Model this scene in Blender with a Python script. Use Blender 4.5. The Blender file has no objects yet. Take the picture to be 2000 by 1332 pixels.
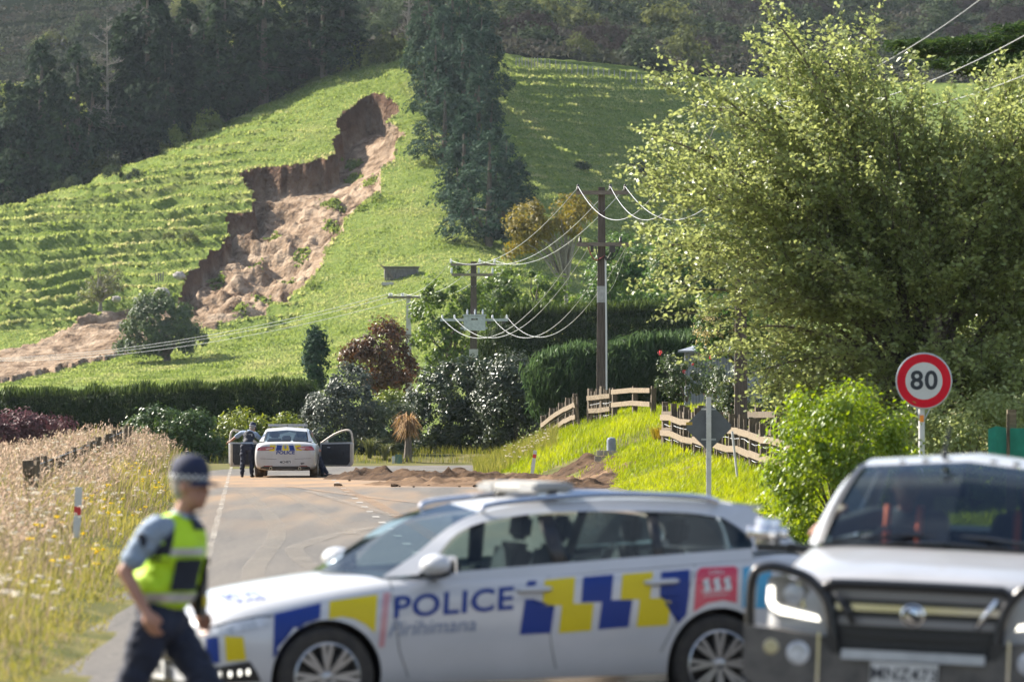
import bpy, bmesh, math, random
import numpy as np
from mathutils import Vector, Matrix, Euler
from mathutils.bvhtree import BVHTree

R = math.radians
scene = bpy.context.scene
col = scene.collection

# ------------------------------------------------------------------ camera
CAM_H, HOR, F = 2.14, 789.0, 11111.0          # eye height (m), horizon row and focal length in photo pixels
cam_data = bpy.data.cameras.new('camera')
cam = bpy.data.objects.new('camera', cam_data)
col.objects.link(cam)
cam.location = (0, 0, CAM_H)
cam.rotation_euler = (R(90), 0, 0)
cam_data.sensor_width = 36.0
cam_data.lens = 200.0
cam_data.shift_y = 0.0615
cam_data.clip_start = 0.5
cam_data.clip_end = 6000
cam_data.dof.use_dof = True
cam_data.dof.focus_distance = 172.0
cam_data.dof.aperture_fstop = 4.1
scene.camera = cam

# ------------------------------------------------------------------ sky and sun
SUN_AZ, SUN_EL = 57.0, 38.0                    # degrees left of the view direction, height
sun_vec = Vector((-math.cos(R(SUN_EL)) * math.sin(R(SUN_AZ)), math.cos(R(SUN_EL)) * math.cos(R(SUN_AZ)), math.sin(R(SUN_EL))))
world = bpy.data.worlds.new('World')
scene.world = world
world.use_nodes = True
nt = world.node_tree
bg = nt.nodes['Background']
sky = nt.nodes.new('ShaderNodeTexSky')
sky.sky_type = 'NISHITA'
sky.sun_disc = False
sky.sun_elevation = R(SUN_EL)
sky.sun_rotation = R(-SUN_AZ)
sky.air_density = 1.0
sky.dust_density = 1.5
# scattered white cloud over the blue, everywhere alike
tcw = nt.nodes.new('ShaderNodeTexCoord')
mpw = nt.nodes.new('ShaderNodeMapping'); mpw.inputs['Scale'].default_value = (1.0, 1.0, 2.6)
nzw = nt.nodes.new('ShaderNodeTexNoise'); nzw.inputs['Scale'].default_value = 2.6; nzw.inputs['Detail'].default_value = 7
rpw = nt.nodes.new('ShaderNodeValToRGB'); rpw.color_ramp.elements[0].position = 0.50; rpw.color_ramp.elements[1].position = 0.66
mxw = nt.nodes.new('ShaderNodeMix'); mxw.data_type = 'RGBA'
mxw.inputs['B'].default_value = (6.0, 6.2, 6.6, 1)
nt.links.new(tcw.outputs['Generated'], mpw.inputs['Vector'])
nt.links.new(mpw.outputs['Vector'], nzw.inputs['Vector'])
nt.links.new(nzw.outputs['Fac'], rpw.inputs['Fac'])
nt.links.new(rpw.outputs['Color'], mxw.inputs['Factor'])
nt.links.new(sky.outputs['Color'], mxw.inputs['A'])
nt.links.new(mxw.outputs['Result'], bg.inputs['Color'])
bg.inputs['Strength'].default_value = 0.078
sun_data = bpy.data.lights.new('sun', 'SUN')
sun_data.energy = 5.0
sun_data.angle = R(0.53)
sun_data.color = (1.0, 0.93, 0.82)
sun = bpy.data.objects.new('sun', sun_data)
col.objects.link(sun)
sun.rotation_euler = sun_vec.to_track_quat('Z', 'Y').to_euler()
sun.location = (-60, 40, 80)
scene.view_settings.view_transform = 'Standard'
scene.view_settings.look = 'None'
scene.view_settings.gamma = 1.0
scene.view_settings.use_curve_mapping = False
scene.view_settings.exposure = 1.55
scene.render.engine = 'CYCLES'
cy = scene.cycles
cy.use_denoising = True
cy.max_bounces = 8
cy.diffuse_bounces = 3
cy.glossy_bounces = 3
cy.transmission_bounces = 6
cy.transparent_max_bounces = 8
cy.volume_bounces = 0
cy.sample_clamp_indirect = 6.0
cy.caustics_reflective = False
cy.caustics_refractive = False

# ------------------------------------------------------------------ helpers
def P(px, py, d):
    """World point that the photograph shows at (px, py), d metres down the road."""
    return Vector(((px - 1000.0) / F * d, d, CAM_H + (HOR - py) / F * d))

def X(px, d):
    return (px - 1000.0) / F * d

def Z(py, d):
    return CAM_H + (HOR - py) / F * d

def tag(o, label=None, cat=None, group=None, kind=None):
    if label: o['label'] = label
    if cat: o['category'] = cat
    if group: o['group'] = group
    if kind: o['kind'] = kind
    return o

def empty(name, loc=(0, 0, 0), rz=0.0, label=None, cat=None, group=None):
    o = bpy.data.objects.new(name, None)
    o.empty_display_size = 0.2
    col.objects.link(o)
    o.location = loc
    o.rotation_euler = (0, 0, rz)
    tag(o, label, cat, group)
    return o

def link(name, me, m=None, parent=None, loc=None):
    o = bpy.data.objects.new(name, me)
    col.objects.link(o)
    if m is not None and len(me.materials) == 0:
        for q in (m if isinstance(m, (list, tuple)) else [m]):
            me.materials.append(q)
    if parent is not None:
        o.parent = parent
    if loc is not None:
        o.location = loc
    return o

def copy_tree(o, parent=None):
    c = o.copy()
    col.objects.link(c)
    if parent is not None:
        c.parent = parent
    for ch in list(o.children):
        copy_tree(ch, c)
    return c

def np_mesh(name, verts, faces, smooth=False, attr=None):
    """verts (N,3), faces (M,k) numpy arrays."""
    me = bpy.data.meshes.new(name)
    verts = np.asarray(verts, dtype=np.float32)
    faces = np.asarray(faces, dtype=np.int32)
    n, k = faces.shape
    me.vertices.add(len(verts))
    me.vertices.foreach_set('co', verts.ravel())
    me.loops.add(n * k)
    me.loops.foreach_set('vertex_index', faces.ravel())
    me.polygons.add(n)
    me.polygons.foreach_set('loop_start', np.arange(0, n * k, k, dtype=np.int32))
    me.polygons.foreach_set('loop_total', np.full(n, k, dtype=np.int32))
    if smooth:
        me.polygons.foreach_set('use_smooth', np.ones(n, dtype=bool))
    if attr is not None:
        a = me.attributes.new('rnd', 'FLOAT', 'POINT')
        a.data.foreach_set('value', np.asarray(attr, dtype=np.float32))
    me.update()
    me.validate()
    return me

# ---- numpy value noise
def _hash(ix, iy, seed):
    h = (ix.astype(np.int64) * 374761393 + iy.astype(np.int64) * 668265263 + seed * 1442695041) & 0xffffffff
    h = ((h ^ (h >> 13)) * 1274126177) & 0xffffffff
    h = h ^ (h >> 16)
    return (h & 0xffff).astype(np.float64) / 65535.0

def vnoise(x, y, seed=0):
    x = np.asarray(x, dtype=np.float64); y = np.asarray(y, dtype=np.float64)
    ix = np.floor(x); iy = np.floor(y)
    fx = x - ix; fy = y - iy
    ix = ix.astype(np.int64); iy = iy.astype(np.int64)
    ux = fx * fx * (3 - 2 * fx); uy = fy * fy * (3 - 2 * fy)
    a = _hash(ix, iy, seed); b = _hash(ix + 1, iy, seed)
    c = _hash(ix, iy + 1, seed); d = _hash(ix + 1, iy + 1, seed)
    return (a * (1 - ux) + b * ux) * (1 - uy) + (c * (1 - ux) + d * ux) * uy

def fbm(x, y, seed=0, octv=4):
    s = 0.0; amp = 0.5; f = 1.0
    for k in range(octv):
        s = s + amp * (vnoise(np.asarray(x) * f, np.asarray(y) * f, seed + k * 17) - 0.5)
        amp *= 0.5; f *= 2.03
    return s

def sstep(a, b, x):
    t = np.clip((np.asarray(x, dtype=np.float64) - a) / (b - a), 0, 1)
    return t * t * (3 - 2 * t)

# ---- mesh builder
class MB:
    def __init__(self):
        self.v = []; self.f = []; self.mi = []
        self.m = 0
    def add(self, vs, fs):
        o = len(self.v)
        self.v += [tuple(p) for p in vs]
        self.f += [tuple(i + o for i in q) for q in fs]
        self.mi += [self.m] * len(fs)
    def box(self, c, s, rot=None):
        hx, hy, hz = s[0] / 2, s[1] / 2, s[2] / 2
        vs = [Vector((x, y, z)) for x in (-hx, hx) for y in (-hy, hy) for z in (-hz, hz)]
        if rot is not None:
            M = rot if isinstance(rot, Matrix) else Euler(rot).to_matrix()
            vs = [M @ p for p in vs]
        vs = [p + Vector(c) for p in vs]
        self.add(vs, [(0, 1, 3, 2), (4, 6, 7, 5), (0, 4, 5, 1), (2, 3, 7, 6), (0, 2, 6, 4), (1, 5, 7, 3)])
    def beam(self, p0, p1, w, h, up=(0, 0, 1)):
        """rectangular bar from p0 to p1, h measured along 'up'"""
        p0 = Vector(p0); p1 = Vector(p1)
        t = (p1 - p0).normalized()
        u = Vector(up); s = t.cross(u)
        if s.length < 1e-4:
            s = t.cross(Vector((1, 0, 0)))
        s.normalize(); u = s.cross(t).normalized()
        vs = []
        for p in (p0, p1):
            for a, b in ((-1, -1), (1, -1), (1, 1), (-1, 1)):
                vs.append(p + s * (a * w / 2) + u * (b * h / 2))
        self.add(vs, [(0, 1, 2, 3), (7, 6, 5, 4), (0, 4, 5, 1), (1, 5, 6, 2), (2, 6, 7, 3), (3, 7, 4, 0)])
    def tube(self, pts, r, n=8, cap=True):
        pts = [Vector(p) for p in pts]
        rs = r if isinstance(r, (list, tuple)) else [r] * len(pts)
        o = len(self.v); prev = None
        vs = []
        for i, p in enumerate(pts):
            t = (pts[min(i + 1, len(pts) - 1)] - pts[max(i - 1, 0)])
            if t.length < 1e-9: t = Vector((0, 0, 1))
            t.normalize()
            if prev is None:
                u = t.cross(Vector((0, 0, 1)))
                if u.length < 0.05: u = t.cross(Vector((1, 0, 0)))
            else:
                u = prev - t * prev.dot(t)
                if u.length < 1e-4: u = t.cross(Vector((1, 0, 0)))
            u.normalize(); prev = u
            w = t.cross(u)
            for k in range(n):
                a = 2 * math.pi * k / n
                vs.append(p + (u * math.cos(a) + w * math.sin(a)) * rs[i])
        fs = []
        for i in range(len(pts) - 1):
            for k in range(n):
                a = i * n + k; b = i * n + (k + 1) % n
                fs.append((a, b, b + n, a + n))
        if cap:
            fs.append(tuple(range(n - 1, -1, -1)))
            m = (len(pts) - 1) * n
            fs.append(tuple(range(m, m + n)))
        self.add(vs, fs)
    def lathe(self, prof, n=16, axis='Z', c=(0, 0, 0)):
        """prof: list of (r, h) along the axis"""
        vs = []
        for r_, h in prof:
            for k in range(n):
                a = 2 * math.pi * k / n
                x, y = r_ * math.cos(a), r_ * math.sin(a)
                q = (x, y, h) if axis == 'Z' else ((x, h, y) if axis == 'Y' else (h, x, y))
                vs.append(Vector(q) + Vector(c))
        fs = []
        for i in range(len(prof) - 1):
            for k in range(n):
                a = i * n + k; b = i * n + (k + 1) % n
                fs.append((a, b, b + n, a + n))
        self.add(vs, fs)
    def prism(self, poly, axis, a0, a1):
        """poly of 2-D points extruded along axis from a0 to a1 ('Y': poly is x,z; 'X': poly is y,z; 'Z': poly is x,y)"""
        def q(u, v, a):
            return (u, a, v) if axis == 'Y' else ((a, u, v) if axis == 'X' else (u, v, a))
        n = len(poly)
        vs = [q(u, v, a0) for u, v in poly] + [q(u, v, a1) for u, v in poly]
        fs = [tuple(range(n)), tuple(range(2 * n - 1, n - 1, -1))]
        fs += [(i, (i + 1) % n, n + (i + 1) % n, n + i) for i in range(n)]
        self.add(vs, fs)
    def ball(self, c, r, n=10, m=6, sc=(1, 1, 1)):
        vs = [Vector((0, 0, -1))]; fs = []
        for i in range(1, m):
            t = math.pi * i / m - math.pi / 2
            for k in range(n):
                a = 2 * math.pi * k / n
                vs.append(Vector((math.cos(t) * math.cos(a), math.cos(t) * math.sin(a), math.sin(t))))
        vs.append(Vector((0, 0, 1)))
        for k in range(n):
            fs.append((0, 1 + (k + 1) % n, 1 + k))
        for i in range(m - 2):
            for k in range(n):
                a = 1 + i * n + k; b = 1 + i * n + (k + 1) % n
                fs.append((a, b, b + n, a + n))
        l = len(vs) - 1
        for k in range(n):
            fs.append((l, l - n + k, l - n + (k + 1) % n))
        self.add([Vector((p.x * sc[0], p.y * sc[1], p.z * sc[2])) * r + Vector(c) for p in vs], fs)
    def mesh(self, name, mats=None, smooth=False, fix=True):
        me = bpy.data.meshes.new(name)
        me.from_pydata(self.v, [], self.f)
        if mats is not None:
            for q in (mats if isinstance(mats, (list, tuple)) else [mats]):
                me.materials.append(q)
            if isinstance(mats, (list, tuple)) and len(mats) > 1:
                me.polygons.foreach_set('material_index', self.mi)
        if fix:
            bm = bmesh.new(); bm.from_mesh(me)
            bmesh.ops.recalc_face_normals(bm, faces=bm.faces)
            bm.to_mesh(me); bm.free()
        if smooth:
            me.polygons.foreach_set('use_smooth', [True] * len(me.polygons))
            if smooth != 'all':
                try:
                    me.set_sharp_from_angle(angle=R(40))
                except Exception:
                    pass
        me.update()
        return me
    def build(self, name, m=None, parent=None, smooth=False, loc=None):
        return link(name, self.mesh(name, m, smooth), None, parent, loc)

# ------------------------------------------------------------------ materials
def new_mat(name):
    m = bpy.data.materials.new(name)
    m.use_nodes = True
    return m, m.node_tree, m.node_tree.nodes['Principled BSDF']

def c4(c):
    return (c[0], c[1], c[2], 1.0)

def mat(name, c1, c2=None, scale=5.0, rough=0.6, rough2=None, metal=0.0, spec=0.5, bump=0.0, bscale=None, detail=5.0,
        lo=0.35, hi=0.65, coat=0.0, emit=None, estr=0.0, stretch=None, ground=False):
    """principled with noise colour variation and noise bump in object space"""
    m, t, b = new_mat(name)
    b.inputs['Roughness'].default_value = rough
    b.inputs['Metallic'].default_value = metal
    b.inputs['Specular IOR Level'].default_value = spec
    b.inputs['Coat Weight'].default_value = coat
    b.inputs['Coat Roughness'].default_value = 0.05
    b.inputs['Base Color'].default_value = c4(c1)
    if emit is not None:
        b.inputs['Emission Color'].default_value = c4(emit)
        b.inputs['Emission Strength'].default_value = estr
    if c2 is None and not bump and rough2 is None:
        return m
    tc = t.nodes.new('ShaderNodeTexCoord')
    vec = tc.outputs['Object']
    if stretch is not None:
        mp = t.nodes.new('ShaderNodeMapping'); mp.inputs['Scale'].default_value = stretch
        t.links.new(vec, mp.inputs['Vector']); vec = mp.outputs['Vector']
    nz = t.nodes.new('ShaderNodeTexNoise')
    nz.inputs['Scale'].default_value = scale; nz.inputs['Detail'].default_value = detail
    nz.inputs['Roughness'].default_value = 0.62
    t.links.new(vec, nz.inputs['Vector'])
    if c2 is not None:
        rp = t.nodes.new('ShaderNodeValToRGB')
        rp.color_ramp.elements[0].position = lo; rp.color_ramp.elements[0].color = c4(c1)
        rp.color_ramp.elements[1].position = hi; rp.color_ramp.elements[1].color = c4(c2)
        t.links.new(nz.outputs['Fac'], rp.inputs['Fac'])
        t.links.new(rp.outputs['Color'], b.inputs['Base Color'])
    if rough2 is not None:
        mr = t.nodes.new('ShaderNodeMapRange')
        mr.inputs['To Min'].default_value = rough; mr.inputs['To Max'].default_value = rough2
        mr.inputs['From Min'].default_value = lo; mr.inputs['From Max'].default_value = hi
        t.links.new(nz.outputs['Fac'], mr.inputs['Value'])
        t.links.new(mr.outputs['Result'], b.inputs['Roughness'])
    if bump:
        nb = t.nodes.new('ShaderNodeTexNoise')
        nb.inputs['Scale'].default_value = bscale or scale * 3; nb.inputs['Detail'].default_value = 6
        t.links.new(vec, nb.inputs['Vector'])
        bp = t.nodes.new('ShaderNodeBump'); bp.inputs['Strength'].default_value = 1.0
        bp.inputs['Distance'].default_value = bump
        t.links.new(nb.outputs['Fac'], bp.inputs['Height'])
        t.links.new(bp.outputs['Normal'], b.inputs['Normal'])
    return m

def leaf_mat(name, cols, trans=0.35, rough=0.5, tcol=None, spec=0.4, objvar=0.25):
    """leaf: principled + translucent; colour from the per-leaf 'rnd' attribute, shifted a little per tree"""
    m, t, b = new_mat(name)
    at = t.nodes.new('ShaderNodeAttribute'); at.attribute_name = 'rnd'
    oi = t.nodes.new('ShaderNodeObjectInfo')
    ad = t.nodes.new('ShaderNodeMath'); ad.operation = 'MULTIPLY_ADD'
    ad.inputs[1].default_value = objvar; 
    t.links.new(oi.outputs['Random'], ad.inputs[0])
    sc = t.nodes.new('ShaderNodeMath'); sc.operation = 'MULTIPLY'; sc.inputs[1].default_value = 1.0 - objvar
    t.links.new(at.outputs['Fac'], sc.inputs[0])
    t.links.new(sc.outputs[0], ad.inputs[2])
    rp = t.nodes.new('ShaderNodeValToRGB')
    n = len(cols)
    while len(rp.color_ramp.elements) < n:
        rp.color_ramp.elements.new(0.5)
    for i, c in enumerate(cols):
        rp.color_ramp.elements[i].position = i / (n - 1)
        rp.color_ramp.elements[i].color = c4(c)
    t.links.new(ad.outputs[0], rp.inputs['Fac'])
    t.links.new(rp.outputs['Color'], b.inputs['Base Color'])
    b.inputs['Roughness'].default_value = rough
    b.inputs['Specular IOR Level'].default_value = spec
    if trans > 0:
        tr = t.nodes.new('ShaderNodeBsdfTranslucent')
        mx = t.nodes.new('ShaderNodeMixShader'); mx.inputs['Fac'].default_value = trans
        if tcol is None:
            hs = t.nodes.new('ShaderNodeHueSaturation'); hs.inputs['Value'].default_value = 1.5; hs.inputs['Saturation'].default_value = 1.1
            hs.inputs['Hue'].default_value = 0.485
            t.links.new(rp.outputs['Color'], hs.inputs['Color'])
            t.links.new(hs.outputs['Color'], tr.inputs['Color'])
        else:
            tr.inputs['Color'].default_value = c4(tcol)
        t.links.new(b.outputs['BSDF'], mx.inputs[1])
        t.links.new(tr.outputs['BSDF'], mx.inputs[2])
        t.links.new(mx.outputs['Shader'], t.nodes['Material Output'].inputs['Surface'])
    return m

def glass_mat(name, tint=(0.5, 0.6, 0.6), rough=0.02, mixf=0.75):
    """window glass: clear tinted pass-through plus mirror by Fresnel"""
    m, t, b = new_mat(name)
    t.nodes.remove(b)
    tr = t.nodes.new('ShaderNodeBsdfTransparent'); tr.inputs['Color'].default_value = c4(tint)
    gl = t.nodes.new('ShaderNodeBsdfGlossy'); gl.inputs['Roughness'].default_value = rough; gl.inputs['Color'].default_value = (0.62, 0.72, 0.80, 1)
    fr = t.nodes.new('ShaderNodeFresnel'); fr.inputs['IOR'].default_value = 1.52
    mu = t.nodes.new('ShaderNodeMath'); mu.operation = 'MULTIPLY_ADD'; mu.inputs[1].default_value = 1.0; mu.inputs[2].default_value = 0.0
    mx = t.nodes.new('ShaderNodeMixShader')
    t.links.new(fr.outputs[0], mu.inputs[0]); t.links.new(mu.outputs[0], mx.inputs['Fac'])
    t.links.new(tr.outputs[0], mx.inputs[1]); t.links.new(gl.outputs[0], mx.inputs[2])
    t.links.new(mx.outputs[0], t.nodes['Material Output'].inputs['Surface'])
    return m

MT = {}
MT['wood_rail'] = mat('weathered_rail_wood', (0.13, 0.095, 0.055), (0.29, 0.225, 0.145), 3, 0.85, stretch=(0.6, 6, 6), bump=0.006, bscale=18)
MT['wood_dark'] = mat('dark_batten_wood', (0.055, 0.042, 0.028), (0.15, 0.115, 0.075), 6, 0.9, stretch=(6, 6, 0.8), bump=0.004, bscale=25)
MT['pole_wood'] = mat('tarred_pole_wood', (0.055, 0.042, 0.034), (0.13, 0.10, 0.08), 5, 0.9, stretch=(8, 8, 0.4), bump=0.01, bscale=12)
MT['arm_wood'] = mat('crossarm_wood', (0.13, 0.10, 0.08), (0.24, 0.20, 0.16), 6, 0.9, stretch=(1, 8, 8))
MT['concrete'] = mat('pole_concrete', (0.34, 0.32, 0.30), (0.52, 0.49, 0.46), 2.2, 0.9, bump=0.004, bscale=20)
MT['galv'] = mat('galvanised_steel', (0.34, 0.36, 0.38), (0.48, 0.50, 0.52), 8, 0.5, metal=0.6)
MT['porcelain'] = mat('insulator_porcelain', (0.55, 0.57, 0.60), rough=0.25)
MT['ins_dark'] = mat('brown_insulator', (0.035, 0.028, 0.025), rough=0.3)
MT['wire'] = mat('aluminium_wire', (0.45, 0.46, 0.47), rough=0.5, metal=0.2)
MT['white_paint'] = mat('white_road_paint', (0.15, 0.14, 0.13), (0.40, 0.37, 0.33), 5.0, 0.7, detail=9, lo=0.36, hi=0.58)
MT['white_post'] = mat('white_post_plastic', (0.78, 0.78, 0.76), (0.66, 0.65, 0.62), 4, 0.5)
MT['red_refl'] = mat('red_reflector', (0.55, 0.03, 0.03), rough=0.4)
# ------------------------------------------------------------------ near ground
def xl(y):                                   # left edge line of the road
    return -4.35 - 0.0465 * (np.asarray(y, dtype=np.float64) - 81.7)

_YB = [0, 60, 90, 120, 145, 160, 172, 183, 190, 200]
_XB = [12, 9, 6.5, 3.8, 2.35, 1.2, -0.4, -1.1, -0.6, 0.5]

def G(x, y):
    """height of the ground from the camera to the bend of the road"""
    x = np.asarray(x, dtype=np.float64); y = np.asarray(y, dtype=np.float64)
    xb = np.interp(y, _YB, _XB)
    s = np.interp(y, [60, 90, 120, 140, 155, 175, 190], [.10, .12, .22, .36, .46, .5, .5])
    top = np.interp(y, [60, 90, 120, 140, 155, 175, 188], [.3, .35, .62, 1.05, 1.32, 1.62, 1.72])
    u = np.maximum(x - xb, 0)
    a = s * u
    z = top * (1 - np.exp(-(a / top) ** 1.0 * 1.0 - (a / top) ** 3 * 0.9)) + 0.07 * np.maximum(u - 3, 0)
    z = z * (1 - 0.98 * sstep(189, 194, y)) 
    z = z * (1 - 0.55 * np.exp(-((y - 163) / 1.6) ** 2) * sstep(7, 3, x))
    # left verge
    v = np.maximum((xl(y) - 0.95) - x, 0)
    cap = np.interp(y, [20, 50, 90, 150, 180, 200, 225], [.10, .16, .34, .92, .92, .35, .3])
    z = z + cap * (1 - np.exp(-0.62 * v / cap)) * (1 - 0.75 * sstep(2.4, 5.5, v))
    # rough ground away from the seal
    off = np.maximum(u, v)
    z = z + sstep(0.2, 1.5, off) * (0.16 * fbm(x * 0.9, y * 0.9, 3, 3))
    # beyond the bend
    z = z + sstep(203.5, 207, y) * 0.3
    return z

# ------------------------------------------------------------------ hill
_PX = np.array([-900, -150, 0, 150, 300, 450, 650, 800, 900, 1000, 1200, 1400, 1700, 2100, 2900], dtype=float)
_KD = [225, 330, 450, 560, 600, 640, 680, 698, 715, 735, 800, 1000, 1300]
# screen rows for the knots 560..715 (the hill as it stands in the photograph)
_KP = {
    560: [765, 758, 755, 752, 748, 742, 725, 705, 695, 690, 690, 700, 700, 700, 700],
    600: [745, 735, 722, 706, 690, 668, 640, 600, 580, 565, 570, 580, 580, 580, 580],
    640: [660, 612, 584, 572, 556, 535, 500, 468, 455, 445, 440, 450, 450, 450, 450],
    680: [520, 432, 402, 392, 378, 362, 335, 310, 300, 292, 290, 300, 310, 310, 310],
    698: [540, 446, 404, 350, 316, 292, 246, 212, 206, 206, 216, 236, 248, 248, 248],
    715: [570, 470, 424, 366, 299, 236, 150, 112, 110, 118, 140, 168, 185, 185, 185],
    735: [590, 484, 436, 380, 308, 228, 125, 85, 85, 100, 118, 140, 150, 150, 150],
    800: [520, 420, 370, 320, 265, 200, 110, 60, 55, 60, 70, 85, 95, 95, 95],
    1000: [300, 240, 200, 170, 130, 90, 20, -10, -10, -10, -10, -10, -10, -10, -10],
    1300: [-150] * 15,
}
def _shift(px):
    t = np.clip((np.asarray(px, dtype=np.float64) - 830.0) / 870.0, 0, 1)
    return 105.0 * (t * t * (3 - 2 * t))

def _smooth1(a, n):
    k = np.ones(n) / n
    p = np.pad(a, (n // 2, n - 1 - n // 2), mode='edge')
    return np.convolve(p, k, mode='valid')

def hill_cols(pxs, ds):
    """base heights z[row, col] for nominal depths ds and columns pxs, plus true depth"""
    Zk = []
    for d in _KD:
        if d == 225: z = np.full(len(pxs), 0.28)
        elif d == 330: z = np.full(len(pxs), 1.2)
        elif d == 450: z = np.full(len(pxs), 2.6)
        else:
            py = np.interp(pxs, _PX, _KP[d])
            dd = d + _shift(pxs) * (1.0 if d >= 600 else 0.3)
            z = CAM_H + (HOR - py) / F * dd
        Zk.append(z)
    Zk = np.array(Zk)
    fine = np.arange(225, 1301, 2.5)
    out = np.zeros((len(ds), len(pxs)))
    for c in range(len(pxs)):
        zf = np.interp(fine, _KD, Zk[:, c])
        zf = _smooth1(zf, 11)
        out[:, c] = np.interp(ds, fine, zf)
    sh = _shift(pxs)[None, :] * np.interp(ds, [450, 600, 1300], [0.0, 1.0, 1.0])[:, None]
    return out, np.asarray(ds)[:, None] + sh

_tpx = np.concatenate([np.arange(-900, -40, 60), np.arange(-40, 1460, 4), np.arange(1460, 2901, 60)]).astype(float)
_tds = np.concatenate([np.arange(225, 540, 15), np.arange(540, 740, 0.5), np.arange(740, 1301, 10)]).astype(float)
_HZ, _HD = hill_cols(_tpx, _tds)
# soften the columns sideways
for r_ in range(_HZ.shape[0]):
    _HZ[r_] = _smooth1(_HZ[r_], 9)
_HX = (_tpx[None, :] - 1000) / F * _HD
_HPY = HOR - (_HZ - CAM_H) * F / _HD           # screen row of every base vertex

def hill_at(px, py, dmin=560, dmax=738):
    """point on the (undisturbed) hill that shows at (px, py)"""
    c = int(np.clip(np.searchsorted(_tpx, px), 0, len(_tpx) - 1))
    ok = (_tds >= dmin) & (_tds <= dmax)
    rows = np.where(ok)[0]
    k = rows[np.argmin(np.abs(_HPY[rows, c] - py))]
    d = _HD[k, c]
    return Vector(((px - 1000) / F * d, d, _HZ[k, c]))

def hill_z(px, dn):
    c = int(np.clip(np.searchsorted(_tpx, px), 0, len(_tpx) - 1))
    k = int(np.clip(np.searchsorted(_tds, dn), 0, len(_tds) - 1))
    d = _HD[k, c]
    return Vector(((px - 1000) / F * d, d, _HZ[k, c]))

SCAR_L = [(350, 594), (350, 566), (364, 536), (396, 502), (420, 480), (449, 449), (443, 417), (466, 410), (495, 403), (495, 382), (486, 362),
          (470, 336), (519, 323), (562, 322), (604, 318), (639, 308), (657, 297), (652, 276), (664, 258), (660, 240), (668, 223), (689, 209),
          (717, 191), (742, 186), (766, 195), (779, 216)]
SCAR_R = [(756, 241), (791, 262), (772, 278), (770, 311), (745, 329), (743, 371), (713, 399), (672, 424), (668, 452), (634, 488), (622, 526), (593, 562),
          (548, 583), (498, 607), (456, 622), (399, 639)]
FLOW_B = [(320, 662), (224, 699), (147, 716), (60, 737), (-60, 762)]
FLOW_T = [(-60, 716), (0, 701), (70, 678), (120, 655), (147, 640), (150, 620), (203, 608), (266, 603)]
_poly = np.array(SCAR_L + SCAR_R + FLOW_B + FLOW_T, dtype=float)
_npoly = len(_poly)

def in_poly(x, y, poly):
    ins = np.zeros(x.shape, dtype=bool)
    n = len(poly); j = n - 1
    for i in range(n):
        xi, yi = poly[i]; xj, yj = poly[j]
        c = ((yi > y) != (yj > y)) & (x < (xj - xi) * (y - yi) / (yj - yi + 1e-12) + xi)
        ins ^= c
        j = i
    return ins

def dist_line(x, y, pts):
    best = np.full(x.shape, 1e9)
    for (ax, ay), (bx, by) in zip(pts[:-1], pts[1:]):
        dx, dy = bx - ax, by - ay
        t = np.clip(((x - ax) * dx + (y - ay) * dy) / (dx * dx + dy * dy + 1e-9), 0, 1)
        best = np.minimum(best, np.hypot(x - ax - t * dx, y - ay - t * dy))
    return best

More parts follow.
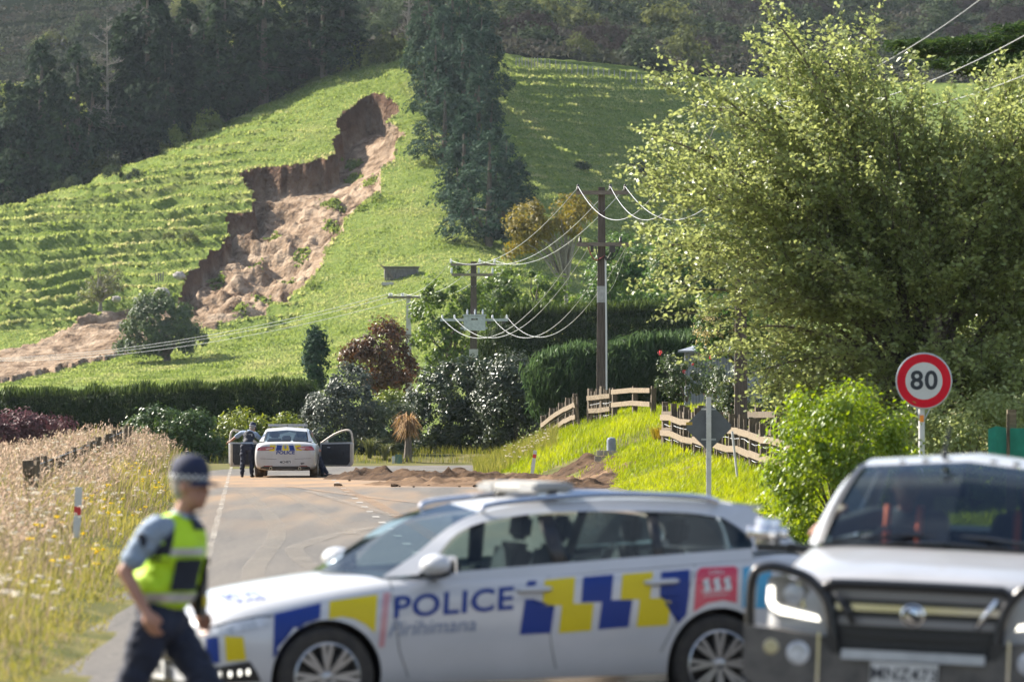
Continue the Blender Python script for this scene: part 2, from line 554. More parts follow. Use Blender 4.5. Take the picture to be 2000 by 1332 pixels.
def build_hill():
    nr, nc = _HZ.shape
    PXg = np.repeat(_tpx[None, :], nr, 0)
    zz = _HZ.copy(); yy = _HD.copy()
    # jittered coordinates so that the slip edge is ragged
    jx = PXg + 16 * fbm(PXg / 14.0, _HPY / 14.0, 5, 3)
    jy = _HPY + 14 * fbm(PXg / 13.0, _HPY / 13.0, 9, 3)
    inside = in_poly(jx, jy, _poly)
    # sheep-track terraces across the open slope on the left
    wx = _HX
    warp = 3.0 * fbm(wx * 0.055, zz * 0.13, 21, 3) + 0.9 * fbm(wx * 0.22, zz * 0.4, 22, 3)
    ph = (zz + warp * 1.2 - 0.085 * wx) / 1.42
    fr = ph - np.floor(ph)
    stair = np.where(fr < 0.83, fr * -0.02, -0.0166 + (fr - 0.83) * 5.98)
    dz = (stair - fr) * 1.42
    amt = sstep(620, 520, PXg) * sstep(9.0, 12.0, zz) * sstep(735, 712, _HD) 
    top_soft = sstep(420, 300, _HPY) * sstep(300, 480, PXg)
    amt = amt * (1 - 0.75 * top_soft) * (0.30 + 1.25 * np.clip(vnoise(wx * 0.09, zz * 0.22, 31), 0, 1))
    amt = np.maximum(amt, 0.20 * sstep(9.0, 12.0, zz) * sstep(1450, 1350, PXg) * sstep(940, 1040, PXg))
    zz = zz + dz * np.clip(amt * 1.25, 0, 1.15)
    # tussocky lumps
    lump = 0.24 * fbm(wx * 0.35, yy * 0.35, 41, 3) + 0.16 * fbm(wx * 1.3, yy * 1.1, 42, 2)
    fine = sstep(545, 560, _HD)
    zz = zz + lump * fine * np.where(inside, 0.2, 1.0)
    # the slip
    dl = dist_line(jx, jy, SCAR_L)
    dr = dist_line(jx, jy, SCAR_R + FLOW_B)
    wall = sstep(0, 7, dl)
    ratio = dr / (dl + dr + 1e-6)
    upper = sstep(640, 560, _HPY)
    depth = (0.5 + 3.2 * np.sqrt(np.clip(ratio, 0, 1))) * wall * upper
    depth *= 0.72 + 0.28 * sstep(330, 250, _HPY) + 0.25 * sstep(460, 520, PXg)
    lumpy = 3.0 * fbm(wx * 0.42, yy * 0.26, 51, 5) + 1.3 * np.abs(fbm(wx * 0.9, yy * 0.7, 52, 4)) 
    ridge = 1 - np.abs(fbm(wx * 0.30, yy * 0.2 + wx * 0.15, 55, 4)) * 6
    lumpy = lumpy + 0.8 * np.clip(ridge, 0, 1)
    rough = np.where(_HPY < 600, 1.0, 0.30) * sstep(0, 25, np.minimum(dl, dr))
    floor_dz = -depth + lumpy * rough * (0.35 + 0.65 * sstep(300, 400, _HPY)) + np.where(_HPY > 590, 0.25, 0.0)
    # raised levee of clods along the edge of the flow
    df = np.minimum(dist_line(jx, jy, FLOW_T), dist_line(jx, jy, FLOW_B))
    floor_dz = floor_dz + 0.55 * np.exp(-(df / 7.0) ** 2) * vnoise(wx * 1.4, yy * 0.8, 61) * sstep(585, 610, _HPY)
    zz = np.where(inside, zz + floor_dz, zz)
    V = np.stack([_HX + np.where(inside, 0.5 * fbm(wx * 0.7, yy * 0.7, 71, 3), 0), yy, zz], -1).reshape(-1, 3)
    idx = np.arange(nr * nc).reshape(nr, nc)
    q = np.stack([idx[:-1, :-1], idx[:-1, 1:], idx[1:, 1:], idx[1:, :-1]], -1)
    cnt = inside[:-1, :-1].astype(int) + inside[:-1, 1:] + inside[1:, 1:] + inside[1:, :-1]
    sc = cnt >= 1
    def sub(mask):
        fq = q[mask]
        used, inv = np.unique(fq.ravel(), return_inverse=True)
        return V[used], inv.reshape(-1, 4)
    # how far below the rim every slip vertex sits (bare topsoil shows only in the first half metre)
    dnq = np.repeat(_tds[:-1, None], nc - 1, 1); pxq = np.repeat(_tpx[None, :-1], nr - 1, 0)
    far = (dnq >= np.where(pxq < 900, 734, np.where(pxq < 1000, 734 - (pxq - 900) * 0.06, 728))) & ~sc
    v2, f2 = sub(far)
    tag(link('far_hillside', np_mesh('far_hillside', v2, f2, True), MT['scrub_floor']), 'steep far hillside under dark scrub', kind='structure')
    v1, f1 = sub(~sc & ~far)
    hill = link('hill', np_mesh('hill', v1, f1, True), MT['hill_grass'])
    tag(hill, 'green grassy hillside with stepped sheep tracks', kind='structure')
    fq = q[sc]
    used, inv = np.unique(fq.ravel(), return_inverse=True)
    soil = (np.exp(-(dl / 5.5) ** 2) * sstep(600, 560, _HPY)).reshape(-1)[used]
    scar = link('landslide_scar', np_mesh('landslide_scar', V[used], inv.reshape(-1, 4), True, attr=soil), MT['clay'])
    tag(scar, 'bare brown landslide scar and mud flow on the green hill', kind='structure')
    return zz

def _grass_hill_mat():
    m, t, b = new_mat('hill_grass')
    tc = t.nodes.new('ShaderNodeTexCoord')
    def noise(sc, det, st=(1, 1, 1)):
        mp = t.nodes.new('ShaderNodeMapping'); mp.inputs['Scale'].default_value = st
        n = t.nodes.new('ShaderNodeTexNoise'); n.inputs['Scale'].default_value = sc; n.inputs['Detail'].default_value = det
        n.inputs['Roughness'].default_value = 0.65
        t.links.new(tc.outputs['Object'], mp.inputs['Vector']); t.links.new(mp.outputs['Vector'], n.inputs['Vector'])
        return n
    n1 = noise(0.9, 8, (1, 1, 2.2))
    r1 = t.nodes.new('ShaderNodeValToRGB')
    e = r1.color_ramp.elements
    e[0].position = 0.30; e[0].color = (0.058, 0.096, 0.020, 1)
    e[1].position = 0.62; e[1].color = (0.145, 0.185, 0.044, 1)
    k = e.new(0.75); k.color = (0.24, 0.23, 0.075, 1)
    t.links.new(n1.outputs['Fac'], r1.inputs['Fac'])
    n2 = noise(0.09, 4, (1, 1, 1.5))
    r2 = t.nodes.new('ShaderNodeValToRGB')
    r2.color_ramp.elements[0].position = 0.55; r2.color_ramp.elements[0].color = (0, 0, 0, 1)
    r2.color_ramp.elements[1].position = 0.75; r2.color_ramp.elements[1].color = (0.6, 0.6, 0.6, 1)
    t.links.new(n2.outputs['Fac'], r2.inputs['Fac'])
    mx = t.nodes.new('ShaderNodeMix'); mx.data_type = 'RGBA'; mx.inputs['B'].default_value = (0.20, 0.185, 0.075, 1)
    t.links.new(r2.outputs['Color'], mx.inputs['Factor']); t.links.new(r1.outputs['Color'], mx.inputs['A'])
    t.links.new(mx.outputs['Result'], b.inputs['Base Color'])
    b.inputs['Roughness'].default_value = 0.85
    b.inputs['Specular IOR Level'].default_value = 0.03
    n3 = noise(3.5, 5)
    bp = t.nodes.new('ShaderNodeBump'); bp.inputs['Strength'].default_value = 1; bp.inputs['Distance'].default_value = 0.35
    t.links.new(n3.outputs['Fac'], bp.inputs['Height']); t.links.new(bp.outputs['Normal'], b.inputs['Normal'])
    return m
MT['hill_grass'] = _grass_hill_mat()

def _clay_mat():
    m, t, b = new_mat('clay')
    tc = t.nodes.new('ShaderNodeTexCoord')
    n = t.nodes.new('ShaderNodeTexNoise'); n.inputs['Scale'].default_value = 0.38; n.inputs['Detail'].default_value = 10; n.inputs['Roughness'].default_value = 0.72
    t.links.new(tc.outputs['Object'], n.inputs['Vector'])
    rp = t.nodes.new('ShaderNodeValToRGB'); e = rp.color_ramp.elements
    e[0].position = 0.36; e[0].color = (0.060, 0.033, 0.018, 1)
    e[1].position = 0.66; e[1].color = (0.39, 0.30, 0.215, 1)
    k = e.new(0.48); k.color = (0.205, 0.142, 0.092, 1)
    t.links.new(n.outputs['Fac'], rp.inputs['Fac'])
    at = t.nodes.new('ShaderNodeAttribute'); at.attribute_name = 'rnd'
    mx = t.nodes.new('ShaderNodeMix'); mx.data_type = 'RGBA'; mx.inputs['B'].default_value = (0.075, 0.038, 0.022, 1)
    t.links.new(at.outputs['Fac'], mx.inputs['Factor']); t.links.new(rp.outputs['Color'], mx.inputs['A'])
    t.links.new(mx.outputs['Result'], b.inputs['Base Color'])
    b.inputs['Roughness'].default_value = 0.95; b.inputs['Specular IOR Level'].default_value = 0.1
    n2 = t.nodes.new('ShaderNodeTexNoise'); n2.inputs['Scale'].default_value = 2.2; n2.inputs['Detail'].default_value = 8
    t.links.new(tc.outputs['Object'], n2.inputs['Vector'])
    bp = t.nodes.new('ShaderNodeBump'); bp.inputs['Strength'].default_value = 1; bp.inputs['Distance'].default_value = 0.4
    t.links.new(n2.outputs['Fac'], bp.inputs['Height']); t.links.new(bp.outputs['Normal'], b.inputs['Normal'])
    return m
MT['clay'] = _clay_mat()
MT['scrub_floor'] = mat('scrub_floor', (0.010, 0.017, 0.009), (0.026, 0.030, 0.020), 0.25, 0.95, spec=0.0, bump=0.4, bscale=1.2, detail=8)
_HZF = build_hill()

# ------------------------------------------------------------------ near ground and road
MT['verge'] = mat('verge_soil_grass', (0.06, 0.07, 0.02), (0.15, 0.13, 0.055), 0.8, 0.9, spec=0.05, bump=0.05, bscale=6, detail=8)
def build_ground():
    xs = np.concatenate([np.arange(-160, -24, 8), np.arange(-24, 24, 0.4), np.arange(24, 161, 8)])
    ys = np.concatenate([np.arange(-60, 20, 8), np.arange(20, 232, 0.8)])
    Xg, Yg = np.meshgrid(xs, ys)
    Zg = G(Xg, Yg)
    V = np.stack([Xg, Yg, Zg], -1).reshape(-1, 3)
    nr, nc = Xg.shape
    idx = np.arange(nr * nc).reshape(nr, nc)
    q = np.stack([idx[:-1, :-1], idx[:-1, 1:], idx[1:, 1:], idx[1:, :-1]], -1).reshape(-1, 4)
    o = link('ground', np_mesh('ground', V, q, True), MT['verge'])
    tag(o, 'rough grassy roadside ground on both sides of the road', kind='structure')
build_ground()

def _road_mat():
    m, t, b = new_mat('asphalt')
    tc = t.nodes.new('ShaderNodeTexCoord')
    def noise(sc, det, st=(1, 1, 1)):
        mp = t.nodes.new('ShaderNodeMapping'); mp.inputs['Scale'].default_value = st
        n = t.nodes.new('ShaderNodeTexNoise'); n.inputs['Scale'].default_value = sc; n.inputs['Detail'].default_value = det
        t.links.new(tc.outputs['Object'], mp.inputs['Vector']); t.links.new(mp.outputs['Vector'], n.inputs['Vector'])
        return n
    def ramp(src, a, ca, c, cb):
        r = t.nodes.new('ShaderNodeValToRGB')
        r.color_ramp.elements[0].position = a; r.color_ramp.elements[0].color = c4(ca)
        r.color_ramp.elements[1].position = c; r.color_ramp.elements[1].color = c4(cb)
        t.links.new(src, r.inputs['Fac']); return r
    def mix(f, a, bcol):
        x = t.nodes.new('ShaderNodeMix'); x.data_type = 'RGBA'
        t.links.new(f, x.inputs['Factor']); t.links.new(a, x.inputs['A']); x.inputs['B'].default_value = c4(bcol)
        return x.outputs['Result']
    base = ramp(noise(14, 9).outputs['Fac'], 0.32, (0.060, 0.056, 0.052), 0.68, (0.165, 0.151, 0.136)).outputs['Color']
    # long wear along the lanes and dust
    c = mix(ramp(noise(0.9, 7, (1.8, 0.10, 1)).outputs['Fac'], 0.42, (0, 0, 0), 0.70, (.40, .40, .40)).outputs['Color'], base, (0.23, 0.20, 0.165))
    # spread clay: a band across the road round y = 158, worn towards the camera
    sx = t.nodes.new('ShaderNodeSeparateXYZ'); t.links.new(tc.outputs['Object'], sx.inputs[0])
    def band(y0, w):
        a = t.nodes.new('ShaderNodeMath'); a.operation = 'SUBTRACT'; a.inputs[1].default_value = y0; t.links.new(sx.outputs['Y'], a.inputs[0])
        d = t.nodes.new('ShaderNodeMath'); d.operation = 'DIVIDE'; d.inputs[1].default_value = w; t.links.new(a.outputs[0], d.inputs[0])
        p = t.nodes.new('ShaderNodeMath'); p.operation = 'MULTIPLY'; t.links.new(d.outputs[0], p.inputs[0]); t.links.new(d.outputs[0], p.inputs[1])
        e = t.nodes.new('ShaderNodeMath'); e.operation = 'MULTIPLY_ADD'; e.inputs[1].default_value = -1; e.inputs[2].default_value = 1.0; e.use_clamp = True
        t.links.new(p.outputs[0], e.inputs[0]); return e.outputs[0]
    def scaled(a, k):
        q = t.nodes.new('ShaderNodeMath'); q.operation = 'MULTIPLY'; q.inputs[1].default_value = k; q.use_clamp = True; t.links.new(a, q.inputs[0]); return q.outputs[0]
    def mul(a, b2):
        q = t.nodes.new('ShaderNodeMath'); q.operation = 'MULTIPLY'; q.use_clamp = True; t.links.new(a, q.inputs[0]); t.links.new(b2, q.inputs[1]); return q.outputs[0]
    nb = ramp(noise(0.6, 7, (1.2, 0.35, 1)).outputs['Fac'], 0.30, (0.25, 0.25, 0.25), 0.62, (1, 1, 1)).outputs['Color']
    c = mix(mul(scaled(band(158.0, 13.0), 2.4), nb), c, (0.36, 0.225, 0.12))
    nb2 = ramp(noise(0.5, 6, (1.6, 0.10, 1)).outputs['Fac'], 0.43, (0, 0, 0), 0.70, (.85, .85, .85)).outputs['Color']
    c = mix(mul(scaled(band(130.0, 45.0), 1.0), nb2), c, (0.30, 0.20, 0.115))
    t.links.new(c, b.inputs['Base Color'])
    b.inputs['Roughness'].default_value = 0.85
    b.inputs['Specular IOR Level'].default_value = 0.3
    bp = t.nodes.new('ShaderNodeBump'); bp.inputs['Strength'].default_value = 0.8; bp.inputs['Distance'].default_value = 0.012
    t.links.new(noise(60, 3).outputs['Fac'], bp.inputs['Height']); t.links.new(bp.outputs['Normal'], b.inputs['Normal'])
    return m
MT['asphalt'] = _road_mat()

def road_path():
    pts = [(float(xl(y)) + 3.15, y) for y in range(-60, 177, 6)]
    pts += [(-5.75, 180), (-5.3, 185), (-4.2, 189.5), (-2.2, 193), (1, 195.6), (6, 197.4), (14, 199), (30, 201.5), (60, 206)]
    return pts
def sheet_along(pts, offs, z, step=None):
    vs = []; fs = []
    n = len(pts)
    for i, (x, y) in enumerate(pts):
        a = Vector(pts[max(i - 1, 0)]); b2 = Vector(pts[min(i + 1, n - 1)])
        t = (b2 - a).normalized(); nn = Vector((t.y, -t.x))
        for o in offs:
            vs.append((x + nn.x * o, y + nn.y * o, z))
    k = len(offs)
    for i in range(n - 1):
        for j in range(k - 1):
            a = i * k + j
            fs.append((a, a + 1, a + 1 + k, a + k))
    return np.array(vs), np.array(fs)
_rp = road_path()
v, f = sheet_along(_rp, [-4.15, -2, 0, 2, 4.2], 0.006)
road = link('road', np_mesh('road', v, f), MT['asphalt'])
tag(road, 'grey asphalt country road dusted with orange clay', kind='structure')
# sealed apron and driveway mouth on the right, up to the grass bank
v = []; f = []
for y in range(20, 186, 5):
    xr = float(xl(y)) + 3.15 + 4.0
    xb = float(np.interp(y, _YB, _XB))
    v += [(xr - 0.4, y, 0.0025), (max(xb + 0.15, xr + 0.2), y, 0.0025)]
for i in range(len(v) // 2 - 1):
    f.append((2 * i, 2 * i + 1, 2 * i + 3, 2 * i + 2))
tag(link('road_shoulder', np_mesh('road_shoulder', v, f), MT['asphalt']), 'asphalt shoulder between the road and the grass bank', kind='structure')

# ------------------------------------------------------------------ markings
def strip_mesh(pts, w, z):
    return np_mesh('strip', *sheet_along(pts, [-w / 2, w / 2], z))
line = link('edge_line', strip_mesh([(float(xl(y)) + 0.06 * math.sin(y * 0.7) * 0.3, y) for y in range(10, 198, 4)], 0.10, 0.0105), MT['white_paint'])
tag(line, 'worn white edge line along the left of the road', kind='structure')
dash = None
for k, y in enumerate(np.arange(66, 172, 5.2)):
    xc = float(xl(y)) + 2.98
    if dash is None:
        b_ = MB(); b_.box((0, 0, 0), (0.13, 1.3, 0.004))
        dash = b_.build('centre_dash', MT['white_paint']); o = dash
    else:
        o = dash.copy(); col.objects.link(o)
    o.location = (xc, y, 0.011); o.rotation_euler = (0, 0, R(2.6))
    tag(o, 'short white dash of the dotted centre line on the road', 'road marking', 'dotted centre line', )
tag(link('edge_line', strip_mesh([(-3.0, 186.5), (-1.9, 182.5), (-1.45, 178.5), (-1.3, 174)], 0.14, 0.0105), MT['white_paint']),
    'short white edge line at the bend beyond the mud heap', kind='structure')

# pale tyre tracks swung across the seal
def thin_dust(name, c, lo, hi, amax=0.38):
    m, t, b = new_mat(name)
    b.inputs['Base Color'].default_value = c4(c); b.inputs['Roughness'].default_value = 0.9
    tc = t.nodes.new('ShaderNodeTexCoord')
    n = t.nodes.new('ShaderNodeTexNoise'); n.inputs['Scale'].default_value = 9; n.inputs['Detail'].default_value = 8; n.inputs['Roughness'].default_value = 0.7
    n2 = t.nodes.new('ShaderNodeTexNoise'); n2.inputs['Scale'].default_value = 0.35; n2.inputs['Detail'].default_value = 3
    t.links.new(tc.outputs['Object'], n.inputs['Vector']); t.links.new(tc.outputs['Object'], n2.inputs['Vector'])
    ad = t.nodes.new('ShaderNodeMath'); ad.operation = 'ADD'
    t.links.new(n.outputs['Fac'], ad.inputs[0]); t.links.new(n2.outputs['Fac'], ad.inputs[1])
    mr = t.nodes.new('ShaderNodeMapRange'); mr.inputs['From Min'].default_value = lo; mr.inputs['From Max'].default_value = hi; mr.inputs['To Max'].default_value = amax
    t.links.new(ad.outputs[0], mr.inputs['Value']); t.links.new(mr.outputs['Result'], b.inputs['Alpha'])
    return m
MT['dust'] = thin_dust('pale_dust', (0.30, 0.265, 0.22), 0.62, 1.25)
MT['clay_track'] = thin_dust('orange_clay_track', (0.36, 0.215, 0.11), 0.60, 1.15)
def px_path(pts):
    out = []
    for (px, py) in pts:
        d = CAM_H * F / (py - HOR)
        out.append((X(px, d), d))
    return out
def smooth_path(pts, n=8):
    out = []
    for i in range(len(pts) - 1):
        p0 = Vector(pts[max(i - 1, 0)]); p1 = Vector(pts[i]); p2 = Vector(pts[i + 1]); p3 = Vector(pts[min(i + 2, len(pts) - 1)])
        for k in range(n):
            t = k / n
            out.append(tuple(0.5 * ((2 * p1) + (p2 - p0) * t + (2 * p0 - 5 * p1 + 4 * p2 - p3) * t * t + (3 * p1 - p0 - 3 * p2 + p3) * t ** 3)))
    out.append(tuple(pts[-1]))
    return out
_tracks = [
    ([(470, 957), (505, 985), (535, 1020), (540, 1050), (515, 1085), (495, 1115), (505, 1150)], 0.30, 'dust', 'pale curved tyre track sweeping past the white edge line'),
    ([(520, 955), (570, 970), (620, 1000), (650, 1022), (690, 1045)], 0.24, 'dust', 'pale tyre track running from the clay band to the police wagon'),
    ([(745, 1030), (690, 1040), (640, 1050), (590, 1066), (575, 1075), (590, 1095), (620, 1115)], 0.28, 'dust', 'pale hooked tyre track beside the wagon windscreen'),
    ([(660, 948), (680, 960), (715, 975), (752, 995), (800, 1022), (860, 1060)], 0.26, 'clay_track', 'orange clay wheel track beside the dotted centre line'),
    ([(560, 950), (640, 962), (740, 975), (830, 985)], 0.22, 'clay_track', 'thin clay wheel track crossing the centre line'),
    ([(600, 960), (700, 990), (770, 1010)], 0.20, 'dust', 'short pale tyre track below the clay band'),
]
for i, (pp, w, mk, lb) in enumerate(_tracks):
    o = link('tyre_track', strip_mesh(smooth_path(px_path(pp)), w, 0.0145 + 0.003 * i), MT[mk])
    tag(o, lb, kind='structure')

MT['worn_line'] = thin_dust('worn_edge_line', (0.46, 0.42, 0.36), 0.75, 1.25, 0.65)
line.data.materials[0] = MT['worn_line']

# mud heaps pushed across the right of the road
def mud_heap(name, pts, w, h, seed, label):
    """windrow of wet clods along a path of (px, d)"""
    path = smooth_path([(X(px, d), d) for px, d in pts], 26)
    n = len(path); K = 31
    vs = []; fs = []
    for i, (x, y) in enumerate(path):
        a = Vector(path[max(i - 1, 0)]); b2 = Vector(path[min(i + 1, n - 1)])
        t = (b2 - a).normalized(); nn = Vector((t.y, -t.x))
        e = min(1, i / 8, (n - 1 - i) / 8)
        for k in range(K):
            u = k / (K - 1) * 2 - 1
            ww = w * (0.75 + 0.5 * float(vnoise(x * 0.6, y * 0.6, seed)))
            qx, qy = x + nn.x * u * ww, y + nn.y * u * ww
            prof = (1 - abs(u) ** 1.7)
            lum = 0.72 + 2.3 * float(fbm(qx * 1.9, qy * 1.3, seed + 1, 5)) 
            z = h * e * prof * min(max(lum, 0.25), 1.35) - 0.02
            z += (0.13 * float(vnoise(qx * 5, qy * 3, seed + 2)) ** 2 + 0.07 * float(vnoise(qx * 13, qy * 8, seed + 3))) * prof * e
            vs.append((qx, qy, z + float(G(qx, qy)) * 0.9))
    for i in range(n - 1):
        for k in range(K - 1):
            a = i * K + k
            fs.append((a, a + 1, a + 1 + K, a + K))
    o = link(name, np_mesh(name, vs, fs, True), MT['mud'])
    tag(o, label, kind='stuff')
    return o
MT['mud'] = mat('wet_brown_mud', (0.040, 0.024, 0.015), (0.125, 0.078, 0.047), 2.2, 0.95, spec=0.08, bump=0.05, bscale=7, detail=9)
MT['mud_pale'] = mat('drier_mud', (0.10, 0.062, 0.037), (0.24, 0.155, 0.095), 2.2, 0.95, spec=0.08, bump=0.04, bscale=7, detail=9)
mud_heap('mud_heap', [(690, 163), (760, 161), (850, 159), (950, 160), (1060, 160), (1120, 160.5), (1160, 162)], 1.3, 0.26, 3, 'long heap of dark wet mud pushed up across the right lane')
o = mud_heap('mud_heap', [(800, 152), (880, 150), (990, 149), (1090, 150), (1140, 151), (1165, 153)], 2.0, 0.12, 8, 'lower spread of paler mud in front of the dark mud heap')
o.data.materials[0] = MT['mud_pale']
o = mud_heap('mud_heap', [(1060, 144), (1120, 144.5), (1160, 148), (1178, 154), (1184, 160)], 0.9, 0.13, 14, 'dark mud fanning out of the gully below the grass bank')
rng = random.Random(5)
clod = None
for k in range(45):
    px = rng.uniform(660, 1150); d = rng.choice([rng.uniform(156, 166), rng.uniform(146, 153)])
    if X(px, d) > float(np.interp(d, _YB, _XB)): continue
    b_ = MB(); b_.ball((0, 0, 0), 1.0, 7, 4)
    if clod is None:
        me = b_.mesh('mud_clod', MT['mud'], False)
        for vv in me.vertices:
            vv.co *= 0.75 + 0.5 * rng.random()
        clod = link('mud_clod', me); o = clod
    else:
        o = clod.copy(); col.objects.link(o)
    s = rng.uniform(0.03, 0.09)
    x = X(px, d)
    o.scale = (s * rng.uniform(.9, 2.0), s, s * .5); o.rotation_euler = (0, 0, rng.uniform(0, 6))
    o.location = (x, d, float(G(x, d)) + 0.01 + s * 0.3)
    tag(o, 'loose clod of brown mud scattered round the mud heap', 'mud clod', 'clods of mud on the road')
# ------------------------------------------------------------------ foliage tools
def leaf_arrays(C, S, N, rs, aspect=0.55, tdir=None):
    """diamond leaves: centres C, lengths S, normals N -> verts, faces, per-vertex random"""
    n = len(C)
    N = N / (np.linalg.norm(N, axis=1, keepdims=True) + 1e-9)
    if tdir is None:
        A = rs.normal(size=(n, 3))
    else:
        A = tdir
    T = A - N * np.sum(A * N, 1, keepdims=True)
    T /= (np.linalg.norm(T, axis=1, keepdims=True) + 1e-9)
    B = np.cross(N, T)
    S = np.asarray(S).reshape(-1, 1)
    h = T * S * 0.5; w = B * S * 0.5 * aspect
    lift = N * S * 0.10
    V = np.stack([C - h, C + w - h * 0.1 + lift, C + h, C - w - h * 0.1 + lift], 1).reshape(-1, 3)
    Fq = np.arange(4 * n).reshape(n, 4)
    Fc = np.concatenate([Fq[:, [0, 1, 2]], Fq[:, [0, 2, 3]]])
    r = np.repeat(rs.random(n), 4)
    return V, Fc, r

def unit(rs, n):
    v = rs.normal(size=(n, 3))
    return v / np.linalg.norm(v, axis=1, keepdims=True)

def poly_vol(poly, d, thick, n, rs, shell=0.7):
    """n points inside the solid whose outline is poly (pixels) at depth d; returns centres and outward directions"""
    poly = np.array(poly, dtype=float)
    x0, y0 = poly.min(0); x1, y1 = poly.max(0)
    pts = np.zeros((0, 2))
    while len(pts) < n:
        q = np.stack([rs.uniform(x0, x1, 4 * n), rs.uniform(y0, y1, 4 * n)], 1)
        pts = np.concatenate([pts, q[in_poly(q[:, 0], q[:, 1], poly)]])
    pts = pts[:n]
    loop = [tuple(p) for p in poly] + [tuple(poly[0])]
    dist = dist_line(pts[:, 0], pts[:, 1], loop)
    mx = max(dist.max(), 1e-3)
    tt = np.sqrt(np.clip(1 - (1 - dist / mx) ** 2, 0, 1)) * thick
    u = rs.uniform(-1, 1, n)
    on = rs.random(n) < shell
    u = np.where(on, np.sign(u) * (1 - 0.15 * np.abs(u)), u)
    u = np.where(rs.random(n) < 0.35, -np.abs(u), u)           # a little more on the side that is seen
    dd = d + u * tt
    W = np.stack([(pts[:, 0] - 1000) / F * dd, dd, CAM_H + (HOR - pts[:, 1]) / F * dd], 1)
    cen = np.array([(pts[:, 0].mean() - 1000) / F * d, d, CAM_H + (HOR - pts[:, 1].mean()) / F * d])
    out = W - cen
    out /= (np.linalg.norm(out, axis=1, keepdims=True) + 1e-9)
    return W, out

def clump_leaves(W, out, rs, cr, per, leaf, mat_name, aspect=0.55, up=0.35, origin=(0, 0, 0), tdir=None, flat=1.0):
    n = len(W)
    crs = cr * rs.uniform(0.5, 1.6, n)
    dirs = unit(rs, n * per)
    rad = np.repeat(crs, per) * rs.uniform(0.35, 1.0, n * per)
    off = dirs * rad[:, None]
    off[:, 2] *= flat
    C = np.repeat(W, per, 0) + off
    N = dirs * 0.8 + np.repeat(out, per, 0) * 0.4 + rs.normal(size=(n * per, 3)) * 0.5
    N[:, 2] += up
    S = leaf * rs.uniform(0.6, 1.3, n * per)
    td = None
    if tdir is not None:
        td = np.array(tdir)[None, :] + rs.normal(size=(n * per, 3)) * 0.45
    V, Fc, r = leaf_arrays(C - np.array(origin), S, N, rs, aspect, td)
    # one tone per clump, mixed with a tone per leaf
    tone = np.repeat(np.repeat(rs.random(n), per), 4)
    return V, Fc, np.clip(0.55 * tone + 0.45 * r, 0, 1)

def limb_tubes(b, base, tips, r0, rs, mid=0.5, n=6):
    base = Vector(base)
    for t in tips:
        t = Vector(t)
        m1 = base.lerp(t, 0.4); m1.z = base.z + (t.z - base.z) * mid
        m1.x += rs.normal() * 0.04 * (t - base).length; m1.y += rs.normal() * 0.04 * (t - base).length
        pts = smooth_path([tuple(base), tuple(m1), tuple(base.lerp(t, 0.75) + Vector((0, 0, 0.04 * (t - base).length))), tuple(t)], 4)
        k = len(pts)
        b.tube(pts, [r0 * (1 - 0.88 * i / (k - 1)) for i in range(k)], n)

def plant(name, label, cat, poly, d, thick, n, cr, per, leaf, m, seed, base=None, trunk_r=0.0, limbs=6, aspect=0.55, up=0.35, shell=0.7,
          group=None, tdir=None, extra=None, bark='bark', flat=1.0, crown='crown', ground=None, mid=0.62):
    """a tree or shrub: Empty at the foot > trunk, crown"""
    rs = np.random.RandomState(seed)
    per = int(per * 1.5); leaf = leaf * 1.12
    if base is None:
        pa = np.array(poly, dtype=float)
        base = (X(pa[:, 0].mean(), d), d, float(G(X(pa[:, 0].mean(), d), d)) if d < 225 else Z(pa[:, 1].max(), d))
    base = Vector(base)
    root = empty(name, base, 0, label, cat, group)
    W, out = poly_vol(poly, d, thick, n, rs, shell)
    V, Fc, r = clump_leaves(W, out, rs, cr, per, leaf, m, aspect, up, tuple(base), tdir, flat)
    link(crown, np_mesh(crown, V, Fc, False, r), MT[m], root)
    b = MB()
    tr = trunk_r or 0.03
    order = rs.permutation(len(W))[:limbs]
    hgt = W[:, 2].min() - base.z
    fork = Vector((0, 0, max(hgt * 0.75, 0.02)))
    if trunk_r:
        b.tube([(0, 0, -0.15), (0.02 * hgt, 0, fork.z * 0.5), tuple(fork)], [tr * 1.3, tr, tr * 0.85], 8)
    for k in order:
        limb_tubes(b, fork, [Vector(W[k]) - base], tr * 0.6, rs, mid)
    b.build('trunk' if trunk_r > 0.05 else 'stems', MT[bark], root, smooth=True)
    return root

MT['bark'] = mat('bark', (0.07, 0.055, 0.042), (0.16, 0.13, 0.10), 7, 0.9, bump=0.02, bscale=14, stretch=(3, 3, 0.6))
MT['bark_grey'] = mat('grey_bark', (0.16, 0.14, 0.12), (0.30, 0.27, 0.24), 7, 0.9, bump=0.02, bscale=14, stretch=(3, 3, 0.6))
MT['conifer'] = leaf_mat('cypress_foliage', [(0.010, 0.022, 0.013), (0.028, 0.050, 0.024), (0.055, 0.085, 0.035)], 0.12, 0.7, spec=0.04)
MT['conifer_blue'] = leaf_mat('bluish_cypress_foliage', [(0.022, 0.045, 0.032), (0.042, 0.075, 0.046), (0.070, 0.105, 0.058)], 0.14, 0.7, spec=0.04)
MT['bush_dark'] = leaf_mat('dark_scrub', [(0.018, 0.032, 0.018), (0.045, 0.065, 0.032), (0.075, 0.095, 0.045)], 0.2, 0.7, spec=0.04)
MT['bush_olive'] = leaf_mat('olive_scrub', [(0.045, 0.058, 0.022), (0.085, 0.10, 0.035), (0.14, 0.155, 0.055)], 0.3, 0.7, spec=0.04)
MT['bush_light'] = leaf_mat('light_scrub', [(0.09, 0.12, 0.03), (0.15, 0.18, 0.05), (0.22, 0.24, 0.08)], 0.35, 0.7, spec=0.04)
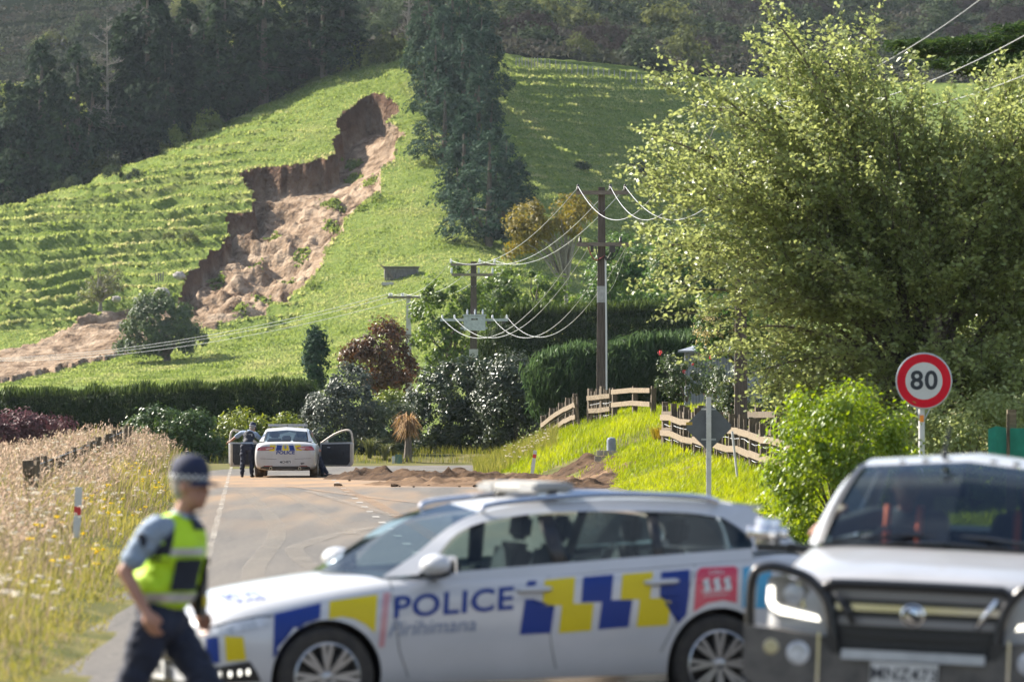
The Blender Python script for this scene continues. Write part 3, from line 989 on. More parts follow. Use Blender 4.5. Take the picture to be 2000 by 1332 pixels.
MT['bush_grey'] = leaf_mat('bare_grey_scrub', [(0.060, 0.046, 0.042), (0.11, 0.088, 0.08), (0.17, 0.14, 0.125)], 0.1, 0.8, spec=0.03)

def conifer_mesh(H, Rm, n, seed, m='conifer', card=0.62, skirt=0.10, lobes=3):
    """cypress: drooping sprays round a leader, with lesser leaders beside it"""
    rs = np.random.RandomState(seed)
    Cs, Ns, Ss, Ts, tone = [], [], [], [], []
    lead = [(0, 0, 1.0, 1.0)]
    for k in range(lobes):
        a = rs.uniform(0, 6.28)
        lead.append((Rm * 0.42 * math.cos(a), Rm * 0.42 * math.sin(a), rs.uniform(0.62, 0.86), rs.uniform(0.5, 0.7)))
    wts = np.array([l[3] * l[2] for l in lead]); wts /= wts.sum()
    nb = n // 26
    for i in range(nb):
        lx, ly, lh, lw = lead[rs.choice(len(lead), p=wts)]
        t = skirt + (1 - skirt) * rs.random() ** 1.15
        prof = (min(1.0, (t - skirt) / 0.16 + 0.45)) * (1 - t) ** 0.62 + 0.03
        L = Rm * lw * prof * rs.uniform(0.72, 1.15)
        a = rs.uniform(0, 2 * math.pi)
        d = np.array([math.cos(a), math.sin(a), 0])
        z0 = t * H * lh
        tn = rs.random()
        k = 26
        s = rs.uniform(0.45, 1.02, k)
        side = np.array([-d[1], d[0], 0])
        w = rs.normal(size=k) * 0.16 * L * (1.1 - s) + rs.normal(size=k) * 0.25
        droop = -0.28 * L * s ** 2 + rs.normal(size=k) * 0.28
        C = np.array([lx, ly, z0]) + d * (L * s)[:, None] + side * w[:, None]
        C[:, 2] += droop + 0.10 * L
        Cs.append(C)
        Nn = d[None, :] * 0.7 + rs.normal(size=(k, 3)) * 0.55; Nn[:, 2] += 0.55
        Ns.append(Nn)
        Ss.append(card * rs.uniform(0.6, 1.3, k))
        T = d[None, :] * 0.6 + np.array([0, 0, -0.8]) + rs.normal(size=(k, 3)) * 0.35
        Ts.append(T); tone.append(np.clip(tn * 0.6 + 0.4 * rs.random(k), 0, 1))
    V, Fc, r = leaf_arrays(np.concatenate(Cs), np.concatenate(Ss), np.concatenate(Ns), rs, 0.5, np.concatenate(Ts))
    crown = np_mesh('crown', V, Fc, False, np.repeat(np.concatenate(tone), 4))
    crown.materials.append(MT[m])
    b = MB()
    b.tube([(0, 0, -0.8), (0, 0, H * 0.3), (0.1, 0, H * 0.7), (0, 0.1, H * 0.95)], [0.42, 0.33, 0.18, 0.04], 8)
    for k in range(1, len(lead)):
        lx, ly, lh, lw = lead[k]
        b.tube([(0, 0, H * 0.12), (lx * 0.7, ly * 0.7, H * 0.3), (lx, ly, H * lh * 0.9)], [0.22, 0.16, 0.03], 6)
    for k in range(10):
        a = rs.uniform(0, 6.28); z = rs.uniform(0.05, 0.35) * H
        b.tube([(0, 0, z), (math.cos(a) * Rm * 0.6, math.sin(a) * Rm * 0.6, z + rs.uniform(-0.03, 0.06) * H)], [0.09, 0.02], 5)
    trunk = b.mesh('trunk', MT['bark'], True)
    return crown, trunk

def bare_tree_mesh(H, seed, spread=0.3, n1=26):
    rs = np.random.RandomState(seed)
    b = MB()
    b.tube([(0, 0, -0.5), (0.15, 0, H * 0.45), (0, 0.1, H)], [0.3, 0.2, 0.02], 7)
    for k in range(n1):
        z = H * rs.uniform(0.25, 0.97)
        L = H * spread * (1.15 - z / H) * rs.uniform(0.6, 1.2)
        a = rs.uniform(0, 6.28)
        e = Vector((math.cos(a) * L, math.sin(a) * L, z + L * rs.uniform(0.1, 0.7)))
        o = Vector((0, 0, z))
        b.tube([o, o.lerp(e, 0.5) + Vector((0, 0, -0.05 * L)), e], [0.07, 0.045, 0.012], 4, cap=False)
        for q in range(9):
            s = o.lerp(e, rs.uniform(0.25, 1))
            u = Vector(unit(rs, 1)[0]); u.z = abs(u.z) * 0.8
            e2 = s + u * L * 0.35
            b.tube([s, e2], [0.03, 0.01], 3, cap=False)
            for w in range(3):
                s2 = s.lerp(e2, rs.uniform(0.3, 1)); u2 = Vector(unit(rs, 1)[0])
                b.tube([s2, s2 + u2 * L * 0.16], [0.018, 0.008], 3, cap=False)
    return b.mesh('branches', MT['bark_grey'], False)

# ------------------------------------------------------------------ conifers on the ridge and in the column
_con = [conifer_mesh(18, 4.6, 5600, 11), conifer_mesh(18, 4.0, 5200, 12, lobes=2), conifer_mesh(18, 5.2, 6000, 13, lobes=4), conifer_mesh(18, 3.4, 4600, 14, lobes=1)]
_conb = [conifer_mesh(18, 5.4, 7000, 21, 'conifer_blue', 0.55, 0.12, 4), conifer_mesh(18, 4.6, 6400, 22, 'conifer_blue', 0.55, 0.10, 3), conifer_mesh(18, 4.9, 6400, 23, 'conifer_blue', 0.55, 0.16, 5)]
def put_conifer(me, base, H, wide, rz, label, group, name='conifer'):
    root = empty(name, base, rz, label, 'tree', group)
    root.scale = (wide, wide, H / 18.0)
    link('crown', me[0], None, root); link('trunk', me[1], None, root)
    return root
rng = random.Random(77)
ORD = ['first', 'second', 'third', 'fourth', 'fifth', 'sixth', 'seventh', 'eighth', 'ninth', 'tenth', 'eleventh', 'twelfth', 'thirteenth', 'fourteenth', 'fifteenth', 'sixteenth', 'seventeenth', 'eighteenth', 'nineteenth', 'twentieth', 'twenty first', 'twenty second', 'twenty third', 'twenty fourth']
_left = [(-70, 175, 1.0), (-20, 190, .95), (20, 165, 1.0), (52, 215, .8), (82, 75, 1.0), (118, 155, .8), (150, 90, .95), (182, 160, .7), (246, 20, 1.05), (290, -40, 1.1), (335, 55, .9),
         (368, 0, 1.05), (398, 40, .8), (440, -35, 1.1), (480, 40, .85), (515, -60, 1.15), (556, 10, .95), (592, -70, 1.2), (632, -30, 1.0), (668, -50, 1.1), (458, 110, .6), (540, 90, .7), (612, 90, .65)]
for i, (px, top, w) in enumerate(_left):
    dn = 722 + 9 * rng.random() + (6 if i >= 20 else 0)
    p = hill_z(px, dn)
    H = max(8.0, Z(top, p.y) - p.z)
    put_conifer(_con[i % 4], p - Vector((0, 0, 0.3)), H, w * (0.95 + 0.03 * H), rng.uniform(0, 6),
                'tall dark cypress in the ridge wood, ' + ORD[sorted(q_[0] for q_ in _left).index(px)] + ' counting from the left edge', 'dark cypresses along the ridge')
_right = [(955, 482, 250, 1.12), (905, 432, 205, 1.0), (988, 412, 262, .85), (868, 318, 150, .9), (935, 330, 130, .95), (850, 245, 60, .85), (905, 255, 45, 1.0), (838, 160, -40, .9), (885, 165, -60, 1.0), (940, 200, 20, .85), (865, 200, 10, .85), (915, 128, -80, 1.0)]
_rl = ['big bluish cypress with bare trunk at the foot of the column of trees', 'bluish cypress just left above the lowest tree of the column', 'bluish cypress right of the lowest tree of the column',
       'bluish cypress beside the head of the landslide', 'bluish cypress with a dead grey top in the middle of the column']
for i, (px, py, top, w) in enumerate(_right):
    p = hill_at(px, py)
    H = Z(top, p.y) - p.z
    put_conifer(_conb[i % 3], p - Vector((0, 0, 0.3)), H, w, rng.uniform(0, 6),
                _rl[i] if i < 5 else 'bluish cypress in the upper part of the column, ' + ORD[[5, 10, 7, 8, 6, 11, 9].index(i)] + ' from its left side', 'bluish cypresses in a column up the hill')
# bare grey trees in the wood
for i, (px, dn, top, lb) in enumerate([(208, 722, 30, 'dead grey leafless tree standing in the dark cypress wood'), (640, 728, 20, 'bare grey tree at the right end of the ridge wood'), (800, 724, -30, 'leaning bare grey tree at the head of the slope beside the column')]):
    p = hill_z(px, dn)
    H = max(7, Z(top, p.y) - p.z)
    root = empty('bare_tree', p, rng.uniform(0, 6), lb, 'tree')
    link('branches', bare_tree_mesh(H, 300 + i, 0.22, 34), None, root)

# ------------------------------------------------------------------ scrub on the far hillside
def bush_mesh(name, m, seed, n=46, cr=0.85, per=34, leaf=0.42, aspect=0.6, tdir=None):
    rs = np.random.RandomState(seed)
    dirs = unit(rs, n); dirs[:, 2] = np.abs(dirs[:, 2])
    W = dirs * rs.uniform(0.55, 1.0, n)[:, None] ** 0.5 * np.array([2.6, 2.6, 3.0]) 
    V, Fc, r = clump_leaves(W, dirs, rs, cr, per, leaf, m, aspect, 0.5, tdir=tdir)
    me = np_mesh(name, V, Fc, False, r); me.materials.append(MT[m])
    return me
_bm = {'dark': [bush_mesh('bush', 'bush_dark', 31 + k) for k in range(3)],
       'olive': [bush_mesh('bush', 'bush_olive', 41 + k) for k in range(2)],
       'light': [bush_mesh('bush', 'bush_light', 51)],
       'grey': [bush_mesh('bush', 'bush_grey', 61 + k, per=60, leaf=0.55, aspect=0.10, tdir=(0, 0, 1)) for k in range(2)]}
_blab = {'dark': 'dark green scrub bush on the far shaded hillside', 'olive': 'olive green scrub bush on the far hillside',
         'light': 'pale yellow green bush on the far hillside', 'grey': 'leafless grey brown scrub on the far hillside'}
rng = random.Random(91)
_cnt = 0
for row in range(9):
    dn = [738, 768, 800, 830, 862, 900, 945, 1000, 1060][row]
    step = [74, 70, 68, 66, 64, 62, 62, 62, 64][row]
    for px in np.arange(-80, 2090, step):
        if _cnt >= 285: break
        q = px + rng.uniform(-28, 28)
        if row == 0 and q < 960: continue
        if row < 2 and q < 640: continue
        p = hill_z(q, dn + rng.uniform(-9, 9))
        pys = HOR - (p.z - CAM_H) * F / p.y
        if pys < -70: continue
        u = rng.random()
        if q < 620:
            kind = 'dark' if u < .35 else ('olive' if u < .75 else 'light')
        elif q < 1250:
            kind = 'dark' if u < .55 else ('olive' if u < .78 else ('grey' if u < .95 else 'light'))
        else:
            kind = 'dark' if u < .55 else ('olive' if u < .62 else 'grey')
        me = rng.choice(_bm[kind])
        o = link('bush', me, None, None, p - Vector((0, 0, 0.5)))
        s = rng.uniform(0.8, 1.7)
        o.scale = (s * rng.uniform(.9, 1.35), s, s * rng.uniform(.8, 1.3)); o.rotation_euler = (0, 0, rng.uniform(0, 6))
        tag(o, _blab[kind], 'bush', 'scrub on the far hillside')
        _cnt += 1
def scrub_cover():
    rs = np.random.RandomState(88)
    n = 110000
    px = rs.uniform(-150, 2150, n); dn = 727 + (rs.random(n) ** 1.1) * 400
    dn = np.where((px < 940) & (dn < 738), dn + 14, dn)
    c = np.clip(np.searchsorted(_tpx, px), 0, len(_tpx) - 1); k = np.clip(np.searchsorted(_tds, dn), 0, len(_tds) - 1)
    d = _HD[k, c] + rs.uniform(-4, 4, n)
    x = (px - 1000) / F * d
    hgt = 2.2 * vnoise(x * 0.22, d * 0.18, 77) ** 1.3 + 0.3
    z = _HZ[k, c] + hgt * rs.uniform(0.2, 1.0, n)
    N = rs.normal(size=(n, 3)) * 0.7; N[:, 2] += 0.6; N[:, 1] -= 0.5
    V, Fc, r = leaf_arrays(np.stack([x, d, z], 1), rs.uniform(0.5, 1.2, n), N, rs, 0.6)
    tone = np.clip(vnoise(x * 0.1, d * 0.05, 79) * 0.8 + 0.2 * rs.random(n), 0, 1)
    o = link('scrub_cover', np_mesh('scrub_cover', V, Fc, False, np.repeat(tone, 4)), MT['scrub_mix'])
    tag(o, 'low dark scrub covering the far hillside', kind='stuff')
MT['scrub_mix'] = leaf_mat('mixed_scrub', [(0.015, 0.025, 0.014), (0.034, 0.046, 0.023), (0.048, 0.043, 0.034), (0.060, 0.076, 0.034)], 0.2, 0.7, spec=0.04)
scrub_cover()
# lit undergrowth between the ridge trunks, and small bushes out on the slope
for (px, py, s, kind, lb) in [(345, 240, .75, 'light', 'bright green bush between dark cypress trunks on the ridge'), (408, 205, .8, 'light', 'bright green bush at the foot of the ridge wood left of the slip'),
                              (200, 222, .9, 'olive', 'olive bush beside the dead grey tree on the ridge'), (130, 300, .8, 'dark', 'dark bush under the ridge cypresses'), (170, 318, .7, 'dark', 'low dark shrub at the ridge edge of the wood'),
                              (700, 105, .9, 'light', 'bright undergrowth at the top of the slope below a leaning trunk'), (735, 95, .8, 'olive', 'olive undergrowth at the top of the grass slope'), (760, 60, 1.0, 'olive', 'tall olive bush above the head of the slip'),
                              (20, 340, .8, 'dark', 'dark bush at the left end of the ridge'), (675, 60, .9, 'dark', 'dark bush above the slip head')]:
    p = hill_at(px, min(py, 395), 690, 760)
    p = hill_z(px, 719) if py > 180 else hill_z(px, 722)
    o = link('bush', rng.choice(_bm[kind]), None, None, p - Vector((0, 0, 0.4)))
    o.scale = (s, s, s * 1.2); o.rotation_euler = (0, 0, rng.uniform(0, 6))
    tag(o, lb, 'bush', 'bushes along the ridge')
for (px, py, s, lb) in [(113, 357, .30, 'tiny dark bush alone near the top left of the terraced slope'), (143, 352, .34, 'low dark bush second from the left on the terraced slope'), (192, 350, .42, 'dark bush left of a larger pair on the terraced slope'),
                        (220, 345, .45, 'rounded dark bush in the middle of the terraced slope'), (262, 350, .38, 'dark bush at the right of the bushes on the terraced slope'), (152, 372, .3, 'smallest dark bush below the others on the terraced slope'),
                        (372, 470, .36, 'pale bush on the terraces left of the slip'), (330, 468, .25, 'small pale tuft bush on the terraces'), (1135, 330, .36, 'small dark bush alone on the shaded right slope'), (1245, 335, .5, 'dark bush pair on the shaded right slope'), (1265, 345, .42, 'dark bush right of the pair on the shaded right slope')]:
    p = hill_at(px, py)
    o = link('bush', rng.choice(_bm['dark'] if px not in (372, 330) else _bm['olive']), None, None, p)
    o.scale = (s * 1.2, s, s); o.rotation_euler = (0, 0, rng.uniform(0, 6))
    tag(o, lb, 'bush', 'small bushes on the open slope')
# field trees
MT['round_tree'] = leaf_mat('field_tree_leaves', [(0.030, 0.055, 0.018), (0.060, 0.095, 0.030), (0.11, 0.15, 0.045)], 0.3, 0.55)
p = hill_at(327, 706)
plant('round_tree', 'round leafy tree standing alone at the edge of the mud flow', 'tree',
      [(225, 682), (238, 648), (262, 612), (268, 588), (318, 572), (352, 590), (378, 615), (400, 640), (405, 668), (370, 682), (330, 690), (272, 694)],
      p.y, 3.2, 150, 0.75, 55, 0.33, 'round_tree', 71, p, 0.34, 9, up=0.5)
MT['sparse_tree'] = leaf_mat('sparse_tree_leaves', [(0.07, 0.085, 0.03), (0.12, 0.135, 0.05), (0.17, 0.18, 0.07)], 0.35, 0.6)
p = hill_at(196, 606)
plant('sparse_tree', 'small half bare tree on the terraced slope above the mud flow', 'tree',
      [(155, 582), (172, 545), (198, 518), (236, 528), (248, 562), (225, 580), (185, 590)], p.y, 2.0, 55, 0.55, 22, 0.26, 'sparse_tree', 72, p, 0.2, 34, bark='bark_grey', shell=0.3)
# ------------------------------------------------------------------ hedges, garden trees and shrubs beyond the bend
MT['hedge'] = leaf_mat('clipped_hedge_needles', [(0.016, 0.034, 0.010), (0.035, 0.062, 0.016), (0.085, 0.125, 0.030)], 0.3, 0.6, spec=0.2)
MT['brush'] = leaf_mat('soft_pine_needles', [(0.028, 0.058, 0.026), (0.055, 0.098, 0.040), (0.095, 0.145, 0.055)], 0.32, 0.6, spec=0.2)
MT['glossy'] = leaf_mat('glossy_dark_leaves', [(0.018, 0.032, 0.014), (0.036, 0.058, 0.024), (0.075, 0.10, 0.040)], 0.18, 0.40, spec=0.5)
MT['rhodo'] = leaf_mat('rhododendron_leaves', [(0.022, 0.05, 0.014), (0.045, 0.085, 0.022), (0.085, 0.13, 0.032)], 0.3, 0.4)
MT['yellowgreen'] = leaf_mat('yellow_green_leaves', [(0.05, 0.085, 0.014), (0.11, 0.15, 0.022), (0.20, 0.23, 0.035)], 0.35, 0.45)
MT['silver'] = leaf_mat('silver_leaves', [(0.048, 0.062, 0.046), (0.095, 0.115, 0.088), (0.18, 0.20, 0.16)], 0.15, 0.5, spec=0.3)
MT['purple'] = leaf_mat('purple_leaves', [(0.055, 0.022, 0.024), (0.11, 0.050, 0.052), (0.17, 0.085, 0.085)], 0.25, 0.6)
MT['copper'] = leaf_mat('copper_leaves', [(0.022, 0.024, 0.012), (0.085, 0.042, 0.018), (0.18, 0.085, 0.032)], 0.3, 0.4)
MT['lightleaf'] = leaf_mat('light_green_leaves', [(0.045, 0.085, 0.018), (0.09, 0.145, 0.030), (0.16, 0.215, 0.045)], 0.45, 0.45)
MT['midleaf'] = leaf_mat('mid_green_leaves', [(0.028, 0.068, 0.018), (0.058, 0.115, 0.030), (0.10, 0.165, 0.045)], 0.42, 0.45)
MT['wattle'] = leaf_mat('wattle_leaves', [(0.085, 0.078, 0.016), (0.155, 0.135, 0.026), (0.24, 0.20, 0.042)], 0.4, 0.6)
MT['variegated'] = leaf_mat('variegated_leaves', [(0.04, 0.06, 0.03), (0.09, 0.115, 0.055), (0.20, 0.22, 0.13)], 0.25, 0.45, spec=0.4)
MT['photinia'] = leaf_mat('green_leaves_red_tips', [(0.022, 0.045, 0.018), (0.05, 0.08, 0.03), (0.085, 0.11, 0.045), (0.22, 0.045, 0.03)], 0.3, 0.45, spec=0.4)
MT['cream'] = leaf_mat('cream_blossom', [(0.34, 0.28, 0.11), (0.50, 0.42, 0.19), (0.62, 0.54, 0.28)], 0.35, 0.7)
MT['vine'] = leaf_mat('bright_vine_leaves', [(0.065, 0.130, 0.012), (0.155, 0.235, 0.022), (0.29, 0.35, 0.045)], 0.5, 0.4)
MT['cedar'] = leaf_mat('cedar_needles', [(0.014, 0.036, 0.012), (0.034, 0.068, 0.020), (0.07, 0.11, 0.03)], 0.25, 0.6, spec=0.2)
MT['elm'] = leaf_mat('elm_leaves', [(0.075, 0.102, 0.030), (0.15, 0.185, 0.062), (0.27, 0.30, 0.13)], 0.50, 0.40, spec=0.55, objvar=0.0, tcol=(0.36, 0.40, 0.13))
MT['dead_leaf'] = leaf_mat('dry_brown_leaves', [(0.16, 0.10, 0.05), (0.30, 0.20, 0.10), (0.42, 0.26, 0.07)], 0.3, 0.7)
MT['flax'] = leaf_mat('flax_blades', [(0.05, 0.07, 0.025), (0.10, 0.12, 0.045), (0.17, 0.17, 0.075)], 0.25, 0.4)
MT['flower_red'] = leaf_mat('coral_flowers', [(0.42, 0.06, 0.05), (0.60, 0.12, 0.10)], 0.3, 0.6)

def hedge_fuzz(root, m, p0, p1, zt0, zt1, depth, n, hgt, seed, name='top_shoots'):
    """soft upright shoots along the clipped top"""
    rs = np.random.RandomState(seed)
    t = rs.random(n)
    bx = p0[0] + (p1[0] - p0[0]) * t; by = p0[1] + (p1[1] - p0[1]) * t + rs.uniform(-depth, depth, n)
    bz = zt0 + (zt1 - zt0) * t - 0.1 + rs.uniform(-0.08, 0.05, n)
    hh = hgt * rs.uniform(0.4, 1.3, n) * (0.5 + 1.0 * vnoise(bx * 1.3, by * 0.5, seed))
    C = np.stack([bx, by, bz + hh * 0.4], 1) - np.array(root.location)
    N = rs.normal(size=(n, 3)); N[:, 2] *= 0.2
    T = np.array([0.12, 0, 1.0])[None] + rs.normal(size=(n, 3)) * 0.28
    V, Fc, r = leaf_arrays(C, hh, N, rs, 0.14, T)
    link(name, np_mesh(name, V, Fc, False, np.clip(r * 0.5 + 0.5, 0, 1)), MT[m], root)

r_ = plant('clipped_hedge', 'long low clipped hedge dividing the road from the green hill', 'hedge',
           [(-140, 778), (150, 774), (300, 770), (420, 764), (520, 757), (600, 750), (622, 758), (625, 838), (300, 838), (-140, 846)], 262, 1.3, 1500, 0.36, 34, 0.17, 'hedge', 81,
           (X(240, 262), 262, 0.5), 0.0, 40, aspect=0.3, crown='foliage', tdir=(0, 0, 1), up=0.1)
hedge_fuzz(r_, 'hedge', (X(-140, 262), 262), (X(605, 262), 262), Z(776, 262), Z(752, 262), 1.1, 5200, 0.42, 82)
r_ = plant('clipped_hedge', 'tall dark clipped hedge behind the power poles', 'hedge',
           [(930, 655), (990, 622), (1100, 604), (1250, 602), (1372, 594), (1420, 600), (1420, 720), (1100, 745), (940, 740)], 303, 1.7, 1600, 0.42, 34, 0.19, 'hedge', 83,
           (X(1180, 303), 303, 1.0), 0.0, 30, aspect=0.3, crown='foliage', tdir=(0, 0, 1), up=0.1)
hedge_fuzz(r_, 'hedge', (X(985, 303), 303), (X(1400, 303), 303), Z(612, 303), Z(598, 303), 1.4, 3600, 0.5, 84)
r_ = plant('soft_hedge', 'feathery pine like hedge in front of the tall dark hedge', 'hedge',
           [(1035, 730), (1075, 695), (1150, 690), (1230, 680), (1300, 668), (1370, 660), (1420, 668), (1420, 770), (1290, 772), (1200, 800), (1120, 826), (1050, 800)], 206, 1.5, 700, 0.42, 70, 0.34, 'brush', 85,
           (X(1200, 206), 206, 0.6), 0.0, 24, aspect=0.07, tdir=(0.15, 0, 1), up=0.0, crown='foliage')
hedge_fuzz(r_, 'brush', (X(1050, 206), 206), (X(1400, 206), 206), Z(705, 206), Z(668, 206), 1.2, 3600, 0.55, 86)

SH = [
 # name, label, poly, d, thick, n, cr, per, leaf, mat, seed, kwargs
 ('copper_tree', 'dark tree with coppery brown leaves left of the concrete pole', 'tree', [(660, 695), (690, 668), (705, 650), (740, 634), (782, 640), (800, 690), (812, 740), (800, 785), (745, 775), (700, 735)], 292, 1.6, 90, 0.42, 50, 0.20, 'copper', 101, dict(base=(X(745, 292), 292, .9), trunk_r=.16)),
 ('columnar_conifer', 'small narrow conifer standing above the end of the low hedge', 'tree', [(617, 630), (630, 655), (638, 690), (640, 730), (630, 758), (605, 758), (594, 720), (597, 680), (606, 648)], 300, 0.8, 60, 0.35, 44, 0.18, 'conifer_blue', 102, dict(base=(X(617, 300), 300, .9), trunk_r=.09)),
 ('garden_tree', 'loose light green tree behind the transformer pole', 'tree', [(806, 640), (812, 590), (840, 545), (890, 522), (930, 545), (955, 600), (950, 690), (915, 740), (840, 745), (812, 700)], 322, 2.0, 85, 0.5, 44, 0.24, 'lightleaf', 103, dict(base=(X(880, 322), 322, 1.1), trunk_r=.15, limbs=18)),
 ('garden_tree', 'low spreading light green tree right of the transformer pole top', 'tree', [(930, 600), (935, 560), (985, 525), (1040, 530), (1090, 550), (1135, 560), (1130, 610), (1000, 640), (940, 640)], 335, 2.2, 90, 0.5, 40, 0.24, 'lightleaf', 104, dict(base=(X(1030, 335), 335, 1.2), trunk_r=.14, limbs=20)),
 ('wattle_tree', 'tall wattle tree with yellow olive crown and thin bare trunks', 'tree', [(984, 480), (992, 440), (1010, 402), (1045, 392), (1068, 420), (1092, 412), (1100, 392), (1125, 378), (1152, 390), (1160, 425), (1150, 448), (1110, 455), (1085, 450), (1060, 468), (1030, 490), (1000, 500)], 425, 2.4, 70, 0.62, 60, 0.26, 'wattle', 105, dict(base=(X(1105, 425), 425, 2.4), trunk_r=.17, limbs=26, bark='bark_grey', shell=.4)),
 ('garden_tree', 'mid green tree behind the tall wooden pole', 'tree', [(1140, 590), (1150, 540), (1175, 490), (1215, 462), (1255, 478), (1275, 520), (1275, 600), (1200, 620)], 320, 2.0, 90, 0.5, 46, 0.22, 'midleaf', 106, dict(base=(X(1210, 320), 320, 1.1), trunk_r=.16)),
 ('garden_tree', 'mid green tree right of the tall wooden pole, partly behind the big leafy tree', 'tree', [(1262, 610), (1265, 520), (1290, 460), (1330, 435), (1380, 445), (1430, 480), (1440, 610), (1340, 620)], 312, 2.2, 110, 0.5, 46, 0.22, 'midleaf', 107, dict(base=(X(1350, 312), 312, 1.0), trunk_r=.16)),
 ('yellow_shrub', 'bright yellow green shrub behind the silver bush', 'shrub', [(728, 800), (735, 778), (765, 768), (800, 775), (810, 800), (770, 812)], 240, 0.9, 40, 0.28, 50, 0.14, 'yellowgreen', 108, {}),
 ('glossy_shrub', 'dark glossy shrub left half of the tall mass by the road bend', 'shrub', [(778, 905), (770, 860), (790, 800), (815, 745), (850, 715), (900, 702), (955, 705), (965, 790), (950, 880), (900, 908)], 213, 1.8, 190, 0.36, 70, 0.13, 'glossy', 109, {}),
 ('glossy_shrub', 'dark glossy shrub right half of the tall mass beside the small fence', 'shrub', [(935, 890), (925, 800), (935, 715), (990, 698), (1045, 705), (1080, 745), (1095, 800), (1070, 840), (1010, 875)], 211, 1.8, 190, 0.36, 70, 0.12, 'glossy', 110, {}),
 ('silver_shrub', 'large silver leaved bush behind the parked police sedan', 'shrub', [(580, 890), (583, 845), (600, 790), (638, 742), (680, 712), (712, 728), (733, 790), (742, 850), (730, 908), (600, 910)], 209, 1.5, 200, 0.30, 60, 0.12, 'silver', 111, {}),
 ('variegated_shrub', 'mottled pale green shrub between the silver bush and the dry palm', 'shrub', [(722, 905), (722, 850), (735, 800), (770, 785), (805, 800), (812, 860), (800, 905)], 208, 1.0, 100, 0.25, 60, 0.10, 'variegated', 112, {}),
 ('rhododendron_shrub', 'dark green rounded shrub left of the bending officer', 'shrub', [(235, 915), (240, 850), (258, 812), (300, 803), (350, 806), (395, 812), (425, 835), (432, 908), (330, 918)], 206, 1.4, 190, 0.32, 60, 0.13, 'rhodo', 113, {}),
 ('yellow_shrub', 'yellow green shrub directly behind the bending officer', 'shrub', [(398, 912), (400, 850), (420, 820), (470, 812), (520, 822), (560, 818), (600, 824), (612, 912), (500, 914)], 209, 1.3, 200, 0.30, 60, 0.12, 'yellowgreen', 114, {}),
 ('purple_shrub', 'dull purple leaved shrub at the far left beyond the dry grass', 'shrub', [(-60, 880), (-50, 830), (0, 812), (40, 806), (90, 810), (130, 826), (140, 845), (110, 870), (40, 885)], 190, 1.2, 130, 0.26, 55, 0.11, 'purple', 115, {}),
 ('rose_bush', 'rose bush with coral blooms beside the wooden fence', 'shrub', [(1282, 760), (1285, 715), (1298, 690), (1330, 715), (1370, 700), (1400, 720), (1420, 765), (1350, 778)], 166, 0.7, 70, 0.2, 30, 0.08, 'photinia', 116, {}),
 ('photinia_shrub', 'glossy green shrub with red tips behind the dark pole', 'shrub', [(1390, 770), (1400, 720), (1440, 700), (1510, 690), (1580, 700), (1640, 740), (1650, 830), (1560, 860), (1470, 850), (1400, 820)], 143, 1.1, 170, 0.26, 55, 0.085, 'photinia', 117, {}),
 ('blossom_tree', 'small tree with cream blossom behind the dark pole', 'tree', [(1362, 690), (1362, 620), (1378, 585), (1430, 575), (1500, 590), (1540, 640), (1530, 700), (1470, 715), (1420, 700), (1390, 700)], 172, 1.2, 120, 0.3, 50, 0.10, 'midleaf', 118, dict(base=(X(1450, 172), 172, 1.6), trunk_r=.10)),
]
for (nm, lb, ct, poly, d, th, n, cr, per, lf, mk, sd, kw) in SH:
    r_ = plant(nm, lb, ct, poly, d, th, n, cr, per, lf, mk, sd, **kw)
    if nm == 'blossom_tree':
        rs = np.random.RandomState(5)
        W, out = poly_vol([(1362, 690), (1364, 620), (1380, 590), (1440, 582), (1440, 690), (1400, 695)], d, 1.2, 46, rs, 1.0)
        W2, out2 = poly_vol([(1480, 640), (1530, 620), (1540, 680), (1500, 690)], d, 1.0, 16, rs, 1.0)
        V, Fc, r = clump_leaves(np.concatenate([W, W2]), np.concatenate([out, out2]), rs, 0.17, 70, 0.05, 'cream', 0.8, 0.3, tuple(r_.location))
        link('blossom', np_mesh('blossom', V, Fc, False, r), MT['cream'], r_)
    if nm == 'rose_bush':
        rs = np.random.RandomState(6)
        W = np.array([tuple(P(px, py, 165.6)) for px, py in [(1289, 689), (1388, 698), (1336, 726), (1353, 712)]])
        V, Fc, r = clump_leaves(W, np.tile([[0, -1, 0.3]], (4, 1)), rs, 0.05, 26, 0.05, 'flower_red', 0.9, 0.3, tuple(r_.location))
        link('blooms', np_mesh('blooms', V, Fc, False, r), MT['flower_red'], r_)

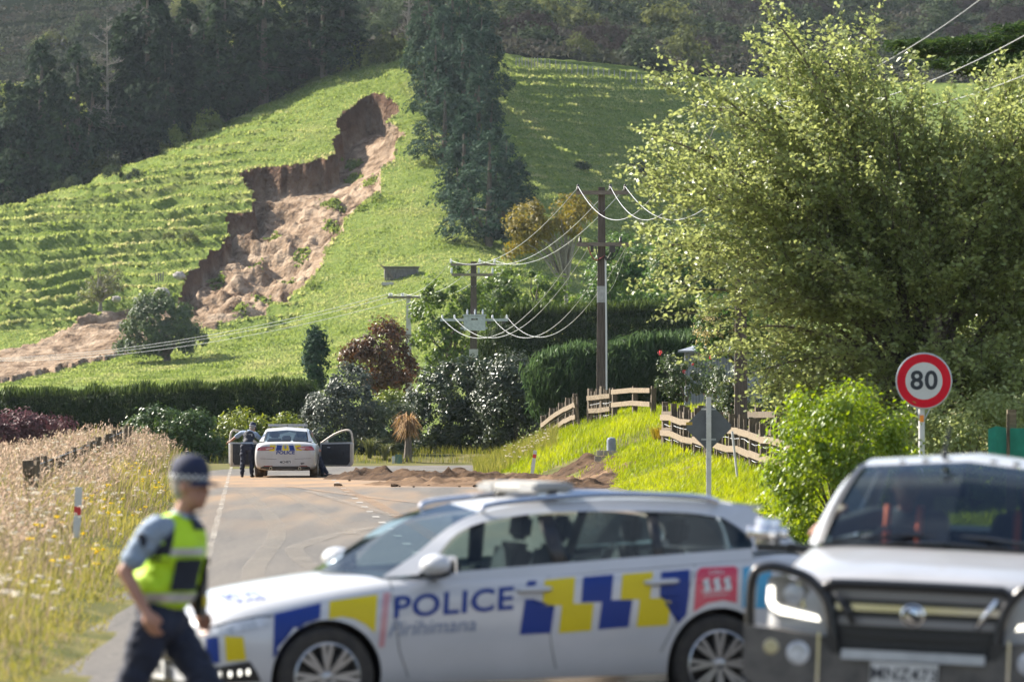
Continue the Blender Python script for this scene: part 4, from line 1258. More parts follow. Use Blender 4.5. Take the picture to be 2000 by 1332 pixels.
# ------------------------------------------------------------------ the big leafy tree on the right
def big_tree():
    rs = np.random.RandomState(202)
    D = 102.0
    base = Vector((X(1800, D), D, 0.55))
    root = empty('elm_tree', base, 0, 'huge spreading leafy tree filling the right of the picture behind the speed sign', 'tree')
    poly = np.array([(1272, 262), (1310, 150), (1370, 138), (1440, 190), (1480, 180), (1520, 35), (1560, 48), (1600, 120), (1625, 75), (1690, 62), (1722, 120), (1790, 138), (1830, 205), (1900, 160), (1960, 130), (2110, 150),
                     (2200, 500), (2190, 930), (1900, 940), (1780, 930), (1650, 870), (1570, 800), (1470, 730), (1400, 700), (1340, 590), (1280, 550), (1255, 450), (1265, 380)], float)
    tips = []
    def add_tip(px, py, dd): tips.append(Vector(((px - 1000) / F * dd, dd, CAM_H + (HOR - py) / F * dd)) - base)
    for px, py in [(1275, 264), (1305, 152), (1268, 375), (1250, 448), (1285, 545), (1345, 140), (1330, 300), (1500, 22), (1515, 60), (1545, 110), (1625, 70), (1690, 58), (1660, 110), (1780, 138), (1850, 205), (1935, 165), (1990, 150), (1290, 320), (1300, 500), (1395, 690), (1370, 610),
                   (1440, 640), (1500, 700), (1440, 200), (1560, 60)]:
        add_tip(px, py, D + rs.uniform(-1.6, 1.2))
    q = np.stack([rs.uniform(1250, 2200, 900), rs.uniform(30, 900, 900)], 1)
    q = q[in_poly(q[:, 0], q[:, 1], poly)]
    loop = [tuple(p) for p in poly] + [tuple(poly[0])]
    dist = dist_line(q[:, 0], q[:, 1], loop)
    for (px, py), ds in list(zip(q, dist))[:360]:
        th = 2.2 * math.sqrt(max(0.05, 1 - (1 - min(ds, 260) / 260) ** 2))
        u = rs.uniform(-1, 1); u = math.copysign(abs(u) ** 0.6, u)
        add_tip(px, py, D + u * th)
    b = MB()
    b.tube([(0, 0, -0.4), (0.05, 0.02, 0.8), (0.0, 0.1, 1.7)], [0.34, 0.27, 0.22], 10)
    for k in range(4):
        a = rs.uniform(0, 6.28)
        b.tube([(0.3 * math.cos(a), 0.3 * math.sin(a), -0.3), (0.6 * math.cos(a), 0.5 * math.sin(a), 1.5), (1.1 * math.cos(a), 0.9 * math.sin(a), 3.2)], [0.16, 0.12, 0.06], 7)
    LC, LS, LN, LT, TN = [], [], [], [], []
    tw = MB()
    for ti, tip in enumerate(tips):
        s0 = Vector((rs.uniform(-.15, .15), rs.uniform(-.15, .15), rs.uniform(0.9, 1.9)))
        L = (tip - s0).length
        m1 = s0.lerp(tip, 0.35) + Vector((0, 0, 0.16 * L)); m2 = s0.lerp(tip, 0.7) + Vector((0, 0, 0.12 * L))
        pts = [Vector(p) for p in smooth_path([tuple(s0), tuple(m1), tuple(m2), tuple(tip)], 6)]
        k = len(pts)
        if ti % 7 == 0:
            b.tube(pts, [0.05 * (1 - 0.9 * i / (k - 1)) + 0.005 for i in range(k)], 5, cap=False)
        tone = rs.random()
        # leafy shoots on the outer part of the limb
        for sidx in range(15):
            t = 0.40 + 0.60 * (sidx / 14.0)
            fi = t * (k - 1); i0 = min(int(fi), k - 2)
            o = pts[i0].lerp(pts[i0 + 1], fi - i0)
            ax = (pts[i0 + 1] - pts[i0]).normalized()
            dr = Vector(unit(rs, 1)[0]) * 0.75 + ax * 0.85 + Vector((-0.10, 0, 0.12))
            dr.normalize()
            SL = rs.uniform(0.45, 1.15) * (1.0 if sidx < 10 else 0.7)
            if sidx == 14: dr = ax
            e = o + dr * SL + Vector((0, 0, -0.06 * SL))
            tw.tube([o, o.lerp(e, 0.5) + Vector((0, 0, 0.03)), e], [0.008, 0.006, 0.003], 3, cap=False)
            nl = int(SL / 0.027)
            ss = (np.arange(nl) + rs.random(nl) * 0.6) / nl
            side = np.array(dr.cross(Vector((0, 0, 1))).normalized()) if abs(dr.z) < 0.97 else np.array([1, 0, 0])
            sg = np.where(np.arange(nl) % 2 == 0, 1.0, -1.0)
            C = np.array(o)[None] + np.array(e - o)[None] * ss[:, None] + side[None] * (sg * 0.045)[:, None] + rs.normal(size=(nl, 3)) * 0.05
            N = np.array([0, 0, 1.0])[None] + rs.normal(size=(nl, 3)) * 0.75
            T = side[None] * sg[:, None] + np.array(dr)[None] * 0.6 + rs.normal(size=(nl, 3)) * 0.3
            LC.append(C); LN.append(N); LT.append(T); LS.append(rs.uniform(0.066, 0.125, nl)); TN.append(np.clip(0.5 * tone + 0.5 * rs.random(nl), 0, 1))
    b.build('trunk', MT['bark'], root, smooth=True)
    tw.build('twigs', MT['bark'], root)
    V, Fc, r = leaf_arrays(np.concatenate(LC), np.concatenate(LS), np.concatenate(LN), rs, 0.66, np.concatenate(LT))
    link('crown', np_mesh('crown', V, Fc, False, np.repeat(np.concatenate(TN), 4)), MT['elm'], root)
big_tree()
plant('vine_shrub', 'bright green leafy climber spilling over the roadside fence', 'shrub',
      [(1470, 1075), (1492, 1020), (1480, 985), (1514, 955), (1498, 905), (1536, 885), (1520, 835), (1562, 820), (1550, 778), (1600, 790), (1612, 744), (1648, 772), (1684, 752), (1712, 822), (1768, 818), (1762, 880), (1800, 900), (1800, 1090), (1490, 1100)], 86, 0.9, 300, 0.26, 70, 0.070, 'vine', 121, (X(1630, 86), 86, .3), 0.0, 20, tdir=(-0.2, 0, -1))
plant('vine_shrub', 'duller green undergrowth below the big tree and behind the ute', 'shrub',
      [(1700, 1000), (1700, 850), (1800, 780), (1900, 770), (2100, 780), (2120, 1010)], 99, 1.4, 220, 0.28, 55, 0.08, 'elm', 122, (X(1900, 99), 99, .3), 0.0, 16)

def cedar():
    rs = np.random.RandomState(9)
    D = 128.0
    base = Vector((X(2190, D), D, 1.6))
    root = empty('cedar_tree', base, 0, 'dark cedar reaching level branches in from the upper right edge', 'tree')
    b = MB()
    b.tube([(0, 0, -0.4), (0, 0, 4), (0.05, 0, 9), (0, 0, 12.5)], [0.4, 0.32, 0.2, 0.05], 10)
    Cs, Ns, Ts, Ss = [], [], [], []
    for (px, py, dy) in [(1745, 92, 0), (1790, 110, 0.5), (1830, 128, -0.5), (1880, 90, 0.8), (1920, 142, 0), (1960, 62, -0.4), (1985, 100, 0.6), (1870, 138, -0.8), (2050, 40, 0), (2060, 150, 0.5), (2300, 90, 0), (2350, 30, 0.6)]:
        e = P(px, py, D + dy) - base
        s = Vector((0, 0, e.z - 0.2))
        pts = [Vector(p) for p in smooth_path([tuple(s), tuple(s.lerp(e, 0.5) + Vector((0, 0, 0.22))), tuple(e)], 8)]
        b.tube(pts, [0.09 * (1 - 0.85 * i / (len(pts) - 1)) for i in range(len(pts))], 5, cap=False)
        L = (e - s).length
        n = int(L * 520)
        t = rs.uniform(0.25, 1.0, n)
        fi = t * (len(pts) - 1); i0 = np.minimum(fi.astype(int), len(pts) - 2)
        A = np.array([tuple(p) for p in pts])
        C = A[i0] + (A[i0 + 1] - A[i0]) * (fi - i0)[:, None]
        w = 0.75 * np.sin(np.clip(t * 1.15, 0, 1) * 2.6) + 0.12
        C[:, 1] += rs.normal(size=n) * 0.6 * w; C[:, 0] += rs.normal(size=n) * 0.2
        C[:, 2] += -np.abs(rs.normal(size=n)) * 0.10 + 0.10 + 0.12 * fbm(C[:, 0] * 3, C[:, 1] * 3, 4, 2)
        Cs.append(C); Ss.append(rs.uniform(0.10, 0.24, n))
        Ns.append(rs.normal(size=(n, 3)) * 0.5 + np.array([0, 0, 0.8]))
        Ts.append(np.array([-0.7, 0, -0.35])[None] + rs.normal(size=(n, 3)) * 0.5)
    V, Fc, r = leaf_arrays(np.concatenate(Cs), np.concatenate(Ss), np.concatenate(Ns), rs, 0.22, np.concatenate(Ts))
    b.build('trunk', MT['bark'], root, smooth=True)
    link('crown', np_mesh('crown', V, Fc, False, r), MT['cedar'], root)
cedar()

# ------------------------------------------------------------------ blades: flax, palm, tussock
def blade_arrays(Bp, H, lean, W, rs, bend=0.5):
    """three-segment blades: base Bp (n,3), length H, lean direction (n,3), width W"""
    n = len(Bp)
    up = np.array([0, 0, 1.0])[None]
    d0 = up + lean * 0.35; d1 = up * (1 - bend) + lean
    d0 /= np.linalg.norm(d0, axis=1, keepdims=True); d1 /= (np.linalg.norm(d1, axis=1, keepdims=True) + 1e-9)
    H = np.asarray(H).reshape(-1, 1); W = np.asarray(W).reshape(-1, 1)
    M = Bp + d0 * H * 0.55; T = M + d1 * H * 0.5
    a = rs.uniform(0, 2 * math.pi, n)
    s = np.stack([np.cos(a), np.sin(a) * 0.6, np.zeros(n)], 1)
    V = np.stack([Bp - s * W * 0.5, Bp + s * W * 0.5, M - s * W * 0.42, M + s * W * 0.42, T], 1).reshape(-1, 3)
    i = np.arange(n)[:, None] * 5
    Fc = np.concatenate([i + np.array([[0, 1, 3]]), i + np.array([[0, 3, 2]]), i + np.array([[2, 3, 4]])])
    return V, Fc, np.repeat(rs.random(n), 5)

def tuft(name, label, cat, px, d, n, h, spread, m, seed, droop=0.8, w=0.035, base_z=None, group=None, crown_r=0.05):
    rs = np.random.RandomState(seed)
    x = X(px, d)
    z = float(G(x, d)) if base_z is None else base_z
    a = rs.uniform(0, 6.28, n)
    lean = np.stack([np.cos(a), np.sin(a), np.zeros(n)], 1) * rs.uniform(0.2, 1.0, n)[:, None] * spread
    Bp = lean * crown_r; Bp[:, 2] = 0
    V, Fc, r = blade_arrays(Bp, h * rs.uniform(0.6, 1.15, n), lean, np.full(n, w), rs, droop)
    o = link(name, np_mesh(name, V, Fc, False, r), MT[m], None, (x, d, z))
    tag(o, label, cat, group)
    return o
tuft('flax_plant', 'spiky green flax beside the silver bush at the road edge', 'plant', 722, 205.5, 90, 1.15, 1.0, 'flax', 131, 0.9, 0.05)
tuft('flax_plant', 'low flax clump left of the dry palm', 'plant', 752, 205, 60, 0.95, 1.0, 'flax', 132, 0.9, 0.05)
def dry_palm():
    root = empty('cabbage_palm', (X(795, 204.5), 204.5, 0.1), 0, 'short palm with hanging brown and yellow dead leaves by the bend', 'palm')
    b = MB(); b.tube([(0, 0, -0.2), (0.05, 0, 0.6), (0.02, 0, 1.05)], [0.16, 0.13, 0.10], 8); b.build('trunk', MT['bark'], root, smooth=True)
    rs = np.random.RandomState(3); n = 280
    a = rs.uniform(0, 6.28, n)
    lean = np.stack([np.cos(a), np.sin(a), np.zeros(n)], 1) * rs.uniform(0.5, 1.0, n)[:, None]
    lean[:, 2] = -rs.uniform(0.2, 1.6, n)
    Bp = np.zeros((n, 3)); Bp[:, 2] = rs.uniform(0.55, 1.15, n)
    V, Fc, r = blade_arrays(Bp, rs.uniform(0.6, 1.25, n), lean, np.full(n, 0.045), rs, 1.0)
    link('fronds', np_mesh('fronds', V, Fc, False, r), MT['dead_leaf'], root)
dry_palm()
MT['tussock'] = leaf_mat('golden_tussock', [(0.12, 0.10, 0.02), (0.24, 0.19, 0.03), (0.34, 0.25, 0.045)], 0.4, 0.6)
for k, (px, d, h, lb) in enumerate([(1300, 158, .55, 'golden tussock grass at the left on top of the bank'), (1330, 157, .65, 'tallest golden tussock on top of the bank by the fence corner'), (1360, 156, .55, 'golden tussock right behind the fence corner')]):
    tuft('tussock_grass', lb, 'plant', px, d, 420, h, 1.0, 'tussock', 140 + k, 0.9, 0.018, group='golden tussocks on the bank', crown_r=0.35)
# ------------------------------------------------------------------ lettering
def text_mesh(s, size, offset=0.0, extrude=0.0, align='CENTER', spacing=1.0, shear=0.0):
    cu = bpy.data.curves.new('lettering', 'FONT')
    cu.body = s; cu.size = size; cu.offset = offset; cu.extrude = extrude
    cu.align_x = align; cu.align_y = 'CENTER'; cu.space_character = spacing; cu.shear = shear
    cu.resolution_u = 4
    o = bpy.data.objects.new('lettering', cu); col.objects.link(o)
    dg = bpy.context.evaluated_depsgraph_get(); dg.update()
    me = bpy.data.meshes.new_from_object(o.evaluated_get(dg))
    bpy.data.objects.remove(o)
    me.materials.clear()
    return me

def text_on(name, s, size, m, parent, loc, rot, offset=0.0, extrude=0.001, **kw):
    me = text_mesh(s, size, offset, extrude, **kw)
    me.materials.append(MT[m])
    o = link(name, me, None, parent, loc)
    o.rotation_euler = rot
    return o

# ------------------------------------------------------------------ power poles
def insulator(b, c, h=0.22, r=0.06):
    b.lathe([(0.0, 0), (r * .7, 0), (r * .8, h * .15), (r, h * .2), (r * .75, h * .35), (r, h * .45), (r * .7, h * .6), (r * .9, h * .7), (r * .5, h * .95), (0, h)], 10, 'Z', c)

def pole(px, d, top_py, base_z, w_top, w_bot, arms, mname, label, name='power_pole', round_=False):
    x = X(px, d)
    root = empty(name, (x, d, base_z), 0, label, 'power pole')
    zt = Z(top_py, d) - base_z
    b = MB()
    if round_:
        b.tube([(0, 0, -1.0), (0, 0, zt * .5), (0, 0, zt)], [w_bot / 2, (w_top + w_bot) / 4, w_top / 2], 12)
    else:
        hw = lambda z: (w_bot + (w_top - w_bot) * z / zt) / 2
        vs = []
        for z in (-1.0, zt):
            q = hw(max(z, 0))
            vs += [(-q, -q * .8, z), (q, -q * .8, z), (q, q * .8, z), (-q, q * .8, z)]
        b.add(vs, [(0, 1, 2, 3), (7, 6, 5, 4), (0, 4, 5, 1), (1, 5, 6, 2), (2, 6, 7, 3), (3, 7, 4, 0)])
    b.build('post', MT[mname], root)
    for (x0, x1, py, ins, hi, mat_a, mat_i) in arms:
        z = Z(py, d) - base_z
        b = MB(); b.box(((X(x0, d) + X(x1, d)) / 2 - x, -w_top * .4 - 0.06, z), (X(x1, d) - X(x0, d), 0.11, 0.13))
        arm = b.build('crossarm', MT[mat_a], root)
        b = MB()
        for s in (-1, 1):
            b.beam((s * 0.62, -w_top * .4 - 0.06, z - 0.05), (s * 0.06, -w_top * .4 - 0.06, z - 0.62), 0.012, 0.05, (0, 1, 0))
        if hi > 0.0: b.build('brace', MT['galv'], root)
        for pi in ins:
            b = MB(); insulator(b, (X(pi, d) - x, -w_top * .4 - 0.06, z + 0.065), hi if hi > 0 else 0.2)
            b.build('insulator', MT[mat_i], arm, smooth=True)
    return root

A_D, B_D, C_D, D_D = 188.0, 290.0, 350.0, 137.0
pA = pole(1175, A_D, 366, float(G(X(1175, A_D), A_D)), 0.22, 0.37, [(1125, 1227, 377, (1129, 1192, 1221), 0.22, 'arm_wood', 'ins_dark'), (1126, 1228, 478, (1133, 1212), -1, 'arm_wood', 'ins_dark')], 'pole_wood',
          'tall dark wooden power pole with two crossarms behind the small fence')
MT['pole_label'] = mat('pale_pole_band', (0.42, 0.41, 0.40), (0.30, 0.29, 0.28), 9, 0.5)
MT['conduit'] = mat('white_conduit', (0.62, 0.62, 0.60), rough=0.5)
MT['cable'] = mat('black_cable', (0.02, 0.02, 0.022), rough=0.5)
MT['cable_red'] = mat('red_cable', (0.25, 0.03, 0.02), rough=0.5)
b = MB(); z0 = pA.location.z
b.box((0, 0, Z(575, A_D) - z0), (0.30, 0.25, Z(559, A_D) - Z(591, A_D))); b.build('number_band', MT['pole_label'], pA)
b = MB(); b.tube([(0.165, -0.14, -0.3), (0.15, -0.14, Z(640, A_D) - z0), (0.125, -0.12, Z(500, A_D) - z0)], 0.03, 8); b.build('conduit', MT['conduit'], pA, smooth=True)
for k, (dx, mm) in enumerate([(-0.28, 'cable_red'), (-0.12, 'cable'), (0.25, 'cable'), (0.38, 'cable')]):
    zz = Z(482, A_D) - z0
    b = MB(); b.tube(smooth_path([(dx * 1.6, -0.2, zz), (dx * 1.2, -0.24, zz - 0.30), (dx * .6, -0.2, zz - 0.45), (0.1, -0.17, zz - 0.3)], 6), 0.018, 5); b.build('cable', MT[mm], pA, smooth=True)
for dx in (0.40, -0.32, 0.30):
    b = MB(); b.box((dx, -0.2, Z(487, A_D) - z0), (0.10, 0.10, 0.22)); b.build('fuse_box', MT['ins_dark'], pA)

pB = pole(925, B_D, 511, 0.9, 0.29, 0.44, [(880, 969, 517, (881, 937, 966), 0.24, 'arm_wood', 'porcelain'), (882, 963, 537, (882, 935, 962), 0.30, 'arm_wood', 'porcelain'), (860, 992, 625, (864, 888, 962, 990), -1, 'galv', 'porcelain')], 'pole_wood',
          'wooden power pole carrying a grey transformer above the dark shrubs')
z0 = pB.location.z; x0 = pB.location.x
b = MB(); b.box((X(927, B_D) - x0, -0.52, Z(632, B_D) - z0), (X(948, B_D) - X(906, B_D), 0.55, Z(618, B_D) - Z(646, B_D)))
b.box((X(927, B_D) - x0, -0.52, Z(616, B_D) - z0), (X(950, B_D) - X(904, B_D), 0.60, 0.07))
tr = b.build('transformer', MT['galv'], pB)
b = MB(); b.box((X(926, B_D) - x0, -0.3, Z(641, B_D) - z0), (X(953, B_D) - X(900, B_D), 0.12, 0.10)); b.build('bracket', MT['galv'], pB)
for q in (913, 928, 943):
    b = MB(); insulator(b, (X(q, B_D) - x0, -0.5, Z(615, B_D) - z0), 0.28, 0.055); b.build('bushing', MT['porcelain'], tr, smooth=True)
b = MB(); b.box((0, 0, 0), (0.33, 0.004, 0.09)); o = b.build('rating_plate', MT['ins_dark'], tr, loc=(X(927, B_D) - x0, -0.802, Z(624, B_D) - z0))
text_on('lettering', '100L', 0.11, 'pole_label', tr, (X(927, B_D) - x0, -0.807, Z(624, B_D) - z0), (R(90), 0, 0))
b = MB(); b.box((0, 0, Z(690, B_D) - z0), (0.46, 0.38, 0.42)); b.build('white_band', MT['pole_label'], pB)
for q in (955, 984):
    b = MB(); b.box((X(q, B_D) - x0, -0.2, Z(630, B_D) - z0), (0.22, 0.12, 0.12)); b.build('fuse_box', MT['ins_dark'], pB)

pC = pole(798, C_D, 576, 1.3, 0.26, 0.46, [(757, 839, 581, (761, 765, 785, 788, 830, 835), 0.20, 'arm_wood', 'porcelain'), (757, 840, 655, (762, 834), -1, 'arm_wood', 'ins_dark')], 'concrete',
          'pale concrete power pole left of the light green tree')
pD = pole(1447, D_D, 206, float(G(X(1447, D_D), D_D)), 0.22, 0.33, [(1362, 1532, 214, (1367, 1412, 1520), 0.20, 'arm_wood', 'porcelain')], 'pole_wood',
          'dark wooden power pole half hidden in the big leafy tree')

def wire(name, p0, p1, sag, r, label, group, n=26):
    p0 = Vector(p0); p1 = Vector(p1)
    pts = []
    for k in range(n + 1):
        t = k / n
        q = p0.lerp(p1, t); q.z -= 4 * sag * t * (1 - t)
        pts.append(q)
    b = MB(); b.tube(pts, r * 0.6, 5)
    o = b.build(name, MT['wire'], None, smooth=True)
    tag(o, label, 'wire', group)
def ip(px, py, d, off=0.0):
    p = P(px, py, d); p.y -= 0.14; return p
for k, (a, b2) in enumerate(zip([(1129, 365), (1192, 365), (1221, 365)], [(1367, 205), (1412, 205), (1520, 205)])):
    wire('power_line', ip(*a, A_D), ip(*b2, D_D), 1.85, 0.017, ['left', 'middle', 'right'][k] + ' slack line between the tall dark pole and the pole in the leafy tree', 'upper power lines')
for k, (a, b2) in enumerate(zip([(881, 509), (937, 509), (966, 509)], [(1129, 366), (1192, 366), (1221, 366)])):
    wire('power_line', ip(*a, B_D), ip(*b2, A_D), 1.05, 0.019, ['left', 'middle', 'right'][k] + ' upper line from the transformer pole up to the tall dark pole', 'upper power lines')
for k, (a, b2) in enumerate(zip([(763, 573), (786, 573), (832, 573)], [(881, 509), (937, 509), (966, 509)])):
    wire('power_line', ip(*a, C_D), ip(*b2, B_D), 0.75, 0.020, ['left', 'middle', 'right'][k] + ' line between the concrete pole and the transformer pole', 'upper power lines')
for k, a in enumerate([(763, 573), (786, 573), (832, 573)]):
    e = P(-700 + 30 * k, 600, 505)
    wire('power_line', ip(*a, C_D), e, 4.3 + 0.08 * k, 0.024, ['lowest', 'middle', 'highest'][k] + ' line running left from the concrete pole across the field', 'field power lines', 40)
for k, (a, b2) in enumerate(zip([(864, 622), (888, 621), (962, 621), (990, 619)], [(1133, 480), (1152, 480), (1200, 480), (1224, 480)])):
    wire('power_line', ip(*a, B_D), ip(*b2, A_D), 1.9, 0.019, ['first', 'second', 'third', 'fourth'][k] + ' from left of the low slack lines hanging from the transformer arm', 'lower power lines')
for k, (a, e) in enumerate(zip([(1367, 205), (1412, 205), (1520, 205)], [(2150, -200, 80), (2290, -120, 80), (2420, -90, 80)])):
    wire('power_line', ip(*a, D_D), P(*e), 1.0, 0.013, ['upper', 'middle', 'lower'][k] + ' line leaving the leafy tree for the upper right corner', 'near power lines')
wire('service_line', ip(762, 657, C_D), P(905, 705, 285), 1.3, 0.012, 'thin service line dropping from the concrete pole lower arm into the trees', 'service lines')
wire('service_line', ip(1224, 482, A_D), P(1180, 575, 240), 0.4, 0.010, 'thin service line from the tall dark pole to the garden', 'service lines')

# ------------------------------------------------------------------ fences on the right bank
def rail_fence(name, label, pts, spacing, h, seed, rails=(0.40, 0.80), m_rail='wood_rail', m_bat='wood_dark', bat_w=0.075, post_every=3, z_off=0.0, wires=True, bat=True, group=None, side=1):
    rs = random.Random(seed)
    path = [Vector((X(px, d), d)) for px, d in pts]
    L = [0]
    for a, b2 in zip(path[:-1], path[1:]): L.append(L[-1] + (b2 - a).length)
    def at(s):
        for i in range(len(path) - 1):
            if s <= L[i + 1] or i == len(path) - 2:
                t = (s - L[i]) / max(1e-6, L[i + 1] - L[i]); q = path[i].lerp(path[i + 1], t)
                tn = (path[i + 1] - path[i]).normalized(); return q, tn
    o0, _ = at(0)
    base = Vector((o0.x, o0.y, float(G(o0.x, o0.y)) + z_off))
    root = empty(name, base, 0, label, 'fence', group)
    n = int(L[-1] / spacing)
    zz = lambda q: float(G(q.x, q.y)) + z_off
    stations = []
    for k in range(n + 1):
        q, tn = at(min(k * spacing, L[-1]))
        stations.append((q, tn, zz(q)))
        nn = Vector((tn.y, -tn.x)) * side
        p = Vector((q.x, q.y, zz(q))) - base
        b = MB()
        if k % post_every == 0:
            b.box((0, 0, h / 2 - 0.15), (0.15, 0.15, h + 0.38)); nm = 'post'
        else:
            if not bat: continue
            b.box((0, 0, h / 2 - 0.05 + rs.uniform(-.03, .03)), (bat_w * rs.uniform(.8, 1.2), 0.05, h)); nm = 'batten'
        o = b.build(nm, MT[m_bat], root, loc=p)
        o.rotation_euler = (rs.uniform(-.03, .03), rs.uniform(-.04, .04), math.atan2(tn.y, tn.x))
    for hz in rails:
        k = 0
        while k < n:
            k2 = min(k + post_every, n)
            a, ta, za = stations[k]; c, tc_, zc = stations[k2]
            nn = Vector((ta.y, -ta.x, 0)) * side * 0.095
            dz0 = rs.uniform(-.03, .03); dz1 = rs.uniform(-.03, .03)
            b = MB(); b.beam(Vector((a.x, a.y, za + hz + dz0)) + nn - base, Vector((c.x, c.y, zc + hz + dz1)) + nn - base, 0.04, 0.15)
            b.build('rail', MT[m_rail], root)
            k = k2
    if wires:
        for hz in (0.22, 0.60):
            b = MB()
            b.tube([Vector((q.x, q.y, z + hz)) + Vector((tn.y, -tn.x, 0)) * side * 0.04 - base for q, tn, z in stations], 0.006, 4)
            b.build('strand', MT['galv'], root)
    return root
rail_fence('rail_fence', 'long brown rail and batten fence curving down the bank behind the grey diamond sign', [(1297, 154), (1330, 149.5), (1380, 143), (1440, 135.5), (1500, 127.5), (1560, 120)], 0.95, 1.14, 1, rails=(0.36, 0.78), bat_w=0.085)
rail_fence('rail_fence', 'short rail fence left of the driveway gap on the mound', [(1062, 190), (1085, 187.5), (1110, 184.5), (1132, 182)], 0.60, 1.05, 2, rails=(0.32, 0.72))
r_ = rail_fence('rail_fence', 'short rail fence right of the driveway gap below the tall pole', [(1152, 181.5), (1176, 180.5), (1200, 179.5)], 0.22, 1.10, 3, rails=(0.40, 0.80), post_every=5)
rail_fence('rail_fence', 'open two rail fence running right from the driveway gap', [(1200, 179.3), (1245, 176), (1292, 172)], 3.0, 0.95, 4, rails=(0.45, 0.88), wires=False, bat=False, post_every=1)
rail_fence('rail_fence', 'dark rail fence behind the dark pole and shrubs', [(1300, 153.6), (1345, 150), (1400, 146), (1475, 141), (1560, 136)], 2.6, 1.05, 6, rails=(0.42, 0.85), m_rail='wood_dark', wires=False, bat=False, post_every=1)
for (px, d, lean, lb) in [(1134, 181.8, -0.22, 'slanting timber brace at the left side of the driveway gap'), (1149, 181.3, 0.26, 'slanting timber brace at the right side of the driveway gap')]:
    x = X(px, d); b = MB(); b.beam((0, 0, -0.1), (lean, 0, 0.95), 0.07, 0.12, (0, 1, 0))
    o = b.build('fence_brace', MT['wood_rail'], None, loc=(x, d - 0.12, float(G(x, d)))); tag(o, lb, 'timber brace', 'braces at the driveway gap')

# broken dark fence in the dry grass on the left
def grass_fence():
    rs = random.Random(12)
    pts = [(62, 92), (110, 104), (160, 119), (205, 135), (250, 153)]
    base = Vector((X(62, 92), 92, float(G(X(62, 92), 92))))
    root = empty('batten_fence', base, 0, 'old dark batten fence sunk in the tall dry grass', 'fence')
    n = 40
    for k in range(n + 1):
        t = k / n * (len(pts) - 1); i = min(int(t), len(pts) - 2); f = t - i
        px = pts[i][0] + (pts[i + 1][0] - pts[i][0]) * f; d = pts[i][1] + (pts[i + 1][1] - pts[i][1]) * f
        x = X(px, d); z = float(G(x, d))
        top = np.interp(px, [62, 110, 160, 205, 250], [898, 893, 872, 852, 830])
        h = Z(top, d) - z + rs.uniform(-.06, .06)
        b = MB(); w = rs.uniform(.06, .10)
        if k == 0: w = 0.17
        b.box((0, 0, h / 2 - .1), (w, w, h + .2))
        o = b.build('batten' if k else 'post', MT['wood_dark'], root, loc=Vector((x, d, z)) - base); o.rotation_euler = (rs.uniform(-.1, .1), rs.uniform(-.10, .10), rs.uniform(0, 1))
    b = MB(); b.box((0, -0.12, Z(918, 92) - base.z), (0.24, 0.12, 0.16)); b.build('block', MT['wood_dark'], root)
    b = MB()
    b.tube([Vector((X(p, d), d, Z(np.interp(p, [62, 250], [912, 840]), d))) - base for p, d in pts], 0.006, 4); b.build('strand', MT['galv'], root)
grass_fence()

# ------------------------------------------------------------------ signs and markers
MT['sign_red'] = mat('sign_red', (0.62, 0.006, 0.022), (0.54, 0.006, 0.02), 3, 0.7, spec=0.2)
MT['sign_white'] = mat('sign_white', (0.68, 0.68, 0.67), (0.60, 0.60, 0.59), 2, 0.5)
MT['sign_black'] = mat('sign_black', (0.010, 0.014, 0.025), rough=0.45)
MT['sign_back'] = mat('dark_grey_sign_back', (0.080, 0.088, 0.10), (0.11, 0.12, 0.135), 3, 0.55)
MT['orange'] = mat('orange_reflector', (0.80, 0.24, 0.02), rough=0.4)
MT['yellow_tag'] = mat('yellow_sticker', (0.65, 0.42, 0.02), rough=0.5)
def speed_sign():
    d = 92.0; x = X(1800, d); zb = float(G(x, d))
    root = empty('speed_sign', (x, d, zb), 0, 'round red and white 80 speed limit sign on a white post', 'road sign')
    zc = Z(744, d) - zb; dx = X(1804, d) - x; r = 0.447
    b = MB(); b.tube([(0, 0, -0.3), (0, 0, zc - r + 0.05)], 0.05, 12); b.build('post', MT['white_post'], root, smooth=True)
    b = MB(); b.tube([(0, 0, zc - r - 0.28), (0, 0, zc + 0.1)], 0.036, 10); b.build('sleeve', MT['galv'], root, smooth=True)
    b = MB(); b.lathe([(0, 0.0), (r, 0.0), (r + .012, -.008), (r, -.016), (0, -.016)], 64, 'Y', (dx, -.05, zc)); plate = b.build('plate', MT['galv'], root)
    b = MB(); b.lathe([(0.285, -.0195), (r - .014, -.0195)], 64, 'Y', (dx, -.05, zc)); b.build('red_ring', MT['sign_red'], plate)
    b = MB(); b.lathe([(0.0, -.0215), (0.30, -.0215)], 64, 'Y', (dx, -.05, zc)); b.build('white_disc', MT['sign_white'], plate)
    o = text_on('numerals', '80', 0.43, 'sign_black', plate, (dx, -.0745, zc - .004), (R(90), 0, 0), offset=0.010, spacing=1.08); o.scale = (1.0, 0.98, 1)
    b = MB(); b.box((0, -.055, zc - r - .16), (.062, .012, .11)); b.build('orange_reflector', MT['orange'], root)
    b = MB()
    for s in (-1, 1): b.beam((s * 0.02, -.03, zc - r - .22), (s * 0.13 + dx, -.03, zc - r + .06), .012, .02)
    b.build('stay', MT['galv'], root)
speed_sign()
